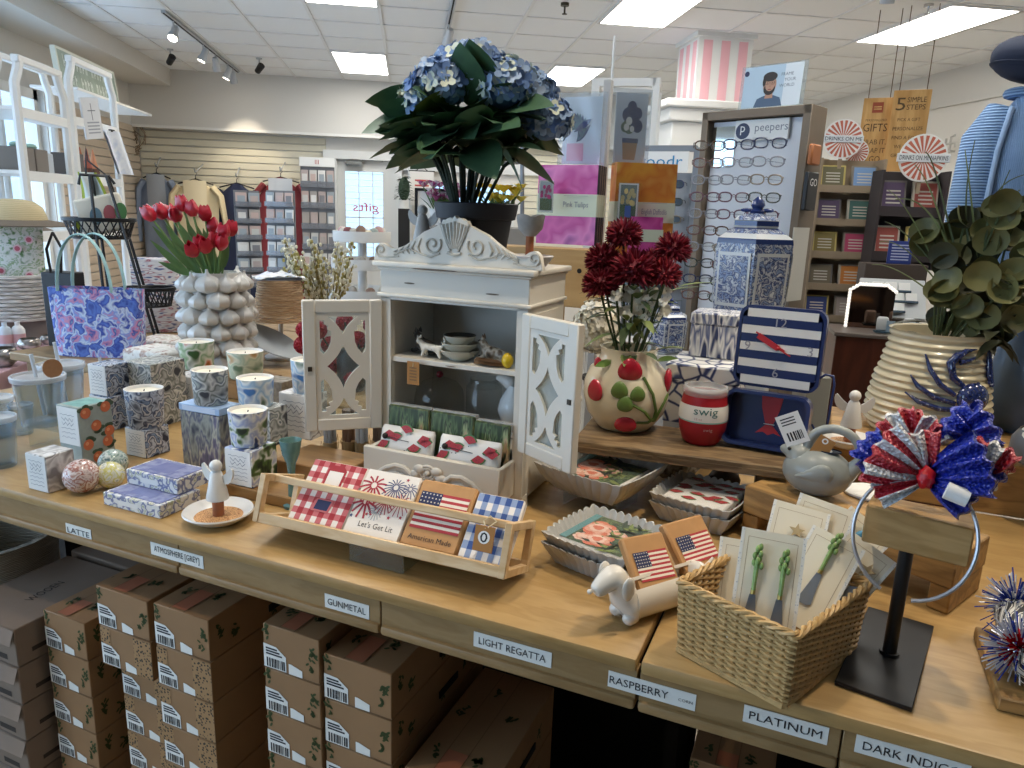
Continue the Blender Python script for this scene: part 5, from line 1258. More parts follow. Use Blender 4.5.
VP = [(0, 0), (.050, 0), (.054, .004), (.074, .035), (.082, .072), (.081, .10), (.072, .128), (.057, .146), (.052, .160), (.055, .176)]
kz, kr = HV / .176, tr_ / .082
VPs = [(r * kr, z * kz) for r, z in VP]
MB().lathe(VPs + [(.051 * kr, .176 * kz), (.046 * kr, .15 * kz), (.03 * kr, .12 * kz)], 44).build('vase_body', creamv, tv)
def vr(z):
 for (r0, z0), (r1, z1) in zip(VPs[1:], VPs[2:]):
  if z0 <= z <= z1: return r0 + (r1 - r0) * (z - z0) / max(1e-6, z1 - z0)
 return VPs[-1][0]
camd = math.atan2(-tvp.y, -tvp.x)
def onv(px, py):
 dx = (px - 622) * pxm(tvp); z = hgt(tvp + (V((-tvp.x, -tvp.y, 0)).normalized() * tr_), py) - PZ
 z = max(.01, min(HV * .9, z)); r = vr(z); return camd + math.asin(max(-.97, min(.97, dx / r))), z
tred = mat('tulip_red', 'b01f33', .2, coat=.5); tgrn = mat('tulip_green', '5f7a3c', .3, coat=.3)
def blob(px, py, rx, rz, m, nm, off=.002):
 a, z = onv(px, py); r = vr(z); n = V((math.cos(a), math.sin(a), .12)); c = n * (r + off); c.z = z
 q = M.Translation(c) @ M.Rotation(a, 4, 'Z')
 MB().ball((.008, rx, rz), (0, 0, 0), 0, 18, 12, q, lambda p: (p.x, p.y * (1 - .25 * p.z), p.z)).build(nm, m, tv)
blob(624, 371, .024, .023, tred, 'tulip_relief', .012)
for (px, py, rx, rz) in ((593.5, 395, .020, .023), (663, 385, .019, .026), (623.5, 425, .022, .018), (594, 371, .01, .012)): blob(px, py, rx, rz, tred, 'tulip_relief')
for (px, py, rx, rz) in ((616, 391, .017, .018), (633, 394, .015, .016), (622, 404, .016, .017)): blob(px, py, rx, rz, tgrn, 'leaf_relief', .0)
def vtube(pts, r=.0035):
 P = []
 for (x0, y0), (x1, y1) in zip(pts, pts[1:]):
  for i in range(5): P.append((x0 + (x1 - x0) * i / 5, y0 + (y1 - y0) * i / 5))
 P.append(pts[-1]); W = []
 for x, y in P: a, z = onv(x, y); r_ = vr(z) + .001; W.append((r_ * math.cos(a), r_ * math.sin(a), z))
 return W
b = MB()
for pts in (((637, 378), (647, 395), (651, 412), (649, 424)), ((628, 404), (640, 412), (647, 422)), ((634, 424), (644, 425), (650, 420)), ((661, 398), (655, 412), (650, 424))): b.tube(vtube(pts), .0032, 6)
b.build('stem_relief', tgrn, tv)
for (px, py, a0) in ((606, 365, 1), (657, 366, -1)):
 a, z = onv(px, py); r = vr(z); b = MB(); b.leaf(.045, .018, M.Translation((r * math.cos(a), r * math.sin(a), z)) @ M.Rotation(a, 4, 'Z') @ M.Rotation(math.radians(a0 * 60 + 90), 4, 'X') @ M.Rotation(math.radians(-20), 4, 'Y'), 0, .1, .2); b.build('leaf_relief', tgrn, tv)
bq = thing('mum_bouquet', 'bunch of dark red chrysanthemums and small white flowers in the tulip vase', 'bouquet', V((tvp.x, tvp.y, PZ + .0005)), 0)
mum = [mat('mum_dark', '6e1426', .6), mat('mum_red', '8f2233', .6), mat('mum_bright', 'a8323a', .6)]
def pix_off(px, py, base, dep=0.0):
 """offset from the vase axis of the point seen at that pixel, at the vase's distance plus dep"""
 n = V((tvp.x, tvp.y, 0)).normalized(); r = ray(px, py); o = V((base.x, base.y, 0)) + n * dep
 p = CAM + r * ((o - CAM).dot(n) / r.dot(n)); return p - V((base.x, base.y, PZ))
MUM = [(624, 236, 15, 0), (673, 250, 15, .02), (603, 261, 15, .0), (601, 285, 15.5, -.02), (634, 271, 18.5, -.035), (664, 275, 14, -.03), (653, 262, 12, .03), (615, 272, 11, .03)]
rnd = random.Random(31); st = MB(); gl = MB(); wf = MB()
for (px, py, rp, dp_) in MUM:
 c = pix_off(px, py, tvp, dp_); r = rp * pxm(tvp) * 1.16
 b = MB(); b.ball((r * .72, r * .72, r * .56), (c.x, c.y, c.z), 0, 14, 9)
 n = 300
 for k in range(n):
  t_ = 1 - 1.75 * (k + .5) / n; a = k * 2.39996; q = math.sqrt(max(0, 1 - t_ * t_)); d = V((q * math.cos(a), q * math.sin(a), t_ * .78)).normalized()
  mm = M.Translation(c + d * r * .5) @ d.to_track_quat('X', 'Z').to_matrix().to_4x4() @ TM((0, 0, 0), (rnd.uniform(0, 360), 0, 0))
  b.leaf(r * .55, r * .17, mm, 2 if rp == 14 and k % 3 == 0 else (1 if k % 4 == 0 else 0), -.25, .5, 3)
 b.build('flower_head', mum, bq)
 e = V((c.x * .25, c.y * .25, HV * .8)); st.tube([e, e.lerp(c, .5) + V((c.x * .06, c.y * .06, 0)), c - V((0, 0, r * .4))], .0024, 6)
for k in range(64):
 a = rnd.uniform(0, 6.3); z = HV * rnd.uniform(.95, 1.75); r_ = rnd.uniform(.01, .06)
 gl.leaf(rnd.uniform(.03, .07), rnd.uniform(.010, .022), M.Translation((r_ * math.cos(a), r_ * math.sin(a), z)) @ M.Rotation(a, 4, 'Z') @ M.Rotation(math.radians(-rnd.uniform(-20, 60)), 4, 'Y'), 0 if k % 3 else 1, .3, .3, 4)
for (px, py) in ((690, 283), (682, 287)):
 c = pix_off(px - 12, py + 4, tvp); gl.leaf(.075, .02, M.Translation(c) @ M.Rotation(math.radians(-10), 4, 'Z') @ M.Rotation(math.radians(-14), 4, 'Y'), 1, .1, .2)
for k in range(46):
 a = rnd.uniform(0, 6.3); q = pix_off(rnd.uniform(612, 668), rnd.uniform(288, 318), tvp, rnd.uniform(-.05, .04)); r_ = rnd.uniform(.006, .011)
 for j in range(5): wf.disc(r_ * .6 * math.cos(j * 1.257), r_ * .6 * math.sin(j * 1.257), r_ * .55, M.Translation(q) @ (V((-tvp.x, -tvp.y, .5)).normalized() + V((rnd.uniform(-.4, .4), rnd.uniform(-.4, .4), 0))).to_track_quat('Z', 'Y').to_matrix().to_4x4(), 0, 7)
 if k % 4 == 0: st.tube([(q.x * .3, q.y * .3, HV * .85), q], .0012, 5)
st.build('stems', mat('mum_stem', '3f5230', .6), bq); gl.build('foliage', [mat('bq_leaf', '465a36', .6), mat('bq_leaf_light', '72804a', .6)], bq); wf.build('small_flowers', mat('white_petal', 'e9e6da', .6), bq)
wp = at(600, 400, PZ); wp = at(594, 404, PZ) + PN * .028
wh = thing('white_hydrangea', 'white hydrangea head in a small black pot left of the tulip vase', 'potted plant', V((wp.x, wp.y, PZ + .0005)), 0)
MB().lathe([(0, 0), (.026, 0), (.034, .05), (.037, .052), (.037, .062), (.032, .06), (.03, .03)], 24).build('pot', blackp, wh)
b = MB(); cc = V((-.012, .0, hgt(wp, 327) - PZ)); whm = [mat('hyd_white', 'e9e2d0', .6), mat('hyd_cream', 'd8cfb4', .6), mat('hyd_pale', 'f1ede2', .6)]
b.ball((.042, .042, .05), cc, 1, 14, 9)
for k in range(190):
 t_ = 1 - 2 * (k + .5) / 190; a = k * 2.39996; q = math.sqrt(1 - t_ * t_); d = V((q * math.cos(a), q * math.sin(a), t_)); floret(b, cc + V((d.x * .05, d.y * .05, d.z * .06)) * rnd.uniform(.85, 1.06), d, .0125, rnd.choice((0, 0, 1, 2)))
b.build('flower_head', whm, wh); MB().tube([(0, 0, .03), (-.006, 0, .09)], .003, 6).build('stem', stem, wh)
sp_, sr, shh = cylfit(700, 448, 47, 392, PZ); sp_ = V((sp_.x, sp_.y, PZ + .0005)); k = sr / .045
sw = thing('insulated_cup', 'red stemless cup with a clear lid and white paper band on the plank', 'cup', sp_, math.degrees(math.atan2(-sp_.y, -sp_.x)) + 90)
kz = shh / .104
redc = mat('cup_red', 'a01c28', .45, bump=.02, bs=200)
PC = [(0, 0), (.030, 0), (.036, .006), (.0435, .032), (.045, .05), (.0435, .078), (.040, .1), (.039, .104)]
MB().lathe([(r * k, z * kz) for r, z in PC] + [(.036 * k, .104 * kz), (.034 * k, .09 * kz)], 40).build('cup_body', redc, sw)
MB().lathe([(r * k, z * kz) for r, z in ((.0442, .046), (.0456, .052), (.0452, .07), (.0436, .083))], 40, None, 0, None, [1, 0, 0]).build('paper_band', [whitep, mat('band_teal', '8fc4bd', .5)], sw)
MB().lathe([(r * k, z * kz) for r, z in ((.0405, .1), (.0425, .104), (.0425, .113), (.040, .117), (.036, .117), (.034, .108), (0, .1065))], 36).build('lid', glass('lid_clear', 'f6f8f8', .30, .08, 1.45), sw)
def curved_text(b, s, size, w, r, z, a0=-90, m=0):
 vs, fs = text_geo(s); x0 = min(v.x for v in vs); x1 = max(v.x for v in vs); kx = w / (x1 - x0); ky = size / .72; y0 = (min(v.y for v in vs) + max(v.y for v in vs)) / 2
 b.add([((r + .0008) * math.cos(math.radians(a0) + (v.x - (x0 + x1) / 2) * kx / r), (r + .0008) * math.sin(math.radians(a0) + (v.x - (x0 + x1) / 2) * kx / r), z + (v.y - y0) * ky) for v in vs], fs, None, m, False)
b = MB(); curved_text(b, 'swig', .016, .046, .0452 * k, .0715 * kz, -84); b.build('lettering', mat('swig_teal', '3a6f6e', .5), sw)
b = MB(); curved_text(b, 'swig', .006, .017, .0448 * k, .036 * kz, -76); curved_text(b, '12 oz', .004, .014, .0455 * k, .058 * kz, -100); b.build('small_lettering', mat('swig_grey', 'b9898c', .5), sw)
tc_ = (at(726, 443, PZ) + at(806, 458, PZ)) / 2 + PN * .03
tdv = at(806, 458, PZ) - at(726, 443, PZ); tinyaw = math.degrees(math.atan2(tdv.y, tdv.x))
tn = thing('clock_lunch_tin', 'navy tin box with its striped clock lid open, a red lobster inside', 'tin', V((tc_.x, tc_.y, PZ + .0005)), tinyaw + 2)
navyt = mat('tin_navy', '1c2a5c', .3, coat=.3); stripew = mat('tin_white', 'e4e2de', .35); lob = mat('lobster_red', 'b2232b', .4); num = mat('numeral_grey', '9b98a0', .5)
WT = .158
def rr(w, h, r, n=6):
 out = []
 for (cx_, cy_, a0) in ((w / 2 - r, h / 2 - r, 0), (-w / 2 + r, h / 2 - r, 90), (-w / 2 + r, -h / 2 + r, 180), (w / 2 - r, -h / 2 + r, 270)):
  for i in range(n + 1): a = math.radians(a0 + 90 * i / n); out.append((cx_ + r * math.cos(a), cy_ + r * math.sin(a)))
 return out
zl = hgt(tc_, 393) - PZ; zt = hgt(tc_, 311) - PZ
def tray_tin(nm, w, h, d, mw, rim=.006, mats=None):
 b = MB(); o, i_ = rr(w, h, .022), rr(w - rim * 2, h - rim * 2, .018)
 b.shape([o, i_], d, mw @ TM((0, 0, d / 2))); b.shape([o], .002, mw @ TM((0, 0, .001)), 0); return b
mwl = TM((0, 0, zl / 2 + .001), (82, 0, 0))
b = tray_tin('', WT, zl, .045, mwl)
b.build('tin_base', navyt, tn)
b = MB(); Lm = mwl @ TM((.004, .0, .0028))
b.prism([(-.020, zl * .5 - .01), (.020, zl * .5 - .01), (.017, zl * .2), (.007, -zl * .1), (-.007, -zl * .1), (-.017, zl * .2)], .001, Lm, 0); b.prism([(-.006, -zl * .1), (.006, -zl * .1), (.024, -zl * .28), (.010, -zl * .24), (0, -zl * .29), (-.010, -zl * .24), (-.024, -zl * .28)], .001, Lm, 0)
b.box(.02, .0015, .001, Lm @ TM((0, -zl * .09, .0012)), 1); b.build('lobster_print', [lob, stripew], tn)
mwu = TM((0, .045, zl + (zt - zl) / 2 + .002), (86, 0, 0)); hu = zt - zl
b = tray_tin('', WT * 1.02, hu, .03, mwu @ TM((0, 0, -.012)))
b.build('tin_lid', navyt, tn)
b = MB(); n = 9
for k in range(n):
 y0, y1 = -hu / 2 + .006 + (hu - .012) * k / n, -hu / 2 + .006 + (hu - .012) * (k + 1) / n; c = 0 if k % 2 == 0 else 1; ins = .014 if k in (0, n - 1) else .006
 b.box(WT - 2 * ins, y1 - y0, .0008, mwu @ TM((0, (y0 + y1) / 2, .019 + .0002 * c)), c)
b.build('striped_face', [stripew, navyt], tn)
Fm = mwu @ TM((0, 0, .0206))
for s, x, y in (('12', 0, hu * .31), ('3', WT * .37, 0), ('6', 0, -hu * .30), ('9', -WT * .37, 0)): MB().text(s, .019, Fm @ TM((x, y, 0)), 0).build('numeral', num, tn)
b = MB(); b.bar((-.045, .028, 0), (.012, -.004, 0), .003, .0025, 0, 0, (0, 0, 1), Fm); b.bar((-.040, .022, .002), (.0, .0, .002), .011, .002, 0, 0, (0, 0, 1), Fm); b.bar((0, 0, .003), (.024, -.012, .003), .0022, .002, 0, 0, (0, 0, 1), Fm); b.ball(.004, (0, 0, .002), 0, 10, 6, Fm); b.build('clock_hands', lob, tn)
hp = [(WT / 2 + .002, .03, zl + .035), (WT / 2 + .012, .02, zl + .045), (WT / 2 + .026, .015, zl + .045), (WT / 2 + .030, .012, zl + .03), (WT / 2 + .028, .008, zl * .55), (WT / 2 + .022, .006, zl * .40), (WT / 2 + .008, .01, zl * .40), (WT / 2 - .0, .015, zl * .5)]
MB().tube(hp, .0022, 8).build('wire_handle', navyt, tn)
shib = pat('shibori', 'edge', ['22305a', '3c4c7c', 'e6e6e4', 'ecebe8'], 28, .45, dist=.3, pos=[0, .04, .10, .3]); shib2 = pat('shibori_v', 'noise', ['26345e', 'e8e7e4', '55648f', 'ecebe8', '2c3a64'], 30, .45, stretch=(1.8, 1.8, .4), detail=1, dist=.5, pos=[.34, .42, .5, .56, .64])
def lidbox(lab, p, w, d, h, m, yaw, lidm):
 t = thing('lidded_box', lab, 'box', p, yaw); MB().box(w - .004, d - .004, h * .74, None, 0, .002).build('box_body', m, t); MB().box(w, d, h * .26, TM((0, 0, h * .741)), 0, .003).build('lid', lidm, t); return t
def lidbox(lab, p, w, d, h, m, yaw, lidm):
 t = thing('lidded_box', lab, 'box', p, yaw); MB().box(w - .004, d - .004, h * .74, None, 0, .002).build('box_body', m, t); MB().box(w, d, h * .26, TM((0, 0, h * .741)), 0, .003).build('lid', lidm, t); return t
lc = at(661, 421, PZ + .0); sbc = lc + TE * .078 + TN * .072; sh1 = hgt(lc, 363) - PZ
tag(MB().box(.13, .07, PZ - T - .001, None, 0, .002).build('display_plinth', mat('plinth_white', 'd5d2cc', .6), loc=V((sbc.x, sbc.y, T + .0005)) + TN * .065 - TE * .03, yaw=YA), 'low plinth under the white and navy tie-dye boxes', 'plinth')
lidbox('larger white and navy tie-dye box behind the tulip vase and red cup', V((sbc.x, sbc.y, PZ + .0008)), .156, .144, sh1, shib, YA, shib)
uz = PZ + sh1 + .0015; uc = at(688, 356, uz); sh2 = hgt(uc, 312) - uz; uc = uc + TE * .05 + TN * .05
lidbox('upper navy and white patterned box stacked behind the striped tin', V((uc.x, uc.y, uz)), .104, .10, sh2, shib2, YA, shib2)
china = pat('china_print', 'noise', ['e3e4e4', '243a78', 'dfe2e6', '1d2f68', '9fb0d2', '22356e', 'e6e6e4'], 34, .2, detail=2, dist=1.2, pos=[.3, .4, .45, .52, .57, .63, .7]); chinaw = mat('china_white', 'e3e3e0', .2, coat=.4); chinab = mat('china_blue', '2a3c73', .2, coat=.4)
def ginger(lab, px, zb, ztop_px, wpx, base_at, s=1.0):
 p = base_at; r = wpx / 2 * pxm(p + W3 * .2); H = hgt(p, ztop_px) - p.z
 t = thing('ginger_jar', lab, 'jar', p, YA + 8)
 sq8 = lambda rr_, zz, a: (rr_ / max(abs(math.cos(((a + PI / 6) % (PI / 3)) - PI / 6)), .86) * (1 if True else 1), zz)
 Pb = [(0, 0), (.72, 0), (.74, .015), (.78, .03), (.78, .04), (.90, .05), (.93, .06), (.97, .38), (1.0, .62), (.98, .66), (.80, .70), (.62, .735), (.56, .745)]
 b = MB().lathe([(a * r, z * H) for a, z in Pb], 6, TM(rot=(0, 0, 30)), 0, None, [1, 1, 1, 2, 2, 1, 0, 0, 2, 1, 0, 2]);
 for k in range(6):
  a = math.radians(60 * k); ap = r * .866
  F = TM(rot=(0, 0, 60 * k - 90 + 90)) @ TM((ap * .972, 0, H * .33), (90, 0, 90)) @ TM((0, 0, .0), (2.2, 0, 0))
  for (w1, h1, z1, m_) in ((r * .84, H * .44, .0015, 1), (r * .72, H * .385, .003, 0)): b.box(w1, h1, .002, F @ TM((0, .0, z1)), m_)
 b.build('jar_body', [china, chinaw, chinab], t, ang=20)
 b = MB().lathe([(r * a, H * z) for a, z in ((.56, .745), (.58, .76), (.58, .80), (.60, .805), (.5, .835), (.2, .86), (0, .865))], 6, TM(rot=(0, 0, 30)), 0, None, [1, 2, 1, 0, 0, 0]); b.build('lid', [china, chinaw, chinab], t, ang=20)
 b = MB().lathe([(r * a, H * z) for a, z in ((.16, .86), (.2, .88), (.12, .90), (.17, .925), (.14, .96), (.05, .99), (0, 1.0))], 12);
 for s_ in (-1, 1): b.ball((r * .16, r * .1, H * .018), (s_ * r * .24, 0, H * .885), 0, 10, 6)
 b.build('finial', chinab, t)
 return t
gp = at(746, 317, 1.1115)
tag(MB().box(.19, .19, 1.1095, None, 0, .003).build('display_plinth', mat('plinth_white', 'd5d2cc', .6), loc=V((gp.x, gp.y, .001)), yaw=YA), 'plain tall plinth under the large blue and white ginger jar', 'plinth')
ginger('large blue and white hexagonal ginger jar with a dark finial behind the striped tin', 752, 0, 196, 82, gp)
gb = atY(667, 340, 2.75); gb = V((gb.x, gb.y, atY(667, 352, 2.75).z))
ginger('small blue and white ginger jar partly hidden behind the red mums', 665, 0, 296, 40, gb)
tag(MB().box(.16, .16, gb.z - .002, None, 0, .002).build('display_plinth', MATS['plinth_white'], loc=V((gb.x, gb.y, .001)), yaw=YA), 'tall plinth under the small ginger jar behind the red mums', 'plinth')
block('display_riser', 'wooden riser along the back right carrying the crab vase', 1.462, 2.2, .80, 1.12, T, .105, oldl)
RZ = T + .106
ad = angel_dish(848, 446, 52, 'white angel figure on a seed dish behind the grey bird watering can', z=RZ, s=1.0)
cp = at(925, 436, RZ) + TN * .0; cp = tab(uof(cp) + .0, vof(cp) + .055, RZ); cr_ = 55 * pxm(cp)
CH = hgt(cp, 330) - RZ
cvs = thing('ribbed_vase', 'cream ribbed vase with a navy crab relief, holding olive branches', 'vase', cp + W3 * .0005, YA)
PR = [(.90, 0), (.99, .10), (1.0, .25), (.94, .48), (.84, .70), (.78, .86), (.76, .94), (.80, 1.0)]
def crr(z):
 z = z / CH
 for (r0, z0), (r1, z1) in zip(PR, PR[1:]):
  if z0 <= z <= z1: t = (z - z0) / (z1 - z0); t = t * t * (3 - 2 * t); return (r0 + (r1 - r0) * t) * cr_
 return PR[-1][0] * cr_
prof = [(0, 0)] + [(crr(CH * i / 110) * (1 + .022 * math.sin(i / 110 * 2 * PI * 15)), CH * i / 110) for i in range(111)] + [(.74 * cr_, CH * .99), (.66 * cr_, CH * .8), (.5 * cr_, CH * .6)]
MB().lathe(prof, 48).build('vase_body', mat('vase_ivory', 'dccfae', .25, coat=.3, var=.05, vs=10), cvs)
crabm = pat('crab_glitter', 'noise', ['141c3f', '1d2958', '2c3a74', '111835', 'c7cce0'], 170, .12, detail=1, pos=[.3, .45, .55, .66, .74], sp=.9)
cang = math.atan2(-cp.y, -cp.x) - math.radians(YA)
def onc(px, py):
 z = hgt(cp + V((-cp.x, -cp.y, 0)).normalized() * cr_ * .9, py) - RZ; z = max(.004, min(CH * .98, z)); r = crr(z); qv = RT @ (V((cp.x, cp.y, RZ + z)) - CAM); dx = (px - (CX + FPX * qv.x / qv.z)) * pxm(cp)
 a = cang + math.asin(max(-.93, min(.93, dx / (r + .01)))); return V(((r + .006) * math.cos(a), (r + .006) * math.sin(a), z))
def crabtube(pts, rs, nm):
 W = [onc(*p) for p in pts]; MB().tube(W, rs, 10).build(nm, crabm, cvs)
c0 = onc(963, 393); n0 = V((c0.x, c0.y, 0)).normalized()
MB().ball((.020, .032, .032), (0, 0, 0), 0, 24, 16, M.Translation(c0 + n0 * .012) @ M.Rotation(math.atan2(n0.y, n0.x), 4, 'Z')).build('crab_shell', crabm, cvs)
for pts in (((952, 392), (940, 383), (932, 370), (928, 356)), ((952, 400), (935, 396), (921, 387), (915, 378)), ((953, 406), (938, 406), (922, 402), (910, 395)), ((955, 413), (945, 417), (938, 422))): crabtube(pts, [.005, .0058, .005, .0018][:len(pts)], 'crab_leg')
crabtube(((962, 386), (951, 376), (949, 362), (956, 354)), [.005, .0075, .009, .009], 'crab_claw'); crabtube(((955, 356), (962, 350), (971, 348)), [.008, .006, .001], 'crab_claw'); crabtube(((957, 361), (965, 359), (973, 354)), [.006, .004, .001], 'crab_claw')
crabtube(((985, 385), (986, 372), (984, 360), (983, 348)), [.005, .007, .006, .002], 'crab_claw')
for px in (969, 978): b = MB(); q = onc(px, 380); b.ball(.0038, q + n0 * .008, 0, 10, 6); b.build('crab_eye', crabm, cvs)
ol = thing('olive_branches', 'olive-green round-leaved branches in the cream crab vase', 'foliage', cp + W3 * .0005, 0)
olm = [pat('olive_leaf', 'noise', ['434626', '64643a', '54552f', '777548'], 26, .5, detail=2), mat('olive_dark', '33351f', .6, var=.15, vs=20), mat('olive_light', '7b794c', .55, var=.1, vs=20)]
rnd = random.Random(41); b = MB(); sb = MB()
def poff(px, py, dep=0.0):
 n = V((cp.x, cp.y, 0)).normalized(); r = ray(px, py); o = V((cp.x, cp.y, 0)) + n * dep; p = CAM + r * ((o - CAM).dot(n) / r.dot(n)); return p - V((cp.x, cp.y, RZ))
ROUND = [(965, 220, 0), (935, 238, 0), (1003, 208, -.02), (1012, 235, .03), (985, 248, 0), (950, 262, -.04), (975, 275, -.05), (940, 285, -.05), (1005, 268, -.03), (960, 300, -.05), (1000, 295, -.06), (1020, 282, -.02), (978, 225, .04), (1018, 215, .04), (995, 225, .0), (955, 240, .05), (985, 310, -.02), (1015, 315, .0), (970, 322, -.01), (945, 318, .03), (1030, 250, .0), (1035, 300, .03), (1000, 330, .03)]
tocam = V((-cp.x, -cp.y, .4)).normalized()
for (px, py, dp_) in ROUND:
 c = poff(px, py, dp_); R0 = rnd.uniform(.023, .032)
 for j in range(3):
  n = (tocam + V((rnd.uniform(-.7, .7), rnd.uniform(-.7, .7), rnd.uniform(-.5, .6)))).normalized(); q = M.Translation(c + V((rnd.uniform(-.018, .018), rnd.uniform(-.018, .018), rnd.uniform(-.016, .016)))) @ n.to_track_quat('Z', 'Y').to_matrix().to_4x4()
  def cup(u, v, R0=R0):
   a = u * 2 * PI; r = R0 * v; return (r * math.cos(a) * 1.12, r * math.sin(a), .35 * r * r / R0 + .0012 * math.sin(3 * a) * v)
  b.grid(cup, 14, 5, q, rnd.choice((0, 0, 0, 1, 2)), cu=True)
 e = V((c.x * .12, c.y * .12, CH * .8)); sb.tube([e, e.lerp(c, .5) + V((0, 0, .01)), c], .0022, 5)
for k in range(14):
 c = poff(rnd.uniform(925, 1015), rnd.uniform(315, 342), rnd.uniform(-.05, .03)); b.leaf(rnd.uniform(.05, .09), .028, M.Translation(c) @ M.Rotation(rnd.uniform(0, 6.3), 4, 'Z') @ M.Rotation(math.radians(rnd.uniform(-20, 25)), 4, 'Y'), 1, .4, .3, 5)
for (px, py, az) in ((905, 318, 200), (898, 330, 190), (912, 335, 215)):
 c = poff(px + 25, py + 5, 0); b.leaf(.085, .024, M.Translation(c) @ M.Rotation(math.radians(az - 31), 4, 'Z') @ M.Rotation(math.radians(-6), 4, 'Y'), 1, .2, .3, 6)
b.build('round_leaves', olm, ol); sb.build('stems', mat('olive_stem', '4f5a35', .6), ol)
gm = [mat('blade_green', '667041', .55), mat('blade_dark', '4b5533', .55)]
BL = [((978, 330), (952, 240), (928, 190), (895, 200)), ((975, 330), (945, 215), (935, 155), (925, 152)), ((980, 330), (978, 240), (968, 175), (965, 150)), ((975, 330), (940, 260), (900, 225), (885, 222)), ((985, 330), (990, 250), (985, 210), (1020, 190)), ((985, 325), (985, 240), (995, 200), (1010, 170)), ((972, 330), (930, 270), (905, 238), (880, 242)), ((980, 330), (965, 230), (960, 205), (975, 140)), ((970, 330), (925, 250), (912, 205), (888, 190)), ((985, 330), (1005, 245), (1012, 215), (1030, 210)), ((976, 330), (920, 280), (890, 262), (872, 265)), ((980, 330), (985, 200), (990, 185), (1024, 175)), ((974, 330), (943, 240), (938, 190), (915, 165))]
for k, pts in enumerate(BL):
 P = [poff(x, y, rnd.uniform(-.03, .02)) for x, y in pts]; W = []
 for i in range(13):
  t = i / 12; a0 = P[0] * (1 - t) ** 3 + P[1] * 3 * t * (1 - t) ** 2 + P[2] * 3 * t * t * (1 - t) + P[3] * t ** 3; W.append(a0)
 q = MB().tube(W, [.0042 * (1 - .7 * i / 12) for i in range(13)], 6, 0, None, flat=.55); q.build('grass_blade', gm[k % 2], ol)
bp = at(1012, 432, RZ); bp = tab(uof(bp) + .02, vof(bp) + .04, RZ + .0005); br = 34 * pxm(bp)
t = thing('blue_vase', 'tall slate-blue vase right of the crab vase, cut by the picture edge', 'vase', bp, 0); BHt = hgt(bp, 325) - RZ
MB().lathe([(0, 0), (br * .8, 0), (br, BHt * .1), (br * 1.02, BHt * .4), (br * .9, BHt * .8), (br * .86, BHt), (br * .8, BHt), (br * .82, BHt * .5), (0, BHt * .4)], 36).build('vase_body', pat('slate_glaze', 'noise', ['3f5472', '536b8c', '2f415c'], 8, .25, detail=2), t)
BZ = .972; bl, br2 = at(745, 485, BZ), at(958, 558, BZ); bdv = br2 - bl; bny = math.degrees(math.atan2(bdv.y, bdv.x)); BE = bdv.normalized(); BN = V((-BE.y, BE.x, 0))
bb = thing('bench_riser', 'low brown wooden bench riser under the grey bird watering can', 'riser', V((bl.x, bl.y, T + .0005)) + BE * bdv.length / 2, bny)
LB = bdv.length; b = MB().box(LB, .13, .050, TM((0, .065, .041)), 0, .002); b.build('bench_top', oldl, bb)
for s in (-1, 1):
 q = MB().box(.03, .126, .041, TM((s * (LB / 2 - .016), .065, 0)), 0, .002); q.build('leg', oldl, bb)
wcp = bl + BE * (LB * .33) + BN * .055; wcp = at(812, 494, BZ) ; wcp = V((wcp.x, wcp.y, T + .0925))
k = pxm(wcp)
wc = thing('bird_watering_can', 'grey ceramic bird-shaped watering can with a hooped handle on the bench riser', 'watering can', wcp, YA - 8)
wcm = mat('bird_grey', '8f938f', .35, coat=.2, var=.04, vs=20)
def fb(p):
 x, y, z = p; return (x * (1 + .05 * z), y, z)
b = MB().ball((33 * k, 24 * k, 24 * k), (2 * k, 0, 24 * k), 0, 30, 18, None, lambda p: (p.x, p.y, max(p.z, -.95))); b.build('body', wcm, wc)
skin('bird_head', wcm, wc, dict(a=(-12 * k, 0, 30 * k, 19 * k), b=(-19 * k, 0, 41 * k, 14 * k), c=(-29 * k, 0, 42 * k, 7 * k), d=(-36 * k, 0, 41 * k, 2.5 * k)), [('a', 'b'), ('b', 'c'), ('c', 'd')], 2)
for s in (-1, 1):
 MB().ball((18 * k, 5 * k, 12 * k), (8 * k, s * 20 * k, 25 * k), 0, 18, 10, TM(rot=(0, -14, 0)), lambda p: (p.x, p.y, p.z * (.7 + .5 * p.x))).build('wing', wcm, wc)
 MB().ball(1.8 * k, (-25 * k, s * 10 * k, 45 * k), 0, 8, 6).build('eye', blk, wc)
MB().tube([(-9 * k, 0, 40 * k)] + [(14 * k + 24 * k * math.cos(a), 0, 48 * k + 22 * k * math.sin(a)) for a in [PI * (1.0 - i / 12 * 1.1) for i in range(13)]] + [(30 * k, 0, 34 * k), (24 * k, 0, 24 * k)], [4.5 * k] * 16, 12).build('handle', wcm, wc)
MB().lathe([(0, 0), (9 * k, 0), (9 * k, 1.2 * k)], 18, TM((10 * k, 0, 46.5 * k), sca=(1.3, .9, 1))).build('filler_hole', mat('hole_dark', '2d3440', .8), wc)
MB().tube([(28 * k, 0, 26 * k), (36 * k, 0, 36 * k), (38 * k, 0, 46 * k)], [9 * k, 6 * k, 4 * k], 12).build('tail', wcm, wc)
t = thing('price_tag', 'white barcode price tag on the handle of the bird watering can', 'tag'); t.matrix_world = M.Translation(wcp) @ M.Rotation(math.radians(YA - 4), 4, 'Z') @ TM((-18 * k, -4 * k, 50 * k), (0, -28, 0))
b = MB().box(23 * k, .0008, 32 * k, TM((0, 0, 0)), 0); barcode(b, 14 * k, 9 * k, TM((0, -.0006, 9 * k), (90, 0, 0)))
for j in range(3): b.quad(-8 * k, (21 + 3 * j) * k, 6 * k, (22.2 + 3 * j) * k, TM((0, -.0006, 0), (90, 0, 0)), 1)
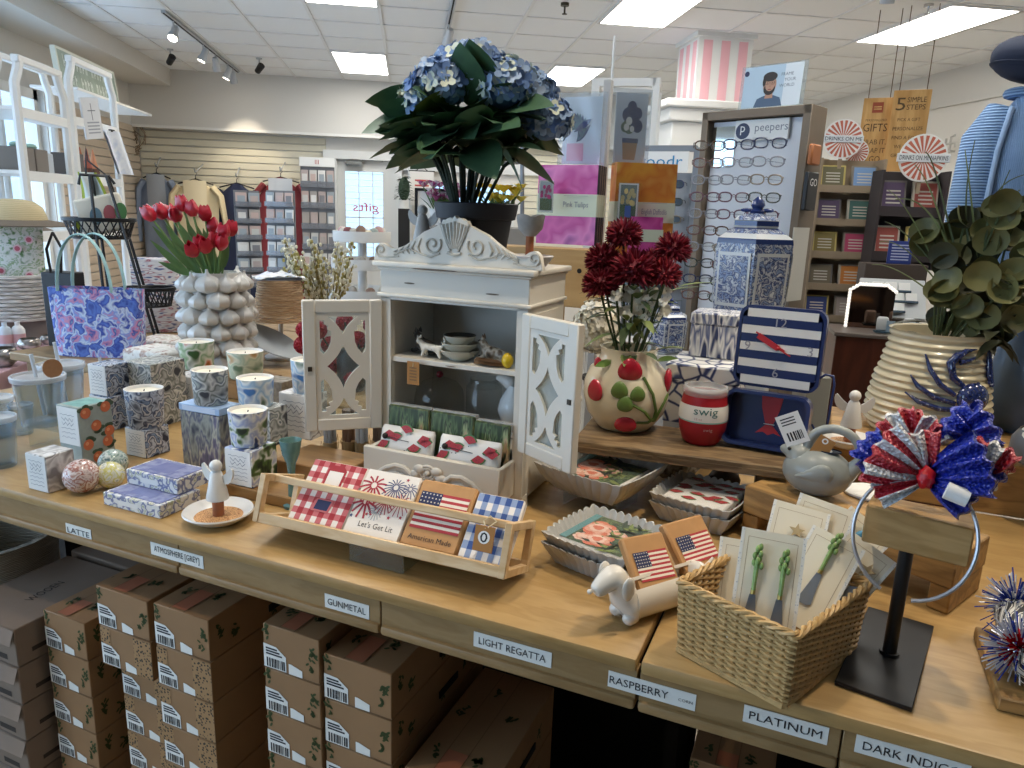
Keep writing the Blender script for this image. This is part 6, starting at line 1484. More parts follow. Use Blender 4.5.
b.build('tag_card', [label_w, ink], t)
t = thing('gift_tag', 'kraft tag with a white ring tied to the handle of the bird watering can', 'tag'); t.matrix_world = M.Translation(wcp) @ M.Rotation(math.radians(YA - 4), 4, 'Z') @ TM((-1 * k, -7 * k, 40 * k), (0, 24, 0))
b = MB().box(16 * k, .0008, 23 * k, None, 0); b.disc(-1 * k, 19 * k, 3 * k, TM((0, -.0006, 0), (90, 0, 0)), 1); b.disc(-1 * k, 19 * k, 1.6 * k, TM((0, -.0008, 0), (90, 0, 0)), 0); b.build('tag_card', [MATS['kraft_tag'], label_w], t)
# ================================================================== HEADBAND STAND
hs = thing('headband_stand', 'black metal headband stand with a pine block on top at the table edge', 'stand', tab(1.551, .158, T + .0005), YA - 11.5)
b = MB().box(.085, .222, .006, None, 0, .001); b.build('base_plate', black, hs)
PH = 1.031 - T
MB().tube([(.002, -.004, .006), (.002, -.004, PH + .004)], .0085, 16).cyl(.012, .004, TM((.002, -.004, .006))).build('pole', black, hs)
blkw = pat('pine_block', 'wave', ['b08a54', '9a7442', 'b8925c'], 60, .55, dist=1.5, rot=(0, 90, 0));
MB().box(.118, .052, .050, TM((.010, .006, PH + .004)), 0, .002).build('block', wood('block_wood', 'bd9660', 'a67f4a', 10, .55, 0), hs)
hm = M.Translation(hs.location) @ M.Rotation(math.radians(YA - 11.5), 4, 'Z')
silv = mat('silver_wire', 'b9b9bd', .35, me=.7)
seq = lambda n, c, c2: pat(n, 'voronoi', [c2, c, c], 230, .32, pos=[0, .22, .5], me=.12, sp=.9, bump=.6)
sred, sblu, sslv = seq('sequin_red', 'a81d2c', '6b0d18'), seq('sequin_blue', '182a9a', '0a1247'), seq('sequin_silver', 'c3c3c3', '8f9094')
def headband(lab, cen, r, tilt, yaw, a0, a1):
 t = thing('headband', lab, 'headband'); mw = M.Translation(cen) @ M.Rotation(math.radians(yaw), 4, 'Z') @ M.Rotation(math.radians(tilt), 4, 'X'); t.matrix_world = mw
 MB().tube([(r * math.sin(math.radians(a)) * .93, 0, r * math.cos(math.radians(a)) * 1.08) for a in [a0 + (a1 - a0) * i / 40 for i in range(41)]], .0024, 8).build('band', silv, t); return t, mw
hc = hm @ V((.008, -.026, PH + .030))
hb, hmw = headband('silver headband with red striped and blue sequin bows hung over the pine block', hc, .072, -16, YA - 8, -158, 172)
def loft_bow(t, nm, mats, root, dirv, upv, L, W, folds=5, stripes=(0, 1), thick=.012, seed=0):
 """fan-shaped sequin bow loop with folds and stripes running outward"""
 x = V(dirv).normalized(); mw = bas(root, x, V(upv).cross(x) if False else V(upv)); r0 = random.Random(seed)
 def f(u, v, s):
  w = W * (.14 + .86 * v ** .8); y = (u - .5) * w; edge = 1 - .06 * abs(math.sin(u * PI * folds))
  z = math.sin(u * PI * folds * 2) * thick * (.3 + .7 * v) * .5 + s * (.004 + .010 * math.sin(PI * min(1, v)))
  return (L * v * edge * (1 - .12 * (2 * u - 1) ** 2), y, z)
 n = folds * 8 + 1; mf = lambda i, j: stripes[int(i / (n - 1) * len(stripes) * .9999) % len(stripes)]
 b = MB(); b.grid(lambda u, v: f(u, v, 1), n, 10, mw, mf=mf); b.grid(lambda u, v: f(1 - u, v, -1), n, 10, mw, mf=mf)
 for i in range(n - 1):
  u0, u1 = i / (n - 1), (i + 1) / (n - 1); b.add([mw @ V(f(u0, 1, 1)), mw @ V(f(u1, 1, 1)), mw @ V(f(u1, 1, -1)), mw @ V(f(u0, 1, -1))], [(0, 3, 2, 1)], None, mf(i, 0))
 return b.build(nm, mats, t)
inv = hmw.inverted()
def hpix(px, py, dep=0.0):                                              # seen at the pixel, at the headband's distance + dep
 n = V((hc.x, hc.y, 0)).normalized(); r = ray(px, py); o = V((hc.x, hc.y, 0)) + n * dep; return CAM + r * ((o - CAM).dot(n) / r.dot(n))
SM = [sred, sslv, sblu]
kn = hpix(926, 478, .01)
def bow_to(t, nm, tmw, px0, py0, px1, py1, d0, d1, Wd, folds, stripes, seed, spread=None):
 a, c = hpix(px0, py0, d0), hpix(px1, py1, d1); i = tmw.inverted(); nrm = V((-hc.x, -hc.y, .35)).normalized(); side = nrm.cross(c - a)
 return loft_bow(t, nm, SM, i @ a, (i.to_3x3() @ (c - a)), i.to_3x3() @ side, (c - a).length, Wd, folds, stripes, .012, seed)
bow_to(hb, 'bow_loop', hmw, 922, 476, 872, 448, .015, -.005, .085, 4, (1, 0, 1, 0, 0, 1, 0), 1)
bow_to(hb, 'bow_loop', hmw, 930, 476, 992, 462, .015, -.01, .080, 4, (2, 2, 2, 2), 2)
bow_to(hb, 'bow_loop', hmw, 926, 474, 912, 432, .02, .015, .06, 3, (0, 1, 0, 2), 7)
bow_to(hb, 'bow_tail', hmw, 924, 480, 872, 492, .012, -.008, .045, 3, (1, 0, 1), 3)
bow_to(hb, 'bow_tail', hmw, 930, 482, 975, 504, .012, -.012, .05, 3, (2, 2), 4)
MB().ball((.010, .009, .014), inv @ hpix(926, 478, -.002), 0, 18, 12, None, lambda p: p * (1 + .12 * math.sin(9 * p.z + 4 * p.x))).build('bow_knot', mat('knot_red', 'b3141f', .35), hb)
MB().tube([inv @ hpix(946, 490, -.02), inv @ hpix(968, 499, -.02)], .0105, 14).build('paper_tag', label_w, hb)
hz = hm @ V((0, .03, PH + .056))
def plain_bow(lab, px, py, items, dep):
 t = thing('headband_bow', lab, 'hair bow'); c = hpix(px, py, dep); t.matrix_world = M.Translation(c); mw = M.Translation(c)
 for k, (x1, y1, Wd, st_) in enumerate(items): bow_to(t, 'bow_loop', mw, px, py, x1, y1, dep, dep - .015, Wd, 3, st_, k)
 MB().ball(.011, (0, 0, 0), 0, 14, 9).build('bow_knot', SM[items[0][3][0]], t); return t
plain_bow('red and silver striped sequin bow standing up behind the red knot', 915, 448, ((892, 412, .05, (0, 1, 0)), (938, 420, .055, (1, 0, 1, 0)), (905, 470, .05, (2, 2))), .075)
plain_bow('royal blue sequin bow piled at the back right of the headbands', 968, 432, ((947, 417, .055, (2, 2)), (993, 420, .06, (2, 2)), (985, 458, .05, (2, 2))), .075)
plain_bow('red, silver and blue striped sequin bow at the far right of the pile', 985, 470, ((1000, 445, .05, (0, 1, 0)), (1002, 482, .045, (1, 2, 0))), .045)
plain_bow('blue sequin bow at the left back of the pile with silver tips', 880, 455, ((862, 440, .05, (2, 2)), (868, 475, .04, (2, 1))), .085)
o = MB().lathe([(0, 0), (.04, 0), (.0405, .004), (.038, .006), (0, .0065)], 30, None, 0, lambda r, z, a: (r * (1 + .03 * math.cos(24 * a)), z)).build('lace_doily', label_w, loc=at(868, 494, BZ) + W3 * .001 + V((.0, .0, .0)))
tag(o, 'white scalloped card disc under the blue bow on the bench riser', 'card')
tz = at(1012, 703, T)
tt = thing('tinsel_display', 'red, white and blue tinsel pompom hair tie on a zebra-wrapped roll', 'hair tie', tab(uof(tz) + .03, vof(tz) + .06, T + .0005), YA)
zeb = pat('zebra_wrap', 'wave', ['2f2c2c', 'e2dcd0', '2f2c2c', 'e2dcd0'], 26, .6, dist=3, hard=True, rot=(0, 60, 20))
MB().box(.10, .17, .018, None, 0, .002).build('wood_base', oldl, tt)
MB().tube([(-.01, -.06, .044), (-.012, 0, .046), (-.01, .08, .048)], [.022, .026, .024], 18).build('zebra_roll', zeb, tt)
rnd = random.Random(51); tm_ = [mat('tinsel_red', 'c0202a', .25, me=.4), mat('tinsel_silver', 'dcdde2', .25, me=.5), mat('tinsel_blue', '2a3f9a', .25, me=.4)]
def pom(c, r, n, core, nm):
 b = MB()
 for k in range(n):
  t_ = 1 - 2 * (k + .5) / n; a = k * 2.39996; q = math.sqrt(1 - t_ * t_); d = V((q * math.cos(a), q * math.sin(a), t_)) + V((rnd.uniform(-.2, .2),) * 3); L = r * rnd.uniform(.75, 1.1)
  if (c[2] + d.z * L) < .02: continue
  b.tube([V(c) + d * r * .1, V(c) + d * L * .55], .0011, 4, core); b.tube([V(c) + d * L * .5, V(c) + d * L], .0009, 4, 1 if k % 3 else 2)
 b.build(nm, tm_, tt)
pom((-.026, -.030, .056), .040, 330, 0, 'tinsel_pompom'); pom((-.01, .085, .060), .042, 240, 2, 'tinsel_pompom')
o = at(1022, 470, RZ)
t = thing('knit_hat', 'cream knitted roll with a grey tulle band at the right edge behind the bows', 'hat', tab(uof(o) + .05, vof(o) + .02, RZ + .0005), 0)
MB().ball((.07, .06, .05), (0, 0, .05), 0, 24, 14, None, lambda p: (p.x, p.y, max(-.95, p.z))).build('crown', mat('knit_cream', 'd5d0c6', .8, bump=.6, bs=140), t); MB().lathe([(.066, .015), (.0735, .03), (.072, .055), (.06, .075)], 28).build('band', glass('tulle', '8f939b', .35, .5), t)
# ================================================================== REAR TABLES AND LEFT BACKGROUND
rearw = wood('rear_table_wood', 'a88a62', '8c6f4a', 6, .5, 0)
def simple_table(nm, lab, u0, u1, v0, v1, z, m, mleg=None):
 t = thing(nm, lab, 'table', tab((u0 + u1) / 2, (v0 + v1) / 2, .001), YA); w, d = u1 - u0, v1 - v0
 MB().box(w, d, .03, TM((0, 0, z - .0315)), 0, .004).build('table_top', m, t)
 for sx in (-1, 1):
  for sy in (-1, 1): MB().box(.05, .05, z - .033, TM((sx * (w / 2 - .06), sy * (d / 2 - .06), 0)), 0, .004).build('leg', mleg or m, t)
 MB().box(w - .14, .02, .09, TM((0, -d / 2 + .05, z - .123))).box(w - .14, .02, .09, TM((0, d / 2 - .05, z - .123))).build('apron', m, t)
 return t
simple_table('rear_table', 'brown wooden table behind the gift table carrying the garlic vase and wicker lamp', -1.27, .32, .83, 1.75, T, rearw)
gp_ = tab(-.40, .985, T + .0005); gp_ = at(211, 372, T); gp_ = V((gp_.x, gp_.y, T + .0005)) + TN * .04
gr = 34.5 * pxm(gp_); GH = hgt(gp_, 272) - T
gv = thing('garlic_vase', 'white vase built of garlic bulbs holding red tulips, left of the wicker lamp', 'vase', gp_, 0)
gm_ = mat('garlic_white', 'd3cfc8', .3, coat=.3, var=.04, vs=20)
MB().lathe([(0, 0), (gr * .62, 0), (gr * .78, GH * .2), (gr * .76, GH * .5), (gr * .68, GH * .8), (gr * .66, GH), (gr * .6, GH), (gr * .6, GH * .7), (0, GH * .6)], 30).build('vase_core', gm_, gv)
b = MB(); rws = 6; ga = math.atan2(-gp_.y, -gp_.x)
for j in range(rws):
 z = GH * (.03 + .158 * j); nb = 10; rj = gr * (.76 - .02 * abs(j - 2))
 for i in range(nb):
  a = 2 * PI * (i + .5 * (j % 2)) / nb; s = gr * (.30 if (i + j) % 3 else .35)
  mm = M.Translation((rj * math.cos(a), rj * math.sin(a), z + GH * .0)) @ M.Rotation(a, 4, 'Z') @ M.Rotation(math.radians(10), 4, 'Y')
  b.lathe([(0, 0), (s * .4, s * .02), (s * .85, s * .28), (s * 1.0, s * .62), (s * .92, s * .92), (s * .62, s * 1.2), (s * .26, s * 1.4), (s * .13, s * 1.6), (s * .09, s * 1.85), (0, s * 1.87)], 14, mm, 0, lambda r, z_, a_: (r * (1 + .07 * math.cos(7 * a_)), z_))
b.build('garlic_bulbs', gm_, gv)
tb = thing('tulip_bouquet', 'red tulips with green leaves leaning out of the garlic vase', 'bouquet', gp_, 0)
def goff(px, py, dep=0.0):
 n = V((gp_.x, gp_.y, 0)).normalized(); r = ray(px, py); o = V((gp_.x, gp_.y, 0)) + n * dep; p = CAM + r * ((o - CAM).dot(n) / r.dot(n)); return p - V((gp_.x, gp_.y, gp_.z))
tulm = [pat('tulip_petal', 'noise', ['8e1024', 'b51a2e', 'c72c3c'], 30, .35, detail=2)]; tst = [mat('tulip_stem', '6d8d4e', .5), mat('tulip_leaf', '5f7f48', .5, var=.15, vs=20)]
TUL = [((149, 214), -.03, -.7), ((161, 212), 0, -.3), ((175, 215), .02, -.2), ((182, 204), 0, .1), ((192, 209), -.02, .2), ((205, 214), .03, .3), ((213, 226), .03, .3), ((192, 250), -.09, -.1), ((205, 246), -.09, .0), ((214, 240), -.06, .2), ((221, 243), -.08, .3), ((231, 229), .0, .5), ((224, 232), -.03, .3), ((200, 244), -.05, 0), ((170, 213), .05, -.2)]
st = MB(); lf = MB()
for k, ((px, py), dp_, lean) in enumerate(TUL):
 c = goff(px, py, dp_); q = V((c.x * .25, c.y * .25, GH * .85)); d = (c - q).normalized(); s = 6.6 * pxm(gp_)
 mm = M.Translation(c - d * s * 1.1) @ d.to_track_quat('Z', 'Y').to_matrix().to_4x4()
 b = MB().lathe([(0, 0), (s * .45, s * .1), (s * .9, s * .7), (s * .95, s * 1.2), (s * .72, s * 1.9), (s * .5, s * 2.25), (s * .44, s * 2.1), (s * .6, s * 1.2), (0, s * .5)], 12, mm, 0, lambda r, z, a: (r * (1 + .13 * math.cos(3 * a)), z + (s * .22 * math.cos(3 * a) if z > s * 1.5 else 0)))
 b.build('flower_head', tulm, tb)
 st.tube([q, q.lerp(c, .5) + V((0, 0, .01)), c - d * s], .0035, 6)
for (p0, p1, w) in (((200, 275), (152, 226), .03), ((198, 272), (165, 224), .03), ((205, 270), (178, 222), .034), ((208, 270), (186, 220), .034), ((212, 270), (196, 224), .03), ((215, 270), (203, 228), .03), ((222, 270), (228, 238), .026), ((190, 275), (150, 240), .024), ((195, 275), (158, 262), .026), ((205, 272), (192, 232), .03), ((210, 275), (215, 250), .03), ((217, 274), (222, 252), .03)):
 a, c = goff(*p0, -.03), goff(*p1, -.02); d = c - a; L = d.length; y = V((-gp_.x, -gp_.y, 0)).normalized().cross(d)
 lf.leaf(L, w, bas(a, d, y), 1, .05, .3, 7)
st.build('stems', tst[0], tb); lf.build('leaves', tst, tb)
lp = at(282, 358, T); lp = V((lp.x, lp.y, T + .0005)); k = pxm(lp)
wl = thing('wicker_lamp', 'small table lamp with a wicker shade behind the open cabinet door', 'lamp', lp, 0); zs = hgt(lp, 319) - T; ze = hgt(lp, 281) - T
lampw = mat('lamp_cream', 'd8d3cc', .45)
MB().lathe([(0, 0), (16 * k, 0), (16.5 * k, 2 * k), (15 * k, 3.2 * k), (0, 4 * k)], 28).build('base', lampw, wl); MB().tube([(0, 0, 3 * k), (0, 0, zs + .03)], 2.3 * k, 12).build('pole', lampw, wl)
wick = pat('wicker_shade', 'noise', ['9f7a55', 'd3b48e', 'b8916a', 'e0c6a3'], 30, .6, stretch=(.25, .25, 3.2), detail=2, pos=[.32, .45, .56, .68], bump=.5)
b = MB(); n = 17
for j in range(n):
 t_ = j / (n - 1); r = (25.5 + (19 - 25.5) * t_ ** .8) * k; z = zs + (ze - zs) * t_; b.tube([((r + .0018 * math.sin(i * PI / 2 + j * PI)) * math.cos(2 * PI * i / 72), (r + .0018 * math.sin(i * PI / 2 + j * PI)) * math.sin(2 * PI * i / 72), z) for i in range(72)], (ze - zs) / n * .56, 5, 0, closed=True)
b.build('lamp_shade', wick, wl)
o = MB().grid(lambda u, v: ((u - .5) * 46 * k, (v - .5) * 36 * k, ze + 3 * k + 4 * k * noise.noise(V((u * 5, v * 5, 1))) + 3 * k * math.sin(PI * u)), 14, 12).grid(lambda u, v: ((u - .5) * 46 * k, (.5 - v) * 36 * k, ze + 1.5 * k), 2, 2).build('tissue_bag', pat('tissue', 'noise', ['a9bcd6', 'e6e8ea', 'f2f2f0'], 30, .5, pos=[.35, .5, .6]), loc=lp + W3 * .002, yaw=20)
tag(o, 'white and pale blue tissue bag lying on the wicker lampshade', 'bag')
pp = at(262, 366, T); pp = V((pp.x, pp.y, T + .0005)); k = pxm(pp)
pt_ = thing('oval_platter', 'grey oval platter leaning between the garlic vase and the lamp', 'platter', pp); pt_.matrix_world = M.Translation(pp + W3 * .062 + TN * .05 - TE * .01) @ M.Rotation(math.radians(YA + 10), 4, 'Z') @ M.Rotation(math.radians(24), 4, 'Y') @ M.Rotation(math.radians(10), 4, 'X')
MB().lathe([(0, 0), (.5, 0), (.55, .03), (.92, .14), (1, .17), (.98, .19), (.9, .165), (.55, .06), (0, .05)], 40, TM(sca=(36 * k, 22 * k, 38 * k))).build('platter_body', mat('platter_grey', 'b4b8b9', .25, coat=.3), pt_)
t = thing('ceramic_bird', 'white ceramic bird perched behind the grey platter', 'figurine', at(272, 348, T + .03), 30);
skin('body', cer, t, dict(a=(0, 0, .014, .012), b=(.022, 0, .026, .009), c=(.032, 0, .034, .004), d=(-.026, 0, .018, .005), e=(-.046, 0, .03, .003)), [('a', 'b'), ('b', 'c'), ('a', 'd'), ('d', 'e')], 2)
t.location = V((lp.x, lp.y, T)) + V((-.07, .06, .001))
for k_, (px, py, c_, l, h_) in enumerate(((160, 362, 'd9d5cc', 'cream printed linens stacked on the rear table behind the peacock boxes', .05), (168, 348, 'c4bdae', 'folded grey linens on the rear table left of the garlic vase', .04))):
 p = at(px, py, T); o = MB().box(.19, .15, h_, None, 0, .012, 3).build('folded_linen', pat('linen_%d' % k_, 'noise', [c_, 'ece9e2', 'b08f7e', 'e6e2da'], 30, .8, pos=[.35, .5, .62, .68]), loc=V((p.x, p.y, T + .0005)), yaw=YA + 14 * k_); tag(o, l, 'linen')
def vase_at(nm, lab, px, py, r, h, m):
 p = at(px, py, T); t = thing(nm, lab, 'vase', V((p.x, p.y, T + .0005)), 0); MB().lathe([(0, 0), (r * .8, 0), (r, h * .2), (r, h * .75), (r * .7, h), (r * .62, h), (r * .8, h * .7), (0, h * .3)], 24).build('vase_body', m, t); return t, V((p.x, p.y, T + .0005))
vt, vp = vase_at('twig_vase', 'pale vase of white berry twigs behind the open left cabinet door', 330, 352, .05, .16, cer)
tw = thing('berry_twigs', 'bunch of twigs covered in cream buds above the open left cabinet door', 'bouquet', vp, 0)
b = MB(); bb_ = MB(); rnd = random.Random(61); n_ = V((vp.x, vp.y, 0)).normalized()
def voff(px, py, dep, base):
 r = ray(px, py); n = V((base.x, base.y, 0)).normalized(); o = V((base.x, base.y, 0)) + n * dep; return CAM + r * ((o - CAM).dot(n) / r.dot(n)) - base
for k_ in range(26):
 c = voff(rnd.uniform(281, 355), rnd.uniform(240, 268), rnd.uniform(-.1, .1), vp); q = V((c.x * .1, c.y * .1, .13)); m1 = q.lerp(c, .5) + V((c.x * .1, c.y * .1, .02)); b.tube([q, m1, c], [.003, .0022, .001], 5)
 for i in range(24):
  t_ = rnd.uniform(.3, 1); p = (q.lerp(m1, t_ * 2) if t_ < .5 else m1.lerp(c, t_ * 2 - 1)) + V((rnd.uniform(-.014, .014), rnd.uniform(-.014, .014), rnd.uniform(-.010, .014))); bb_.ball((.0058, .0058, .0075), p, 0 if rnd.random() > .25 else 1, 6, 4)
b.build('twigs', mat('twig_olive', '857a45', .7), tw); bb_.build('buds', [mat('bud_cream', 'e2ddc4', .6), mat('bud_olive', 'a89c58', .6)], tw)
rv, rvp = vase_at('flower_vase', 'dark vase of red flowers seen through the fretwork of the left door', 352, 390, .045, .13, mat('vase_dark', '3d3b3c', .4))
rf = thing('red_flowers', 'red ball-shaped flowers seen through the left fretwork door', 'bouquet', rvp, 0); rm = [mat('red_petal', 'a01a2c', .5), mat('red_petal_light', 'b92f3e', .5)]
for (px, py) in ((303, 345), (318, 330), (330, 345), (345, 322), (358, 340), (372, 325), (340, 365), (365, 362), (380, 345), (325, 366), (305, 330), (352, 378)):
 c = voff(px, py, rnd.uniform(-.03, .05), rvp); b = MB(); b.ball(.018, c, 0, 10, 7)
 for k_ in range(60):
  t_ = 1 - 2 * (k_ + .5) / 60; a = k_ * 2.39996; q = math.sqrt(1 - t_ * t_); d = V((q * math.cos(a), q * math.sin(a), t_)); floret(b, c + d * .022, d, .012, k_ % 3 == 0)
 b.build('flower_head', rm, rf)
b = MB()
for (px, py) in ((318, 330), (345, 322), (372, 325), (330, 345), (303, 345), (380, 345), (352, 370), (360, 340)): c = voff(px, py, 0, rvp); b.tube([(0, 0, .06), c * .6 + V((0, 0, .01)), c], .003, 5)
b.build('stems', stem, rf)
for k_, (px, c_, l) in enumerate(((322, '8d8f92', 'grey wrapped taper bundle left under the open cabinet door'), (338, '6b5140', 'brown wrapped taper bundle under the middle of the open cabinet door'), (354, 'a5a8ac', 'silver-grey wrapped taper bundle under the open cabinet door'), (369, '5a4a40', 'dark brown wrapped taper bundle nearest the cabinet drawer'))):
 p = at(px, 470, T); t = thing('taper_bundle', l, 'candles', V((p.x, p.y, T + .0005)) + TN * (.03 + .01 * (k_ % 2)), YA)
 b = MB()
 for j in range(7): a = j * .9; b.cyl(.0052, .125, TM((.009 * math.cos(a) * (j > 0), .009 * math.sin(a) * (j > 0), 0)), 0, 8, .0046)
 b.build('tapers', mat('taper_%d' % k_, c_, .5), t)
 b = MB(); b.cyl(.0155, .02, TM((0, 0, .035)), 0, 14)
 for j in range(9): a = rnd.uniform(0, 6.3); b.tube([(.015 * math.cos(a), .015 * math.sin(a), .04), (.019 * math.cos(a), .019 * math.sin(a), .05 + rnd.uniform(-.02, .02)), (.021 * math.cos(a), .021 * math.sin(a), rnd.uniform(.02, .06))], .0008, 4)
 b.build('raffia', mat('raffia', 'a58a63', .8), t)
tp = at(82, 358, T); tp = V((tp.x, tp.y, T + .0005)) + TN * .08; k = pxm(tp)
tote = thing('tote_bag', 'blue floral tote bag with pale teal handles on the rear table', 'bag', tp, YA + 22)
totem = pat('tote_print', 'noise', ['24348c', '5a78c8', '2b3fa0', 'd5dcea', '7f96d6', 'd88aa6', '35489e', 'b9d2dc'], 21, .6, dist=1.4, detail=2, pos=[.28, .38, .45, .5, .54, .59, .64, .72])
H_ = hgt(tp, 288) - T; W_ = 88 * k
def tf(u, v):
 a = 2 * PI * u; c_, s_ = math.cos(a), math.sin(a); x = math.copysign(abs(c_) ** .45, c_) * W_ / 2; y = math.copysign(abs(s_) ** .7, s_) * W_ * .17
 g = 1 + .06 * (v - .5); return (x * g * (1 - .05 * (1 - v) ** 3) , y * (1.1 - .35 * v) + .006 * math.sin(5 * a) * v, v * H_)
MB().grid(tf, 60, 14, None, 0, cu=True).grid(lambda u, v: tuple(V(tf(u, .0)) * (1 - v) + V((0, 0, 0)) * v), 60, 3, None, 0, cu=True).build('bag_body', totem, tote)
hm_ = mat('handle_teal', '9cc3c5', .6)
for s_ in (-1, 1):
 pts = [(W_ * .3 * math.cos(a) - W_ * .05, s_ * W_ * .1 + s_ * .012, H_ + W_ * .62 * math.sin(a) - .01) for a in [PI * i / 20 for i in range(21)]]
 MB().tube(pts, .009, 8, flat=.4).build('handle', hm_, tote)
PKZ = .80; pk0, pk1 = at(0, 373, PKZ), at(36, 359, PKZ); pe = (pk1 - pk0).normalized(); pny = math.degrees(math.atan2(pe.y, pe.x)); pn = V((-pe.y, pe.x, 0))
pkt = thing('pink_table', 'table under a dusty pink cloth at the left behind the tumblers', 'table', V((pk0.x, pk0.y, .001)) + pe * .41 + pn * .55, pny)
pkm = mat('pink_cloth', 'c9a2a6', .8, var=.05, vs=6)
b = MB(); b.box(1.1, 1.1, .012, TM((0, 0, PKZ - .0135)), 0, .005, 2)
def sk(u, v):
 x, y, nx, ny = rect(u, 1.1, 1.1); w = .010 * math.sin(u * 2 * PI * 22) * v + .012 * v; return (x + nx * w, y + ny * w, .793 - .56 * v)
b.grid(sk, 180, 8, None, 0, cu=True); b.build('cloth', pkm, pkt)
MB().box(1.0, 1.0, .76, TM((0, 0, .02))).build('table_body', MATS['under_table_shade'], pkt)
silver = pat('silver_glass', 'noise', ['5f5650', 'b8b2aa', '8a7f77', 'd9d5cf'], 14, .15, detail=2, me=.6, pos=[.32, .45, .55, .66])
def on_pink(px, py): p = at(px, py, PKZ + .0005); return p
for (px, py, r, h, l) in ((4, 366, .055, .07, 'silvery mercury-glass bowl at the left edge of the pink table'), (30, 350, .045, .05, 'second silvery mercury-glass bowl on the pink table'), (48, 344, .03, .04, 'small bronze glass bowl at the back of the pink table')):
 p = on_pink(px, py); t = thing('glass_bowl', l, 'bowl', p, 0); MB().lathe([(0, 0), (r * .5, 0), (r * .95, h * .35), (r, h * .6), (r * .8, h * .95), (r * .7, h), (r * .66, h), (r * .9, h * .55), (0, h * .15)], 28).build('bowl_body', silver, t)
for (px, py, l, c_) in ((20, 346, 'pale soap bottle with a pink label behind the silver bowls', 'e6e4e2'), (7, 347, 'clear soap bottle at the left edge behind the silver bowls', 'c9d2d8')):
 p = on_pink(px, py); t = thing('soap_bottle', l, 'bottle', p, 0)
 MB().lathe([(0, 0), (.024, 0), (.026, .004), (.026, .07), (.018, .085), (.010, .09), (.010, .105), (0, .106)], 22).build('bottle_body', mat('bottle_' + c_, c_, .25), t); MB().lathe([(.0264, .018), (.0264, .055)], 22).build('label', mat('label_pink', 'cfa3a4', .6), t)
bkp = atY(24, 318, 3.56); kk = pxm(bkp)
tag(MB().box(.24, .22, bkp.z - PKZ - .0015, None, 0, .004).build('wood_pedestal', mat('pedestal_brown', '75675a', .6, var=.1, vs=8), loc=V((bkp.x - .02, bkp.y + .05, PKZ + .001)), yaw=12), 'grey-brown pedestal under the white wicker basket on the pink table', 'pedestal')
wb = thing('wicker_basket', 'white wicker basket holding a flowered cushion at the left edge', 'basket', V((bkp.x - .03, bkp.y + .05, bkp.z + .0005)), 10)
whw = pat('wicker_white', 'noise', ['8f8880', 'd6d1c9', 'aaa39a', 'e3dfd8'], 26, .7, stretch=(.3, .3, 2.6), detail=2, pos=[.34, .45, .55, .65], bump=.6); RBK = 42 * kk; HBK = hgt(bkp, 275) - bkp.z
b = MB(); n = 12
for j in range(n):
 z = .004 + (HBK - .004) * j / (n - 1); r = RBK * (.86 + .16 * j / (n - 1)); b.tube([((r + .0035 * math.sin(i * PI / 2 + j * PI)) * math.cos(2 * PI * i / 60), (r + .0035 * math.sin(i * PI / 2 + j * PI)) * math.sin(2 * PI * i / 60), z) for i in range(60)], HBK / n * .56, 5, closed=True)
b.build('woven_side', whw, wb); MB().lathe([(0, .004), (RBK * .86, .004)], 30).build('base', whw, wb)
cu = thing('flowered_cushion', 'cream cushion with green leaves and pink roses standing in the white basket', 'cushion', V((bkp.x - .05, bkp.y + .06, bkp.z + .012)), 8)
H2 = hgt(bkp, 226) - bkp.z - .012; W2 = 60 * kk
cum = pat('cushion_print', 'noise', ['6f8f58', 'e9e5da', 'efece4', '9db37f', 'ece8de', '8aa873'], 30, .7, detail=2, dist=.6, pos=[.34, .42, .5, .55, .6, .68])
b = MB().grid(lambda u, v: ((u - .5) * W2 * (1 - .05 * math.sin(PI * v)), -.045 * (math.sin(PI * u) * math.sin(PI * v)) ** .5, v * H2), 22, 18).grid(lambda u, v: ((.5 - u) * W2 * (1 - .05 * math.sin(PI * v)), .045 * (math.sin(PI * u) * math.sin(PI * v)) ** .5, v * H2), 22, 18)
for (x, z) in ((.15, .75), (-.12, .5), (.28, .45), (-.3, .7), (.05, .3), (.33, .85)): b.disc(x * W2, z * H2, .018, TM((0, -.047, 0), (90, 0, 0)), 2, 12); b.disc(x * W2, z * H2, .011, TM((0, -.048, 0), (90, 0, 0)), 1, 12)
b.build('cushion_body', [cum, mat('rose_pink', 'c9606e', .7), mat('rose_pale', 'ecc6c6', .7)], cu)
hp_ = V((bkp.x + .0, bkp.y + .06, bkp.z + .012 + H2 + .001))
ht = thing('straw_hat', 'wide straw sun hat resting on top of the flowered cushion', 'hat', hp_, 0)
straw = pat('straw', 'wave', ['c7b48a', 'e0d1ab', 'b39d72'], 40, .8, dist=2, rot=(0, 90, 0)); hatg = mat('hat_taupe', '7a6d5e', .85)
RH = 50 * kk; MB().lathe([(RH * .56, .026), (RH * .9, .014), (RH, .004), (RH * .99, 0), (RH * .9, .010), (RH * .56, .022)], 40, TM((-.02, 0, 0))).build('brim', hatg, ht); MB().lathe([(RH * .57, .020), (RH * .56, .04), (RH * .5, .08), (RH * .36, .105), (RH * .15, .115), (0, .116)], 36, TM((-.02, 0, 0))).build('crown', straw, ht)
MB().text('bride', .018, TM((-.05, -RH * .86, .018), (68, 0, 0)), 0, .12).build('beadwork', mat('bead_white', 'e6e6ea', .3), ht)
hb2 = at(62, 290, T + .2); hb2 = tab(-.83, 1.05, T + .0005)
t = thing('gift_bag', 'small black gift bag with a ribbon left of the blue tote', 'bag', V((at(70, 345, T).x, at(70, 345, T).y, T + .0005)), YA + 20); k = pxm(t.location)
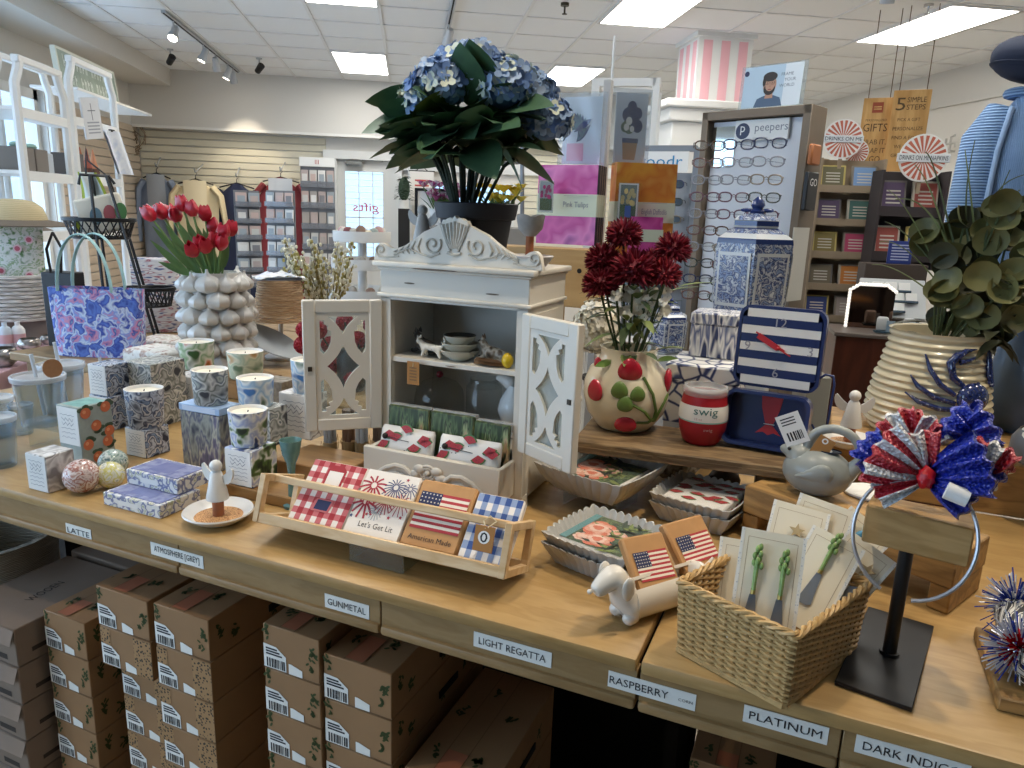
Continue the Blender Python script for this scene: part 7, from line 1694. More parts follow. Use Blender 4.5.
MB().box(32 * k, .07, hgt(t.location, 272) - T, None, 0, .003).build('bag_body', black, t); zb_ = hgt(t.location, 272) - T
MB().tube([(-6 * k, -.03, zb_), (-8 * k, -.03, zb_ + 22 * k), (0, -.03, zb_ + 38 * k), (7 * k, -.03, zb_ + 24 * k), (4 * k, -.03, zb_)], 2.2 * k, 6, flat=.4).build('ribbon_handle', black, t)
wsp = atY(118, 300, 3.05); wsp = V((wsp.x, wsp.y, T + .0005)); k = pxm(wsp + W3 * .4)
wsd = thing('wire_basket_stand', 'black wire stand with two tiered baskets behind the blue tote', 'stand', wsp, 15)
def wz(py): return hgt(wsp, py) - T
def wx(px): return (px - 118) * k
b = MB(); ztop = wz(176)
for s_ in (-1, 1):
 for y in (-.07, .07): b.tube([(wx(104 if s_ < 0 else 118), y * .4, ztop), (wx(106 if s_ < 0 else 130), y, wz(230)), (wx(110 if s_ < 0 else 152), y * 1.3, 0)], .006, 6)
b.tube([(wx(93), 0, wz(186)), (wx(95), 0, ztop), (wx(120), 0, ztop), (wx(124), 0, wz(184))], .006, 6); b.build('frame', black, wsd)
MB().tube([(wx(100), 0, ztop), (wx(101), 0, wz(162)), (wx(102), 0, wz(148)), (wx(103), 0, wz(162)), (wx(118), 0, ztop)], .0035, 6).build('finial', black, wsd)
def wbask(cx_, rx, zt_, zb_):
 b = MB(); n = 26
 for z, f in ((zt_, 1), (zt_ - .006, 1), (zb_, .8)): b.tube([(cx_ + rx * f * math.cos(2 * PI * i / 36), rx * .7 * f * math.sin(2 * PI * i / 36), z) for i in range(36)], .0045, 5, closed=True)
 for i in range(n):
  a, c_ = 2 * PI * i / n, 2 * PI * (i + 1.3) / n; b.tube([(cx_ + rx * math.cos(a), rx * .7 * math.sin(a), zt_), (cx_ + rx * .8 * math.cos(c_), rx * .56 * math.sin(c_), zb_)], .0025, 4); c2_ = 2 * PI * (i - 1.3) / n; b.tube([(cx_ + rx * math.cos(a), rx * .7 * math.sin(a), zt_), (cx_ + rx * .8 * math.cos(c2_), rx * .56 * math.sin(c2_), zb_)], .0025, 4)
 b.lathe([(0, 0), (.8, 0)], 24, TM((cx_, 0, zb_), sca=(rx, rx * .7, 1))); b.build('wire_basket', black, wsd)
wbask(wx(108), 32 * k, wz(219), wz(238)); wbask(wx(146), 26 * k, wz(288), wz(306))
pl = thing('pouch', 'cream zip pouch printed with vegetables in the upper wire basket', 'pouch', wsp + V((wx(116), -.01, wz(236) + .012)), 12)
b = MB().box(42 * k, .04, 36 * k, TM(rot=(0, -14, 0)), 0, .012, 3)
for (x, c_) in ((-9, 1), (3, 2), (13, 3)): b.disc(x * k, (18 + x * .25) * k, 5.5 * k, TM((0, -.0212, 0), (90, 0, 0)), c_, 14, 8.5 * k)
b.build('pouch_body', [mat('canvas_cream', 'd6cfbf', .8), mat('print_teal', '5c7683', .7), mat('print_rust', 'a5565a', .7), mat('print_green2', '4d7a48', .7)], pl)
tl = thing('kitchen_towel', 'lime and white kitchen towel draped in the upper wire basket', 'towel', wsp + V((wx(97), .02, wz(236) + .01)), 10); H3 = 58 * k
b = MB().grid(lambda u, v: ((u - .5) * 34 * k * (1 - .5 * v) + 6 * k * math.sin(3 * v), .012 * math.sin(u * 9 + v * 3), v * H3), 16, 12, None, 0, mf=lambda i, j: 1 if i in (0, 1, 13, 14) else 0).grid(lambda u, v: ((.5 - u) * 34 * k * (1 - .5 * v) + 6 * k * math.sin(3 * v), .012 * math.sin((1 - u) * 9 + v * 3) + .004, v * H3), 16, 12, None, 0, mf=lambda i, j: 1 if i in (0, 1, 13, 14) else 0)
b.build('towel_cloth', [mat('towel_white', 'dfe3dd', .85), mat('towel_lime', 'a5ad3e', .85)], tl)
bp_ = thing('cushion', 'cream striped cushion leaning below the upper wire basket', 'cushion', V((at(152, 326, T).x, at(152, 326, T).y, T + .0005)), 20)
b = MB().box(.17, .08, .17, TM(rot=(0, 20, 0)), 0, .03, 4); b.bar((-.01, -.042, .02), (.055, -.042, .17), .004, .002, 1); b.build('cushion_body', [mat('canvas_cream', 'd6cfbf', .8), mat('stripe_navy', '3a4560', .8)], bp_); bp_.location.z += .030
pb = atY(158, 300, 3.3); t = thing('printed_bag', 'canvas bag printed with rows of red and blue cars under the navy shirt', 'bag', V((pb.x, pb.y, T + .0005)), 8); k2 = pxm(pb)
pm = pat('car_print', 'noise', ['5a6288', 'd8d4d2', 'c9c3c4', '9c4a56', 'dedad8'], 30, .8, stretch=(.7, .7, 2.4), detail=1, pos=[.36, .43, .55, .62, .68])
MB().box(42 * k2, .1, hgt(t.location, 258) - T, None, 0, .01, 2).build('bag_body', pm, t)
simple_table('rear_table', 'second wooden table farther back under the printed canvas bag', -1.0, -.15, 1.77, 2.5, T - .002, rearw)
def shelf_unit(lab, xa, ya, yb, pt0, sh):
 t = thing('shelf_unit', lab, 'shelf', (xa, (ya + yb) / 2, .001), 0); d = .36; L = yb - ya; zt = atX(pt0[0], pt0[1], xa).z; w = .036
 for x in (0, -d):
  for s_ in (-1, 1): MB().tube([(x, s_ * (L / 2 - w / 2), 0), (x, s_ * (L / 2 - w / 2), zt - .16), (x, s_ * (L / 2 - w / 2), zt - .13), (x, s_ * (L / 2 - w * 1.6), zt - .07), (x, s_ * (L / 2 - w * 2.2), zt - .02)], w * .62, 8).build('post', white, t)
  MB().box(w, L - w * 2.5, w * .9, TM((x, 0, zt - w * .9)), 0, .004).build('top_rail', white, t)
 for py in sh:
  z = atX(pt0[0], py, xa).z; MB().box(d, L - .02, .02, TM((-d / 2, 0, z - .02)), 0, .003).box(.03, L - .03, .045, TM((0, 0, z - .048))).build('shelf_board', white, t)
 return t, zt
XA = -1.8
y1a, y1b = 3.84, 4.37; y2a, y2b = 4.41, 5.05
shelf_unit('white open shelf unit with curved top rails by the window, the nearer of two', XA, y1a, y1b, (40, 64), (112, 172, 232))
shelf_unit('white open shelf unit with curved top rails by the window, the farther of two', XA, y2a, y2b, (88, 64), (120, 176, 232))
hp2 = V((XA - .16, 4.08, atX(40, 232, XA).z + .0315)); t = thing('taupe_hat', 'taupe bucket hat with a blue flower band behind the straw hat', 'hat', hp2 - V((0, 0, .03)), 0); k = pxm(hp2)
MB().lathe([(30 * k, 0), (16 * k, .03), (14 * k, .1), (12 * k, .115), (0, .12)], 30).build('crown', hatg, t); MB().lathe([(17 * k, .03), (18.5 * k, .045), (16 * k, .06)], 30, None, 0, lambda r, z, a: (r * (1 + .06 * math.cos(9 * a)), z)).build('flower_band', mat('band_blue', '7d86b5', .7, var=.2, vs=30), t)
zsh = atX(40, 172, XA).z
for k_, (yy, l) in enumerate(((3.98, 'left of two small taupe gift boxes on the white shelf by the window'), (4.12, 'right of two small taupe gift boxes on the white shelf by the window'))):
 t = thing('gift_box', l, 'box', (XA - .09, yy, zsh + .0015), 0); MB().box(.12, .125, .11, None, 0, .003).build('box_body', mat('taupe_box', '7c746c', .7), t); MB().ball((.03, .03, .016), (0, .02, .122), 0, 10, 6).build('bow', mat('bow_mint', '9cbcae', .6), t)
tag(MB().box(.1, .07, .1, None, 0, .004).build('candle_tin', mat('tin_grey', 'b9bdc0', .4), loc=(XA - .1, 4.25, zsh + .0015)), 'small pale tin at the right end of the white shelf by the window', 'tin')
z2 = atX(88, 176, XA).z
tag(MB().box(.12, .13, .12, None, 0, .003).build('gift_box', mat('taupe_dark', '5f5650', .7), loc=(XA - .12, 4.62, z2 + .0015)), 'dark taupe box on the farther white shelf under the orange figures', 'box')
for k_, (yy, c_) in enumerate(((4.74, 'c97a58'), (4.83, 'b5604a'), (4.92, 'd08a62'))):
 t = thing('gnome_figurine', ['left', 'middle', 'right'][k_] + ' of three orange pointed figurines on the farther white shelf', 'figurine', (XA - .1, yy, z2 + .0015), 0)
 MB().lathe([(0, 0), (.028, 0), (.03, .03), (.02, .06), (0, .062)], 16).build('body', mat('gnome_brown', '6b4a3c', .8), t); MB().lathe([(.026, .05), (.014, .10), (.004, .16), (0, .165)], 16).build('hat', mat('gnome_' + c_, c_, .8), t)
z3 = atX(88, 120, XA).z
t = thing('framed_print', 'small white framed sign with a dark cross on the farther white shelf', 'sign', (XA - .02, 4.7, z3 - .12), 0); t.rotation_euler = (0, math.radians(-8), math.radians(78)); t.location = atX(95, 139, XA + .03)
b = MB().box(.16, .012, .22, None, 0, .002); b.quad(-.003, .10, .003, .19, TM((0, -.007, 0), (90, 0, 0)), 1); b.quad(-.035, .148, .035, .153, TM((0, -.007, 0), (90, 0, 0)), 1)
for j in range(4): b.quad(-.055, .03 + .018 * j, .055, .038 + .018 * j, TM((0, -.007, 0), (90, 0, 0)), 2)
b.build('board', [mat('sign_white', 'd5d6d8', .6), mat('sign_ink', '6f7276', .6), mat('sign_ink2', '9a9da2', .6)], t)
t = thing('tea_towel', 'pale blue-white printed tea towel hanging free in front of the farther white shelf', 'towel', atX(111, 131, XA + .06), 80)
MB().grid(lambda u, v: ((u - .5) * .17 + .12 * v, -.012 + .012 * math.sin(u * 7), -v * .24), 14, 10).grid(lambda u, v: ((.5 - u) * .17 + .12 * v, .0 + .012 * math.sin((1 - u) * 7), -v * .24), 14, 10).build('towel_cloth', pat('towel_print', 'noise', ['c9d3e6', 'e6eaf0', 'dfe4ee'], 14, .85, pos=[.35, .5, .65]), t); MB().box(.03, .02, .014, TM((.0, -.004, -.006))).build('towel_clip', black, t)  # towel placed from image pixels; its clip does not reach the shelf
sgp = atX(92, 66, XB + .35); s0, s1 = atX(64, 52, -2.3), atX(126, 88, -2.3); ys = (s0.y + s1.y) / 2
lz = atX(100, 95, -2.3).z
sl = thing('slogan_sign', 'weathered green-white wooden slogan sign above the white shelf units', 'sign', (-2.36, ys, atX(95, 97, -2.3).z), 90); SL = abs(s1.y - s0.y) * .92; SH = atX(57, 40, -2.3).z - atX(64, 76, -2.3).z; SH = .27
b = MB().box(SL, .03, SH, TM(rot=(-6, 0, 0)), 0, .004); b.build('board', mat('sign_sage', '9aa697', .7, var=.12, vs=12), sl)
b = MB()
for s_ in (-1, 1): b.box(.02, .034, SH, TM((s_ * SL / 2, 0, 0), (-6, 0, 0)));
b.box(SL, .034, .018, TM((0, 0, 0), (-6, 0, 0))).box(SL, .034, .018, TM((0, -.0 + SH * .105, SH - .018), (-6, 0, 0))); b.build('frame', mat('frame_cream', 'd6d6c6', .6), sl)
b = MB(); F = TM(rot=(-6, 0, 0)) @ TM((0, -.0165, 0), (90, 0, 0)); r_ = random.Random(8)
for (y0, h0, n0, w0) in ((.56, .30, 17, .86), (.16, .26, 15, .78)):
 for i in range(n0):
  if i in (3, 8): continue
  x = (-.5 + (i + .5) / n0) * SL * w0; ww = SL * w0 / n0 * .28; b.quad(x - ww, SH * y0, x - ww * .2, SH * (y0 + h0), F); k_ = r_.uniform(.3, .9)
  b.quad(x - ww, SH * (y0 + h0 * k_) - .012, x + ww, SH * (y0 + h0 * k_) + .008, F)
  if i % 2: b.quad(x + ww * .4, SH * y0, x + ww, SH * (y0 + h0 * r_.uniform(.6, 1)), F)
b.build('lettering', mat('sign_letters', 'd3d9cf', .7), sl)
lg_ = MB().box(.3, SL * 1.45, .018, TM((-.16, .12, -.02)), 0, .002)
tag(lg_.build('wall_shelf', white, loc=(-2.2, ys, sl.location.z - .001)), 'white ledge shelf carrying the slogan sign', 'shelf')
# ================================================================== BACK WALL GOODS
YB = Y1 - .05
hookm = glass('hook_clear', 'e8ecee', .3); hangm = black
def garment(px, ptop, wpx, hpx, col, label, name='shirt', dep=.12, sleeves=True, second=None, cat='shirt', var=.08):
 y = YB - dep; p = atY(px, ptop, y); k = pxm(p); W, H = wpx * k, hpx * k
 t = thing(name, label, cat, p, 0)
 m = mat('cloth_' + col, col, .85, var=var, vs=6)
 b = MB()
 def f(u, v, s):
  w = W / 2 * (.30 + .70 * min(1, (v / .14)) ** .7 if v < .14 else 1.0 - .08 * math.sin(PI * (v - .14))); x = (u - .5) * 2 * w
  return (x, s * (.045 * math.cos((u - .5) * PI) ** .6) + .008 * math.sin(u * 15 + v * 5) - .02, -.02 - v * H - (.03 * (abs(u - .5) * 2) ** 2 if v < .14 else .03))
 b.grid(lambda u, v: f(u, 1 - v, -1), 18, 14); b.grid(lambda u, v: f(1 - u, 1 - v, 1), 18, 14)
 b.build('body', m, t)
 if sleeves:
  for s in (-1, 1): MB().tube([(s * W * .36, -.02, -.10), (s * W * .52, -.02, -.2), (s * W * .60, -.02, -H * .55), (s * W * .60, -.02, -H * .72)], [.075, .075, .06, .05], 10, flat=.5).build('sleeve', m, t)
 b = MB(); b.tube([(-W * .38, -.02, -.07), (0, -.02, -.012), (W * .38, -.02, -.07)], .009, 6); b.tube([(0, -.02, -.012), (0, -.02, .03), (.02, -.02, .05), (.0, -.02, .07)], .005, 6); b.build('hanger', hangm, t)
 MB().tube([(0, YB - y + .03, .17), (0, -.02, .06), (0, -.05, .10)], .009, 6).build('wall_hook', hookm, t)
 if second:
  MB().grid(lambda u, v: ((u - .5) * W * .5, -.075 - .02 * math.sin(PI * u), -.03 - (1 - v) * H * .45), 10, 8).grid(lambda u, v: ((.5 - u) * W * .5, -.065, -.03 - (1 - v) * H * .45), 10, 8).build('front_print', mat('cloth_' + second, second, .85), t)
 return t
garment(157, 172, 34, 95, '8a97ad', 'grey-blue denim jacket hanging leftmost on the slat wall', 'jacket', cat='jacket', second='aab2bd', dep=.13)
garment(196, 178, 44, 75, 'd8c9a6', 'cream sweatshirt hanging second on the slat wall', second='e0d3b4', dep=.30)
garment(237, 182, 44, 112, '2c3450', 'navy sweatshirt hanging on the slat wall behind the card rack', dep=.13)
garment(281, 176, 46, 118, '8c3b40', 'red sweatshirt with a white front print beside the door rack', second='c8cdd4', dep=.30)
wp_ = atY(128, 138, YB - .05); t = thing('twig_wreath', 'brown twig wreath in the corner of the slat wall', 'wreath', wp_, 0); b = MB(); rnd = random.Random(71)
for k in range(70):
 a = rnd.uniform(0, 6.3); r = rnd.uniform(.05, .2); b.tube([(r * math.cos(a), 0, r * math.sin(a)), (r * math.cos(a + .5) + rnd.uniform(-.05, .05), -.04, r * math.sin(a + .5)), (r * math.cos(a + 1) * 1.1, -.02, r * math.sin(a + 1) * 1.1)], .005, 4)
b.build('twigs', mat('wreath_brown', '8d7a63', .8), t)
cardcols = [mat('cd_%d' % i, c, .6) for i, c in enumerate(('c9c6c0', 'a89f98', 'd6d2cc', '7f7d80', 'b7a6a0', '9aa2a8', 'c2a9a0', 'dcdad6'))]
def card_rack(lab, px0, px1, y0, y1, Y, rows, cols, sign, grp, m=mat('rack_grey', '77777a', .5), cl='card packet in the grey spinner rack', yaw=0):
 a, c = atY(px0, y0, Y), atY(px1, y0, Y); k = pxm(a); W = c.x - a.x; zt = a.z; zb_ = atY((px0 + px1) / 2, y1, Y).z; cx_ = (a.x + c.x) / 2
 t = thing('card_rack', lab, 'rack', (cx_, Y, .001), yaw)
 b = MB(); b.cyl(.018, zt, TM((0, .12, 0)), 0, 10); b.cyl(.10, .02, TM((0, .12, 0)), 0, 24); b.box(W, .012, zt - zb_, TM((0, .03, zb_)))
 b.build('frame', m, t)
 ch, cw_ = (zt - zb_) / rows, W / cols
 b = MB()
 for r in range(rows): b.box(W, .05, .006, TM((0, 0, zb_ + r * ch + .004))); b.box(W, .004, ch * .28, TM((0, -.024, zb_ + r * ch + .006)))
 b.build('pocket', glass('pocket_clear', 'c9ccd2', .25), t)
 if sign:
  q = MB().box(W * 1.04, .012, .10, TM((0, -.0, zt + .0)), 0, .002); q.build('header', white, t)
  MB().text(sign, .05, TM((0, -.008, zt + .05), (90, 0, 0)), 0).build('lettering', mat('hdr_red', 'b34a4a', .5), t)
 r0 = random.Random(len(lab))
 for r in range(rows):
  for q in range(cols):
   o = MB().box(cw_ * .86, .012, ch * .78, TM(rot=(-4, 0, 0)), 0, .002); i0 = r0.randrange(8); i1 = r0.randrange(8)
   o.quad(-cw_ * .3, ch * .12, cw_ * .3, ch * .6, TM((0, -.0068, 0), (86, 0, 0)), 1)
   ob = o.build('card_packet', [cardcols[i0], cardcols[i1]]); ob.matrix_world = M.Translation((cx_, Y, .001)) @ M.Rotation(math.radians(yaw), 4, 'Z') @ TM((-W / 2 + cw_ * (q + .5), -.004, zb_ + r * ch + .012))
   tag(ob, cl, 'card', grp)
card_rack('grey wire card spinner before the navy sweatshirt', 234, 260, 190, 288, 6.75, 6, 2, '', 'packets in the left face of the grey spinner', cl='small card packet in the left face of the grey card spinner', yaw=25)
card_rack('right face of the grey card spinner before the red sweatshirt', 264, 294, 190, 288, 6.35, 6, 3, '', 'packets in the right face of the grey spinner', cl='small card packet in the right face of the grey card spinner', yaw=-12)
card_rack('tall card display with a white header beside the white door', 300, 334, 166, 290, 8.9, 6, 4, 'III', 'packets in the tall display by the door', cl='small card packet in the tall display beside the white door')
YS = 5.0; sp0 = atY(362, 235, YS); k = pxm(sp0)
ts = thing('tiered_stand', 'white round three-tier stand of small goods before the white door', 'stand', (sp0.x, YS, .001), 0)
for j, (py, rp) in enumerate(((235, 28), (262, 30), (292, 34))):
 z = atY(362, py, YS).z; r = rp * k; MB().lathe([(0, 0), (r, 0), (r * 1.02, .02), (r * 1.02, .07), (r, .07), (r * .98, .022), (0, .022)], 40, TM((0, 0, z - .045))).build('tray', white, ts)
z0 = atY(362, 228, YS).z; MB().tube([(0, 0, 0), (0, 0, z0)], .03, 12).build('pole', white, ts); MB().cyl(.2, .03).build('base', white, ts)
rnd = random.Random(81); gc = ['c9a09a', 'd9d0c4', '7f4a4a', 'b8b0a4', '8b6f5e', 'd6c9b0', '9aa7a0']
for j, (py, rp, n) in enumerate(((235, 28, 9), (262, 30, 5), (292, 34, 4))):
 z = atY(362, py, YS).z - .019
 for i in range(n):
  a = PI + PI * (i + .5) / n; r = rp * k * .68; h = rnd.uniform(.05, .09); c_ = gc[(i + j) % 7]
  o = MB().lathe([(0, 0), (.032, 0), (.036, h * .5), (.026, h * .85), (.012, h), (0, h)], 12).build('trinket', mat('trk_' + c_, c_, .5), loc=(sp0.x + r * math.cos(a), YS + r * math.sin(a), z))
  tag(o, ['small rounded trinket on the top tier of the white stand', 'small rounded trinket on the middle tier of the white stand', 'small rounded trinket on the bottom tier of the white stand'][j], 'trinket', ['trinkets on the top tier', 'trinkets on the middle tier', 'trinkets on the bottom tier'][j])
hp0 = atY(422, 188, Y1 - .3); k = pxm(hp0)
t = thing('heart_banner', 'white banner with a red heart hanging beside the white door', 'banner', (hp0.x, Y1 - .12, hp0.z), 0)
b = MB().box(24 * k, .01, 34 * k, TM((0, 0, -17 * k)), 0, .002); hl = []
for i in range(24): a = 2 * PI * i / 24; hl.append((16 * math.sin(a) ** 3 * .22 * k, (13 * math.cos(a) - 5 * math.cos(2 * a) - 2 * math.cos(3 * a) - math.cos(4 * a)) * .22 * k - 9 * k))
b.prism(hl, .003, TM((0, -.006, 0), (90, 0, 0)), 1)
for j in range(2): b.box(14 * k, .002, 1.6 * k, TM((0, -.007, (2 + 5 * j) * k)), 1)
b.build('cloth', [mat('banner_white', 'e6e3df', .8), mat('heart_red', 'c0504f', .7)], t); MB().tube([(-13 * k, 0, 17 * k), (13 * k, 0, 17 * k)], .008, 6).tube([(-6 * k, 0, 17 * k), (0, 0, 22 * k), (6 * k, 0, 17 * k)], .006, 6).build('hanger', black, t)
p = atY(404, 190, Y1 - .35); t = thing('small_tree', 'little dark green topiary on a dark stand beside the white door', 'plant', (p.x, p.y, .001), 0)
b = MB().ball((.07, .07, .14), (0, 0, p.z + .01))
for k_ in range(120): a = rnd.uniform(0, 6.3); z = rnd.uniform(-.12, .16); r = .09 * (1 - (z + .12) / .4); b.leaf(.06, .03, M.Translation((r * math.cos(a), r * math.sin(a), p.z + z)) @ M.Rotation(a, 4, 'Z'), 0, .2, .2, 3)
b.build('foliage', mat('tree_green', '2e4130', .7), t); MB().cyl(.06, .1, TM((0, 0, p.z - .22))).build('pot', white, t); MB().box(.14, .14, p.z - .2205, None, 0, .003).build('stand', black, t)
YF = 4.2
def far_pot(lab, px, py, cols, n, w, wid, stemz=.0):
 p = atY(px, py, YF); t = thing('flower_pot', lab, 'flowers', (p.x, p.y, p.z - .16), 0)
 MB().lathe([(0, 0), (.05, 0), (.065, .09), (.06, .09), (0, .07)], 20).build('pot', mat('pot_white_far', 'cfcfcd', .4), t)
 b = MB(); l = MB()
 for k_ in range(n):
  c = V((rnd.uniform(-wid, wid), rnd.uniform(-.06, .06), rnd.uniform(.12, .21)))
  for j in range(6): a = j * 1.05; b.leaf(.055, .045, M.Translation(c) @ M.Rotation(a, 4, 'Z') @ M.Rotation(math.radians(-50), 4, 'Y'), rnd.randrange(len(cols)), .2, .3, 3)
  l.tube([(c.x * .3, c.y * .3, .07), c], .004, 4); l.leaf(.10, .03, M.Translation((c.x * .5, c.y * .5, .08)) @ M.Rotation(rnd.uniform(0, 6.3), 4, 'Z') @ M.Rotation(math.radians(-55), 4, 'Y'), 0, .2, .2, 4)
 b.build('flower_head', cols, t); l.build('leaves', mat('far_leaf', '4f6b3f', .6), t); return t
far_pot('pot of magenta and white flowers behind the charcoal pot', 441, 196, [mat('fl_magenta', 'b05590', .6), mat('fl_pink', 'cf8bb4', .6), mat('fl_white', 'e4dfe2', .6)], 22, .1, .10)
far_pot('pot of yellow tulips behind the right of the charcoal pot', 500, 198, [mat('fl_yellow', 'e3c63a', .6), mat('fl_yellow2', 'efdb62', .6)], 24, .1, .12)
tag(MB().box(.62, .4, atY(446, 196, YF).z - .161, None, 0, .004).build('display_counter', mat('counter_grey', '8d8a85', .6), loc=(atY(474, 196, YF).x, YF + .02, .0005)), 'grey counter carrying the magenta and yellow flower pots', 'counter')
p = atY(432, 213, YF + .1); t = thing('picture_frame', 'small dark picture frame left of the magenta flowers', 'frame', (p.x, YF + .12, atY(446, 196, YF).z - .16), -8)
b = MB()
for (x, z, w, h) in ((-.09, 0, .016, .2), (.09, 0, .016, .2), (0, 0, .19, .016), (0, .185, .19, .016)): b.box(w, .015, h, TM((x, 0, z)))
b.build('frame', black, t); MB().box(.17, .006, .18, TM((0, .004, .01))).build('picture', paper, t)
p = atY(500, 150, YF + .5); t = thing('metal_easel', 'grey metal A-frame arch behind the hydrangea plant', 'easel', (p.x, p.y, .001), 0); k = pxm(p)
gme = mat('metal_grey', '7d8084', .4, me=.6); zt_ = atY(500, 158, YF + .5).z
b = MB(); b.tube([(-30 * k, 0, zt_ - .05), (26 * k, 0, zt_ - .02)], .012, 6); b.tube([(22 * k, 0, zt_ + .1), (34 * k, 0, 0)], .014, 6); b.tube([(-26 * k, 0, zt_ + .06), (-34 * k, 0, 0)], .014, 6); b.build('frame', gme, t)
p = atY(548, 127, Y1 - .2); t = thing('letter_sign', 'white sign with grey letters EAD on the wall behind the hydrangea', 'sign', (p.x, Y1 - .19, p.z), 0); k = pxm(p)
MB().box(56 * k, .02, 24 * k, TM((-8 * k, 0, -12 * k)), 0, .003).build('board', mat('board_grey', 'c3c6c8', .6), t); MB().text('READ', 15 * k, TM((-6 * k, -.012, 0), (90, 0, 0)), 0, 46 * k).build('lettering', mat('letter_white', 'f1f1ee', .6), t)
# ================================================================== PINE BACK BOARD AND FLAG DISPLAY
pbm = wood('pine_board', 'cfaa74', 'bb9560', 4, .55, 0)
pv = .845; ua, ub = uof(at(505, 430, T)), 0
def hitv(x, y, v): return hit(x, y, v)
pA, pB_ = hit(511, 238, pv), hit(606, 259, pv); zt_ = (pA.z + pB_.z) / 2; zm = hit(606, 310, pv).z
t = thing('pine_crate_board', 'tall pine board fixture standing behind the white cabinet', 'board', tab((uof(pA) + uof(pB_)) / 2 - .10, pv, T + .0005), YA); w = uof(pB_) - uof(pA) + .2
MB().box(w, .022, zt_ - zm, TM((0, 0, zm - T)), 0, .002).build('top_board', pbm, t); MB().box(w - .10, .018, zm - T, TM((-.05, .006, 0)), 0, .002).box(w, .10, .018, TM((0, .06, zt_ - T - .02)), 0).build('back_board', wood('pine_board_low', 'b48f60', 'a27d50', 4, .55, 0), t)
b = MB()
for x in (-w / 2 + .16, w / 2 - .06): b.disc(x, zt_ - T - .05, .006, TM((0, -.0115, 0), (90, 0, 0)), 0, 10)
b.build('peg_hole', dark, t)
YG = 2.55; gpt = atY(604, 160, YG); gk = pxm(gpt); GX, GY = gpt.x, gpt.y
fs = thing('flag_display', 'white post rack holding boxed sets and bagged garden flags behind the pine board', 'rack', (GX, GY, .001), YA)
zt_ = atY(607, 36, YG).z
postm = mat('post_grey', 'b9b3ac', .5)
MB().box(.028, .028, atY(604, 80, YG).z, TM((0, 0, 0)), 0, .003).build('post', postm, fs); MB().tube([(.01, 0, atY(604, 90, YG).z), (.012, 0, zt_)], .004, 6).build('rod', white, fs); MB().cyl(.25, .02).build('base', postm, fs)
fm = M.Translation((GX, GY, .001)) @ M.Rotation(math.radians(YA), 4, 'Z')
ylab = mat('belly_cream', 'd9dcc2', .6)
def boxed(lab, px0, px1, y0, y1, bandrows, cols, txt, yw, side_dark, dx):
 pa_, pb2 = atY(px0, y1, YG - .08), atY(px1, y1, YG - .08); zt2 = atY((px0 + px1) / 2, y0, YG - .08).z; w = (pb2 - pa_).length; h = zt2 - pa_.z; w *= 1.02 if side_dark else 1
 t = thing('boxed_flag_set', lab, 'boxed set', V(((pa_.x + pb2.x) / 2, YG - .10, pa_.z)), yw)
 d = .08; b = MB().box(w, d, h, None, 0, 0, fm={'x+': 2}); F = TM((0, -d / 2 - .001, 0), (90, 0, 0)); b0, b1 = h * bandrows[0], h * bandrows[1]
 b.box(w + .002, d + .003, b1 - b0, TM((0, 0, b0)), 1)
 for j in range(1, 4): b.quad(-d / 2 + d * j / 4 - .001, 0, -d / 2 + d * j / 4 + .001, h, TM((w / 2 + .0022, 0, 0), (90, 0, 90)), 3)
 b.build('carton', [cols[0], ylab, cols[1], cols[2]], t)
 b = MB(); Fb = TM((w * .16, -d / 2 - .003, (b0 + b1) / 2), (90, 0, 0)); b.text(txt, .018, Fb, 0, w * .42); b.box(w * .4, .0008, .003, Fb @ TM((0, .03, 0)), 0); b.build('lettering', script_ink, t)
 return t, w, h
pkp = pat('tulip_pink_print', 'noise', ['b0287c', 'd2559c', 'c23a8a', 'e07ab4', '8f2f7f'], 9, .4, detail=2, pos=[.3, .42, .5, .6, .7]); orp = pat('tulip_orange_print', 'noise', ['c8622a', 'e09a3c', 'd67d34', 'eab45c'], 9, .4, detail=2, pos=[.32, .45, .55, .66])
navb = mat('band_navy', '1f2236', .5)
t1, w1, h1 = boxed('boxed flag set with a magenta tulip cover left of the white post', 538, 597, 166, 243, (.36, .64), (pkp, navb, mat('edge_cream', 'cabf9a', .6)), 'Pink Tulips', -34, True, 0)
t2, w2, h2 = boxed('boxed flag set with an orange tulip cover right of the white post', 607, 664, 164, 262, (.42, .62), (orp, mat('edge_orange', 'a34f22', .6), ylab), 'English Daffodils', -2, False, 0)
def photo(lab, px, py, wpx, hpx, kind):
 p = atY(px, py, YG - .16); k = pxm(p); w, h = wpx * k, hpx * k; t = thing('photo_card', lab, 'card', p - V((0, 0, h / 2)), -8)
 b = MB().box(w, .004, h, None, 0); F = TM((0, -.0026, 0), (90, 0, 0)); c1 = 1
 b.quad(-w * .42, h * .04, w * .42, h * .96, F, 2); b.quad(-w * .42, h * .04, w * .42, h * .42, F @ TM((0, 0, .0003)), 3)
 r_ = random.Random(5)
 for k_ in range(12): b.disc(r_.uniform(-.32, .32) * w, h * r_.uniform(.42, .82), w * .11, F @ TM((0, 0, .0006 + .0001 * k_)), 1, 9, w * .15)
 if kind: b.quad(-w * .16, h * .08, w * .16, h * .4, F @ TM((0, 0, .003)), 4)
 b.build('card', [paper, mat('ph_' + ('y' if kind else 'p'), 'd8c486' if kind else 'cf4f86', .5), mat('ph_bg' + str(kind), '7c8b86' if kind else 'cdd6d8', .5), mat('ph_leaf', '55703f', .5), mat('ph_vase', '4f6aa6', .5)], t)
 MB().box(w * 1.08, .008, h * 1.04, TM((0, 0, -.004))).build('sleeve', glass('sleeve_clear', 'f2f4f4', .10), t)
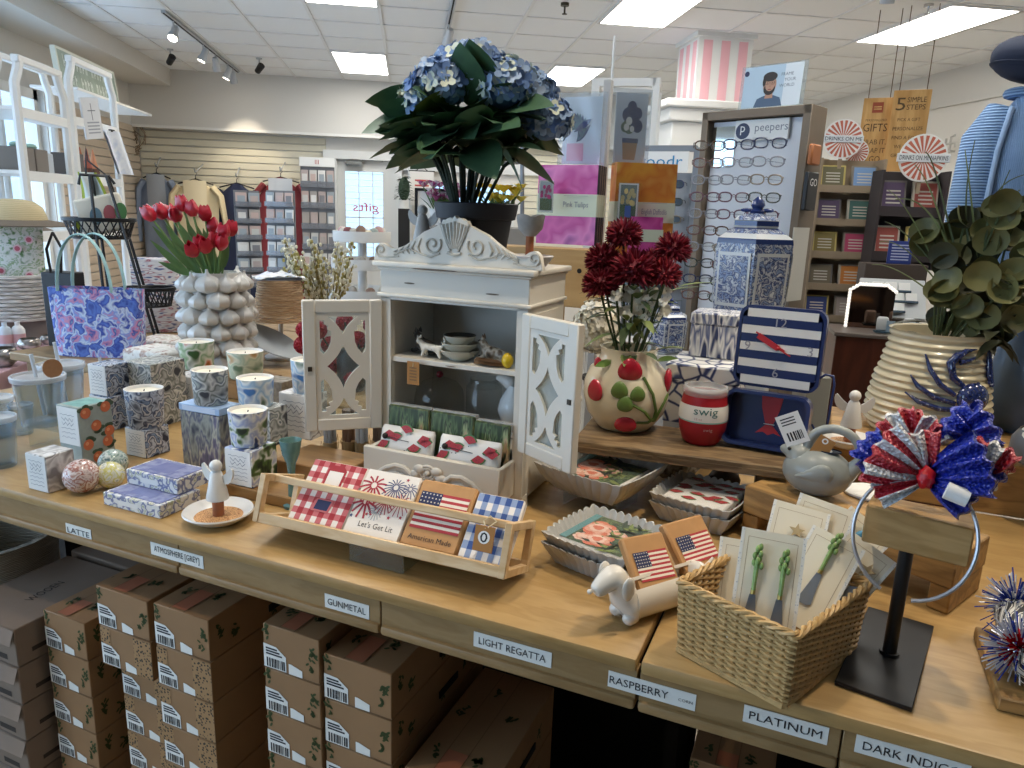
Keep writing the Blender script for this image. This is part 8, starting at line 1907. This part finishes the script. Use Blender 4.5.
photo('photo card of pink tulips in a wire pocket on the magenta set', 546, 196, 14, 30, 0); photo('photo card of yellow flowers in a blue vase on the orange set', 628, 202, 19, 36, 1)
tb2 = thing('boxed_flag_set', 'small pink boxed set behind the dark red mums', 'boxed set', atY(643, 262, YG - .17), -4); k = pxm(tb2.location)
MB().box(30 * k, .05, 44 * k, None, 0, 0).box(32 * k, .053, 12 * k, TM((0, 0, 20 * k)), 1).build('carton', [pkp, ylab], tb2)
bag = glass('poly_clear', 'eef2f5', .13, .18, 1.25)
def bagflag(lab, px0, px1, y0, y1, art, Yo, yw):
 a, c = atY(px0, y1, YG + Yo), atY(px1, y1, YG + Yo); zt3 = atY((px0 + px1) / 2, y0, YG + Yo).z; w, h = c.x - a.x, zt3 - a.z
 t = thing('bagged_flag', lab, 'garden flag', V(((a.x + c.x) / 2, YG + Yo, a.z)), yw)
 MB().grid(lambda u, v: ((u - .5) * w, -.012 * math.sin(PI * u) + .004 * math.sin(9 * u + 5 * v), v * h), 16, 16).grid(lambda u, v: ((.5 - u) * w, .012 * math.sin(PI * u), v * h), 16, 3).build('clear_bag', bag, t)
 b = MB().box(w * .8, .003, h * .9, TM((0, .0, h * .04)), 0); F = TM((0, -.0022, 0), (90, 0, 0)); art(b, w, h, F); b.build('flag_cloth', [mat('flag_pale', 'ccd6df', .7), mat('art_teal', '4d6f78', .6), mat('art_navy', '3a4468', .6), mat('art_tan', 'b08a5e', .6), mat('art_pink', 'd79ab0', .6), mat('art_green', '5d7050', .6), mat('art_white', 'e7e6e0', .6)], t)
def art_a(b, w, h, F):
 for k_ in range(16): b.leaf(h * .3, w * .12, F @ TM((w * (-.1 + .02 * k_), h * (.34 + .02 * k_), .0004 * k_), (0, 0, 50 + 11 * k_)), 1 if k_ % 3 else 2, 0, 0, 5)
 b.quad(-w * .3, h * .08, w * .05, h * .32, F @ TM((0, 0, .0003)), 4)
def art_b(b, w, h, F):
 b.flat([(-w * .16, h * .08), (w * .14, h * .08), (w * .2, h * .34), (-w * .2, h * .34)], F @ TM((0, 0, .0003)), 3); b.quad(-w * .2, h * .30, w * .2, h * .36, F @ TM((0, 0, .0006)), 2)
 for k_, (x, y, r, c_) in enumerate(((-.05, .52, .16, 5), (.06, .6, .14, 2), (-.1, .66, .14, 2), (.16, .52, .13, 2), (.0, .76, .12, 2), (-.16, .5, .1, 5), (.14, .68, .12, 2), (-.06, .58, .08, 6), (-.12, .5, .07, 6), (.02, .48, .06, 6))): b.disc(w * x, h * y, w * r, F @ TM((0, 0, .0008 + .0003 * k_)), c_, 11, w * r * 1.2)
bagflag('clear-bagged garden flag with blue-green leaves left of the white post', 556, 604, 92, 166, art_a, -.10, -30)
bagflag('clear-bagged garden flag of a potted blue iris right of the white post', 608, 648, 88, 165, art_b, -.10, 4)
p0 = atY(619, 190, 4.3); k = pxm(p0); t = thing('box_frame', 'large white open box frame standing behind the bagged flags', 'frame', V((p0.x, 4.3, .001)), YA + 10); z1 = atY(619, 78, 4.3).z; w = 58 * k
b = MB()
for sx in (-1, 1):
 for y in (0, .22): b.box(.045, .03, z1, TM((sx * w / 2, y, 0)), 0, .003)
for y in (0, .22): b.box(w, .03, .045, TM((0, y, z1 - .045)), 0, .003); b.box(w, .03, .045, TM((0, y, .9)), 0, .003)
for sx in (-1, 1): b.box(.045, .22, .045, TM((sx * w / 2, .11, z1 - .045)), 0, .003)
b.build('frame', white, t)
# ================================================================== SPECTACLES
def spectacle_mesh(fc, name='spectacles'):
 b = MB(); R_ = .021
 for s in (-1, 1):
  pts = [(s * .033 + R_ * 1.18 * math.copysign(abs(math.cos(a)) ** .8, math.cos(a)), 0, R_ * .86 * math.copysign(abs(math.sin(a)) ** .8, math.sin(a))) for a in [2 * PI * i / 20 for i in range(20)]]
  b.tube(pts, .0029, 5, 0, closed=True); b.tube([(s * .058, 0, .010), (s * .063, .008, .010), (s * .064, .04, .006), (s * .063, .055, -.004)], .0019, 5, 0)
  b.add([(p[0], .0005, p[2]) for p in pts], [tuple(range(20))[::-1] if s else None], None, 1, False)
 b.tube([(-.009, 0, .006), (0, -.002, .010), (.009, 0, .006)], .0019, 5, 0); return b
lensm = glass('lens', 'f4f6f6', .08); dlens = mat('lens_dark', '2a2c30', .12)
def display_board(): pass
YD = 3.25; dA, dB = atY(712, 115, YD), None
PDY = -54; du = V((math.cos(math.radians(PDY)), math.sin(math.radians(PDY)), 0)); nrm = V((-du.y, du.x, 0))
def hitp(x, y, p0): r = ray(x, y); return CAM + r * ((V(p0) - CAM).dot(nrm) / r.dot(nrm))
dB = hitp(806, 103, dA); DW_ = (dB - dA).dot(du); DZ = (dA.z + dB.z) / 2
pd = thing('spectacles_display', 'tall white-faced spectacles display with a brown frame and a round logo header', 'display', V(((dA + dB) / 2).to_tuple()[:2] + (.001,)), PDY)
fr_ = mat('display_brown', '7b6b58', .55, var=.06, vs=6); facem = mat('display_face', 'dfe1e6', .4)
DW_ = DW_ + .02; b = MB(); b.box(.03, .14, DZ, TM((-DW_ / 2 - .01, .05, 0)), 0, .002); b.box(.035, .14, DZ, TM((DW_ / 2 + .01, .05, 0)), 0, .002); b.box(DW_ + .05, .14, .035, TM((0, .05, DZ - .035)), 0, .002); b.box(DW_, .02, DZ - .04, TM((0, .11, 0)), 0); b.box(DW_, .25, .05, TM((0, .1, 0)), 0, .004); b.build('frame', fr_, pd)
MB().box(DW_ - .02, .01, DZ - .9, TM((0, .03, .86))).build('face_panel', facem, pd)
mz = (DZ - .04); MB().box(DW_ * .26, .004, .17, TM((-DW_ * .355, .022, mz - .19))).build('mirror', mat('mirror', 'd7e2e4', .04, me=1), pd)
b = MB(); b.box(DW_ * .55, .012, .085, TM((DW_ * .06, .012, mz - .085)), 0, .002); b.build('header', white, pd)
b = MB(); F = TM((DW_ * .06, .0055, mz - .043), (90, 0, 0)); b.text('peepers', .034, F @ TM((.045, 0, 0)), 0, DW_ * .33); b.disc(-DW_ * .19, -.002, .033, F, 1, 24); b.text('p', .038, F @ TM((-DW_ * .19, .0, .001)), 2); b.box(DW_ * .16, .0008, .003, F @ TM((.0, -.032, 0)), 0); b.build('lettering', [mat('peep_grey', '7d8188', .5), mat('peep_navy', '2b3352', .4), white], pd)
sg = thing('portrait_sign', 'clear-framed sign with a bearded man in glasses above the spectacles display', 'sign', V(((dA + dB) / 2).to_tuple()[:2] + (DZ + .0015,)) + du * .055, PDY); sg.scale = (.84,) * 3
sw_, sh_ = .34, .205
b = MB().box(sw_, .006, sh_, TM(rot=(-4, 0, 0))); b.build('acrylic_frame', glass('acrylic_sign', 'eef3f5', .12), sg)
F = TM((0, -.0045, 0), (86, 0, 0)); b = MB(); b.box(sw_ * .9, .0008, .0008, TM((0, 0, -5)), 0) if 0 else None
b.quad(-sw_ * .45, .006, sw_ * .45, sh_ - .006, F, 0); b.quad(sw_ * .18, .006, sw_ * .45, sh_ - .006, F @ TM((0, 0, .0004)), 1)
G = F @ TM((0, 0, .001)); b.flat([(-.085, .006), (.065, .006), (.05, .045), (.015, .058), (-.035, .058), (-.07, .045)], G, 2); b.flat([(-.03, .045), (.012, .045), (.01, .075), (-.026, .075)], G @ TM((0, 0, .0004)), 3)
b.disc(-.010, .108, .034, G @ TM((0, 0, .0008)), 3, 20, .046); b.disc(-.010, .088, .030, G @ TM((0, 0, .0011)), 4, 18, .028); b.disc(-.008, .104, .024, G @ TM((0, 0, .0014)), 3, 16, .026); b.disc(-.011, .146, .037, G @ TM((0, 0, .0016)), 4, 18, .022); b.disc(-.040, .125, .009, G @ TM((0, 0, .0016)), 4, 10, .024)
b.disc(-.008, .086, .010, G @ TM((0, 0, .002)), 5, 10, .003); b.flat([(-.011, .098), (-.004, .098), (-.007, .112)], G @ TM((0, 0, .002)), 6)
for s in (-1, 1): b.disc(-.009 + s * .014, .117, .0115, G @ TM((0, 0, .0022)), 4, 12, .009); b.disc(-.009 + s * .014, .117, .0095, G @ TM((0, 0, .0026)), 3, 12, .0072); b.disc(-.009 + s * .014, .117, .003, G @ TM((0, 0, .003)), 4, 8)
b.disc(-.14, sh_ - .035, .013, G, 7, 16)
for j, (s_, x) in enumerate((('FRAME', .075), ('YOUR', .092), ('WORLD', .078))): b.text(s_, .015, G @ TM((x, .152 - .026 * j, 0)), 8)
b.build('print', [mat('print_sky', 'b4c9d8', .5), mat('print_bright', 'dbe2e6', .5), mat('print_shirt', '4a6079', .5), mat('print_skin', 'b98d74', .5), mat('print_hair', '2e2622', .5), mat('print_mouth', '8f4a44', .5), mat('print_shade', '9c735c', .5), mat('print_badge', '2b3352', .5), mat('print_slate', '5d6a78', .5)], sg)
cols_ = ['1d1b1c', '4a3428', '2c3150', '6b4a55', '8a7a66', '3a3f3c', '71514a', '8f8f96']
sp_m = {}
def spec_copy(ci, loc, yaw, lab, grp, dark_=False, rx=0, sc_=1.0):
 key = (ci, dark_)
 if key not in sp_m:
  o = spectacle_mesh(None).build('spectacles', [mat('frame_' + cols_[ci], cols_[ci], .25), dlens if dark_ else lensm]); sp_m[key] = o
 else:
  o = sp_m[key].copy(); COL.objects.link(o)
 o.location = loc; o.rotation_euler = (math.radians(rx), 0, math.radians(yaw)); o.scale = (sc_,) * 3; tag(o, lab, 'spectacles', grp); return o
names = ['top', 'second', 'third', 'fourth', 'fifth', 'sixth', 'seventh', 'eighth', 'ninth', 'tenth']; rnd = random.Random(91)
pdl = pd.location
b = MB()
for r in range(10):
 z = DZ - .150 - r * .0705
 for q in range(3):
  x = -DW_ * .31 + DW_ * .31 * q
  spec_copy(rnd.randrange(8), V((pdl.x, pdl.y, z)) + du * x + nrm * (-.115), -22, f'spectacles in the {names[r]} row of the white-faced display', f'spectacles in the {names[r]} row', sc_=1.05)
  b.box(.006, .15, .003, TM((x, -.045, z - .001)))
b.build('peg', glass('peg_clear', 'e9edf0', .2), pd)
tagm = thing('black_pouch', 'small black branded pouch hanging on the brown side of the spectacles display', 'pouch', V((pdl.x, pdl.y, 0)) + du * (DW_ / 2 + .05) + V((0, 0, atY(806, 212, YD).z)), PDY + 90)
MB().box(.09, .02, .15, None, 0, .004).build('pouch_body', blackp, tagm); MB().text('GO', .03, TM((0, -.0115, .11), (90, 0, 0)), 0).build('lettering', white, tagm)
o = MB().box(.08, .02, .08, TM((0, 0, 0)), 0, .006).build('leather_case', mat('leather_orange', 'b06a3a', .5), loc=V((pdl.x, pdl.y, 0)) + du * (DW_ / 2 + .05) + V((0, 0, atY(806, 172, YD).z)), yaw=PDY + 90); tag(o, 'orange leather case hanging above the black pouch on the display side', 'case')
o = MB().box(.14, .004, .30, None, 0).build('paper_notice', mat('notice_cream', 'cfcabd', .7), loc=V((pdl.x, pdl.y, 0)) + du * (DW_ / 2 + .035) + V((0, 0, atY(799, 292, YD).z)), yaw=PDY + 90); tag(o, 'cream paper notice on the lower brown side of the spectacles display', 'notice')
gp0 = atY(666, 152, 3.72); k = pxm(gp0); sr_ = thing('sunglasses_rack', 'grey metal sunglasses rack with a blue lettered header left of the spectacles display', 'rack', (gp0.x, 3.72, .001), YA); w = 62 * k; zt4 = gp0.z
b = MB()
for s in (-1, 1): b.box(.03, .03, zt4 + .02, TM((s * w / 2, 0, 0)), 0, .003)
b.box(w, .03, .03, TM((0, 0, zt4)), 0, .003); b.box(w, .2, .03, TM((0, .08, 0))); b.build('frame', gme, sr_)
MB().box(w * .9, .012, .10, TM((-.02, -.02, zt4 - .10))).build('header', white, sr_); MB().text('goodr', .055, TM((-.02, -.028, zt4 - .055), (90, 0, 0)), 0, w * .72).build('lettering', mat('goodr_blue', '2f86b5', .5), sr_)
MB().box(w - .03, .006, zt4 - .9, TM((0, .03, .8))).build('back_panel', mat('rack_panel', '9a9da2', .5), sr_)
for r in range(7):
 z = zt4 - .16 - r * .085
 for q in range(2):
  x = -w * .21 + w * .42 * q
  spec_copy([0, 2, 5, 4][(r + q) % 4], V((gp0.x, 3.72, z)) + TE * x + V((TN.x, TN.y, 0)) * -.10, YA, f'dark sunglasses in the {names[r]} row of the grey metal rack', f'sunglasses in the {names[r]} row', True, 0, .98)
b = MB()
for r in range(7):
 for q in range(2): b.box(.010, .15, .003, TM((-w * .21 + w * .42 * q, -.06, zt4 - .16 - r * .085 - .001)))
b.build('peg', MATS['peg_clear'], sr_)
# ================================================================== BOOK RACKS
tanm = mat('rack_tan', '9d8b74', .6); bookc = ['4d7a5a', '6f6a4e', '7fa3cf', '5a4a66', '4a6f68', '8a7a48', 'b64a6a', '7a6f5c', 'c9803e', '3f4c86', 'a89a92', '8a9350', '6f93b8', 'c77a3c', '5b5a6a', '4f6f4a', 'a05248', 'd0c9c0']
def book_rack(lab, px0, px1, ytop, ybot, Y, rows, ncol, bks, yaw, m, grp, names_, top_extra=.02):
 a = atY(px0, ytop, Y); c = hitp2(px1, ytop, a, yaw); ex = V((math.cos(math.radians(yaw)), math.sin(math.radians(yaw)), 0)); w = (c - a).dot(ex); cx_ = a + ex * w / 2; zt5 = a.z; zb5 = atY((px0 + px1) / 2, ybot, Y).z
 t = thing('book_rack', lab, 'rack', (cx_.x, cx_.y, .001), yaw); rh = (zt5 - zb5) / rows
 b = MB(); b.box(w, .03, zt5, TM((0, .15, 0)))
 for s in (-1, 1): b.box(.012, .17, zt5 - zb5 + .04, TM((s * w / 2, .07, zb5 - .04)))
 for r in range(rows): b.box(w, .10, .012, TM((0, .09 - .03, zb5 + r * rh)), 0); b.box(w, .008, rh * .22, TM((0, .012, zb5 + r * rh)), 0)
 b.build('rack_body', m, t)
 mw0 = M.Translation((cx_.x, cx_.y, .001)) @ M.Rotation(math.radians(yaw), 4, 'Z'); rn = random.Random(len(lab))
 for r in range(rows):
  for q in range(ncol):
   bw_ = w / ncol * .80; bh = rh * .74; ob = MB().box(bw_, .02, bh, None, 0, .002); F = TM((0, -.0108, 0), (90, 0, 0)); ob.quad(-bw_ * .42, bh * .06, bw_ * .42, bh * .94, F, 1)
   for j in range(4): ob.quad(-bw_ * .28, bh * (.3 + .12 * j), bw_ * .28, bh * (.345 + .12 * j), F @ TM((0, 0, .0005)), 2)
   ci = bks[((rows - 1 - r) * ncol + q) % len(bks)]
   o = ob.build('book', [mat('bkr_%d' % (ci % 4), ('b9b2a2', 'c8b46a', '8f8578', '6e6a66')[ci % 4], .6), mat('bk_%d' % ci, bookc[ci], .55), mat('bk_line', 'cfc9bc', .6)])
   o.matrix_world = mw0 @ TM((-w / 2 + w / ncol * (q + .5), .045, zb5 + r * rh + .0135), (-9, 0, 0)); tag(o, names_.format(names[rows - 1 - r], ['left', 'middle', 'right', 'far right'][q] if ncol > 1 else 'only'), 'book', None)
 return t, w, zt5, mw0
def hitp2(x, y, p0, yaw): n2 = V((-math.sin(math.radians(yaw)), math.cos(math.radians(yaw)), 0)); r = ray(x, y); return CAM + r * ((V(p0) - CAM).dot(n2) / r.dot(n2))
r1, w1_, z1_, m1_ = book_rack('tan cardboard book rack with round striped signs on top', 822, 886, 158, 352, 4.0, 6, 2, [1, 2, 3, 4, 5, 6, 7, 8, 9, 10, 11, 12, 13], -14, tanm, '', '{1} book in the {0} row of the tan book rack')
book_rack('narrow left face of the tan book rack beside the spectacles display', 803, 817, 158, 352, 4.35, 6, 1, [0, 13, 12, 4, 6, 15], -55, tanm, '', 'book in the {0} row of the narrow tan side rack')
r2, w2_, z2_, m2_ = book_rack('dark book rack behind the grass blades of the crab vase', 884, 950, 170, 262, 3.7, 2, 2, [3, 16, 16, 9], -16, mat('rack_dark', '3c3536', .6), '', '{1} book in the {0} row of the dark book rack')
def round_sign(lab, px, py, rpx, Y, txt, yaw, wd):
 p = atY(px, py, Y); k = pxm(p); r = rpx * k; t = thing('round_sign', lab, 'sign', p, yaw); MB().cyl(r, .008, TM((0, .004, 0), (90, 0, 0)), 0, 40).build('disc', white, t)
 b = MB(); G = TM((0, -.0052, 0), (90, 0, 0))
 for i in range(22):
  a0, a1 = 2 * PI * i / 22, 2 * PI * (i + .55) / 22; b.flat([(r * .12 * math.cos(a0), r * .12 * math.sin(a0)), (r * .93 * math.cos(a0), r * .93 * math.sin(a0)), (r * .93 * math.cos(a1), r * .93 * math.sin(a1)), (r * .12 * math.cos(a1), r * .12 * math.sin(a1))], G)
 b.build('sunburst', mat('burst_coral', 'c06a55', .5), t)
 if txt:
  MB().box(2 * r * wd, .010, r * .36, TM((0, -.005, -r * .18)), 0, .002).build('name_band', mat('band_pale', 'dfe2e4', .5), t); MB().text(txt, r * .20, TM((0, -.0115, 0), (90, 0, 0)), 0, 2 * r * wd * .92).build('lettering', mat('band_ink', '2d3a4a', .5), t)
 MB().box(.02, .006, r * .6, TM((0, .006, -r * 1.5))).build('post', tanm, t)
round_sign('round coral sunburst sign lettered DRINKS ON ME above the left of the tan rack', 843, 139, 19, 4.02, 'DRINKS ON ME', -14, 1.02)
round_sign('smaller coral sunburst sign half hidden beside the larger one on the tan rack', 856, 152, 12, 4.10, '', -14, 1)
round_sign('round coral sunburst sign lettered DRINKS ON ME NAPKINS above the dark rack', 923, 158, 23, 3.65, 'DRINKS ON ME NAPKINS', -16, 1.08)
woods = wood('sign_wood', 'cfa468', 'b98c50', 3, .6, 2); sik = mat('sign_brown', '5a452c', .7)
def hang_sign(lab, px0, px1, yt, yb_, Y, yaw, rows, badge):
 a = atY(px0, yt, Y); c = hitp2(px1, yt - 6, a, yaw); ex = V((math.cos(math.radians(yaw)), math.sin(math.radians(yaw)), 0)); w = (c - a).dot(ex); zt6 = (a.z + c.z) / 2; h = zt6 - atY(px0, yb_, Y).z; cen = a + ex * w / 2
 t = thing('wooden_sign', lab, 'sign', V((cen.x, cen.y, zt6 - h)), yaw); MB().box(w, .03, h, None, 0, .003).build('board', woods, t); F = TM((0, -.0165, 0), (90, 0, 0)); b = MB()
 for rw_ in rows: MB().text(rw_[0], rw_[2] * h, F @ TM(((rw_[4] if len(rw_) > 4 else 0) * w, rw_[1] * h, 0)), 0, rw_[3] * w).build('lettering', sik, t)
 if badge: MB().box(w * .36, .004, w * .36, TM((0, -.017, h * .80)), 0).build('badge', mat('badge_red', '9a4a30', .6), t); MB().box(w * .26, .002, w * .04, TM((0, -.0195, h * .84))).box(w * .26, .002, w * .04, TM((0, -.0195, h * .87))).build('badge_print', woods, t)
 b = MB()
 for s in (-1, 1): b.tube([(s * w * .36, 0, h), (s * w * .36, 0, HC - .002 - (zt6 - h))], .003, 5)
 b.build('cord', sik, t)
hang_sign('hanging wooden sign with a red square lettered GIFTS, left of the pair', 864, 895, 101, 172, 5.2, -34, (('GIFTS', .60, .11, .8), ('GRAB IT,', .40, .07, .84), ('WRAP IT', .29, .07, .84), ('& GO', .17, .09, .6), ('PERSONALIZED', .70, .03, .7)), True)
hang_sign('hanging wooden sign lettered 5 SIMPLE STEPS, right of the pair', 894, 933, 93, 172, 5.05, -34, (('5', .83, .16, .25, -.27), ('SIMPLE', .88, .065, .5, .14), ('STEPS', .79, .065, .5, .14), ('PICK A GIFT', .64, .04, .6), ('PERSONALIZE', .53, .045, .8), ('FIND A FONT', .42, .045, .78), ('WE WRAP', .31, .045, .6), ('GRAB & GO', .20, .045, .7)), False)
YJ = 3.2
jp = atY(902, 312, YJ); k = pxm(jp); t = thing('card_board', 'white sloping board of small white square cards under a blue sign', 'display', jp + V((0, .06, -.04)), -20)
MB().box(62 * k, .02, 44 * k, TM(rot=(-32, 0, 0)), 0, .003).build('board', mat('board_marble', 'cfd2d2', .4, var=.04, vs=10), t)
jm = M.Translation(jp + V((0, .06, -.04))) @ M.Rotation(math.radians(-20), 4, 'Z') @ TM(rot=(-32, 0, 0)); jl = ['bottom', 'middle', 'top']
for r, n in enumerate((2, 4, 3)):
 for q in range(n):
  o = MB().box(10.5 * k, .012, 9.5 * k, None, 0, .001).box(12 * k, .008, 2 * k, TM((0, -.006, -1.6 * k)), 1).build('square_card', [white, mat('card_tray', '2f4656', .5)]); o.matrix_world = jm @ TM(((q - (n - 1) / 2) * 12.4 * k - 2 * k, -.019, (6 + 11.5 * r) * k)); tag(o, f'small white square card in the {jl[r]} row of the sloping white board', 'card', f'square cards in the {jl[r]} row')
o = MB().box(24 * k, .012, 24 * k, None, 0, .002); F = TM((0, -.0065, 0), (90, 0, 0))
for j in range(6): o.quad(-9 * k, (4 + 3 * j) * k, 9 * k, (5.2 + 3 * j) * k, F, 1)
o = o.build('blue_sign', [mat('sign_cobalt', '2f3f86', .5), mat('cobalt_text', 'b9c2e0', .6)], loc=atY(898, 264, YJ + .26) + V((0, 0, 0)), yaw=-16); tag(o, 'blue square notice with white lines above the board of white cards', 'sign')
o = MB().box(.3, .12, .0 + atY(898, 264, YJ + .26).z - .0012, None, 0, .003).build('display_stand', mat('stand_dark', '4b4039', .6), loc=V((atY(898, 264, YJ + .26).x, YJ + .30, .0008)), yaw=-16); tag(o, 'dark upright stand behind the board of white square cards', 'stand')
o = None
cb = atY(852, 333, 3.05); cu2 = V((math.cos(math.radians(-22)), math.sin(math.radians(-22)), 0)); k = pxm(cb)
cbt = thing('wooden_cabinet', 'dark red-brown wooden cabinet behind the second angel dish', 'cabinet', V((cb.x, cb.y, .001)) + cu2 * .30 + V((0, .17, 0)), -22)
MB().box(.60, .30, cb.z - .02, None, 0, .003).build('carcass', wood('red_brown', '5e2f1f', '4b2417', 3, .4, 2), cbt); MB().box(.62, .32, .018, TM((0, 0, cb.z - .02)), 0, .003).build('top', mat('cab_top_grey', '6d625b', .4), cbt)
cm_ = M.Translation(cbt.location) @ M.Rotation(math.radians(-22), 4, 'Z')
def mpix(px, py, Y): return atY(px, py, Y)
lm = thing('lighted_mirror', 'arched mirror edged with white light beads on the dark cabinet', 'mirror', cm_ @ V((-.13, .05, cb.z + .0)), -22); lw_, lh_ = .20, .20
MB().prism([(-lw_ / 2, 0), (lw_ / 2, 0), (lw_ / 2, lh_ * .86), (lw_ * .3, lh_), (-lw_ * .3, lh_), (-lw_ / 2, lh_ * .86)], .02, TM((0, .02, 0), (90, 0, 0)), 0).build('glass', mat('mirror_warm', '8a6f60', .06, me=1), lm)
bd_ = MB(); pth = [(-lw_ / 2, .0)] + [(-lw_ / 2, lh_ * .86 * i / 12) for i in range(1, 13)] + [(-lw_ * .5 + lw_ * .2 * i / 3, lh_ * (.86 + .14 * i / 3)) for i in range(1, 4)] + [(-lw_ * .3 + lw_ * .6 * i / 9, lh_) for i in range(1, 10)] + [(lw_ * .3 + lw_ * .2 * i / 3, lh_ * (1 - .14 * i / 3)) for i in range(1, 4)]
for x, z in pth: bd_.ball(.0085, (x, -.004, z + .006), 0, 8, 6)
bd_.build('light_bead', mat('bead_glow', 'fff8ee', .4, em=.7), lm)['kind'] = 'stuff'
for k_, (x, l) in enumerate(((-.09, 'white and teal hand-cream tester before the lighted mirror, left one'), (.02, 'white and teal hand-cream tester before the lighted mirror, right one'))):
 t = thing('tester_stand', l, 'tester', cm_ @ V((x, -.08, cb.z)), -22); b = MB().box(.075, .05, .008, None, 0, .001); b.build('base', mat('tester_teal', '3f5663', .4), t)
 MB().box(.05, .03, .065, TM((-.008, .0, .008)), 0, .012, 3).build('bottle', mat('tester_white', 'd9dbd8', .35), t); MB().box(.035, .003, .05, TM((.022, -.02, .008))).build('card', mat('tester_card', '9fb4c2', .5), t)
for k_, (px0, px1, y0, y1, l, c_) in enumerate(((816, 838, 378, 470, 'pale grey carton below the tan book rack', 'aaa596'),)):
 a, c = atY(px0, y0, 3.0 + .6 * k_), atY(px1, y0, 3.0 + .6 * k_); zb7 = .001 if k_ == 0 else atY(px0, y1, 3.6).z - .4
 t = thing('carton', l, 'carton', V(((a.x + c.x) / 2, a.y + .12, .001)), -14); MB().box(c.x - a.x, .22, a.z - .002, None, 0, .003).build('carton_body', mat('ct_' + c_, c_, .7), t)
sp3 = atY(1012, 215, 2.35); k = pxm(sp3); sp3 = V((sp3.x, sp3.y, 0)); zS0, zS1 = hgt(sp3, 235), hgt(sp3, 92)
swt = thing('knit_sweater', 'light blue ribbed knit sweater on a stand behind the olive branches', 'sweater', V((sp3.x, sp3.y, .001)), -30); WS = 78 * k; HS = zS1 - zS0
knit = pat('knit_blue', 'wave', ['6f8fb8', '8fabce', '7c9ac2'], 60, .9, dist=1, rot=(0, 0, 0), bump=.5, sheen=.2); knit2 = pat('knit_rib', 'wave', ['5f7ea8', '93b0d2'], 32, .9, dist=.3, rot=(0, 90, 0), bump=.8)
def sw(u, v):
 a = 2 * PI * u; c_, s_ = math.cos(a), math.sin(a); w = WS / 2 * (1.0 - .06 * v - .70 * max(0, (v - .72) / .28) ** 1.8); d = .13 * (1 - .45 * max(0, (v - .7) / .3)); return (w * math.copysign(abs(c_) ** .75, c_), d * s_, zS0 - .25 + v * (HS + .25))
MB().grid(sw, 48, 26, None, 0, cu=True).build('body', knit, swt)
for s in (-1, 1): MB().tube([(s * WS * .30, -.02, zS1 - .06), (s * WS * .44, -.03, zS1 - .16), (s * WS * .52, -.05, zS1 - .36), (s * WS * .56, -.06, zS0 - .2)], [.055, .078, .068, .055], 16).build('sleeve', knit2, swt); MB().tube([(s * WS * .27, -.09, zS1 - .06), (s * WS * .36, -.115, zS1 - .2), (s * WS * .40, -.12, zS0)], .009, 8).build('seam', mat('seam_blue', '9fb8d6', .9), swt)
MB().tube([(.075 * math.cos(a), .065 * math.sin(a), zS1 - .005) for a in [2 * PI * i / 24 for i in range(24)]], .016, 8, 0, closed=True).build('collar', knit2, swt)
MB().tube([(0, 0, 0), (0, 0, zS1)], .02, 10).cyl(.2, .02).build('stand_pole', black, swt)
cp3 = V((sp3.x, sp3.y, zS1 + .014)); ct = thing('navy_cap', 'navy cap resting on top of the blue sweater stand', 'cap', cp3, -30)
MB().ball((.165, .14, .07), (0, 0, .080), 0, 28, 16, TM(rot=(0, 12, 0)), lambda p: (p.x, p.y, p.z * (1 - .25 * p.x))).build('crown', mat('cap_navy', '20283c', .8), ct)
MB().ball((.15, .13, .02), (-.01, 0, .05), 0, 24, 10, TM(rot=(0, 12, 0))).build('band', MATS['cap_navy'], ct)
p = atX(947, 140, X1 - .12); t = thing('ledge_ornament', 'small silver scrollwork ornament on the ledge beside the wooden signs', 'ornament', V((X1 - .08, p.y, 2.121)), 90); b = MB()
for k_ in range(4): a = k_ * 1.57; b.tube([(0, 0, .08), (.06 * math.cos(a), 0, .08 + .06 * math.sin(a)), (.08 * math.cos(a + .6), 0, .085 + .08 * math.sin(a + .6))], .012, 6)
b.box(.1, .05, .02); b.build('scrolls', mat('antique_silver', 'b5b3ad', .4, me=.1), t)
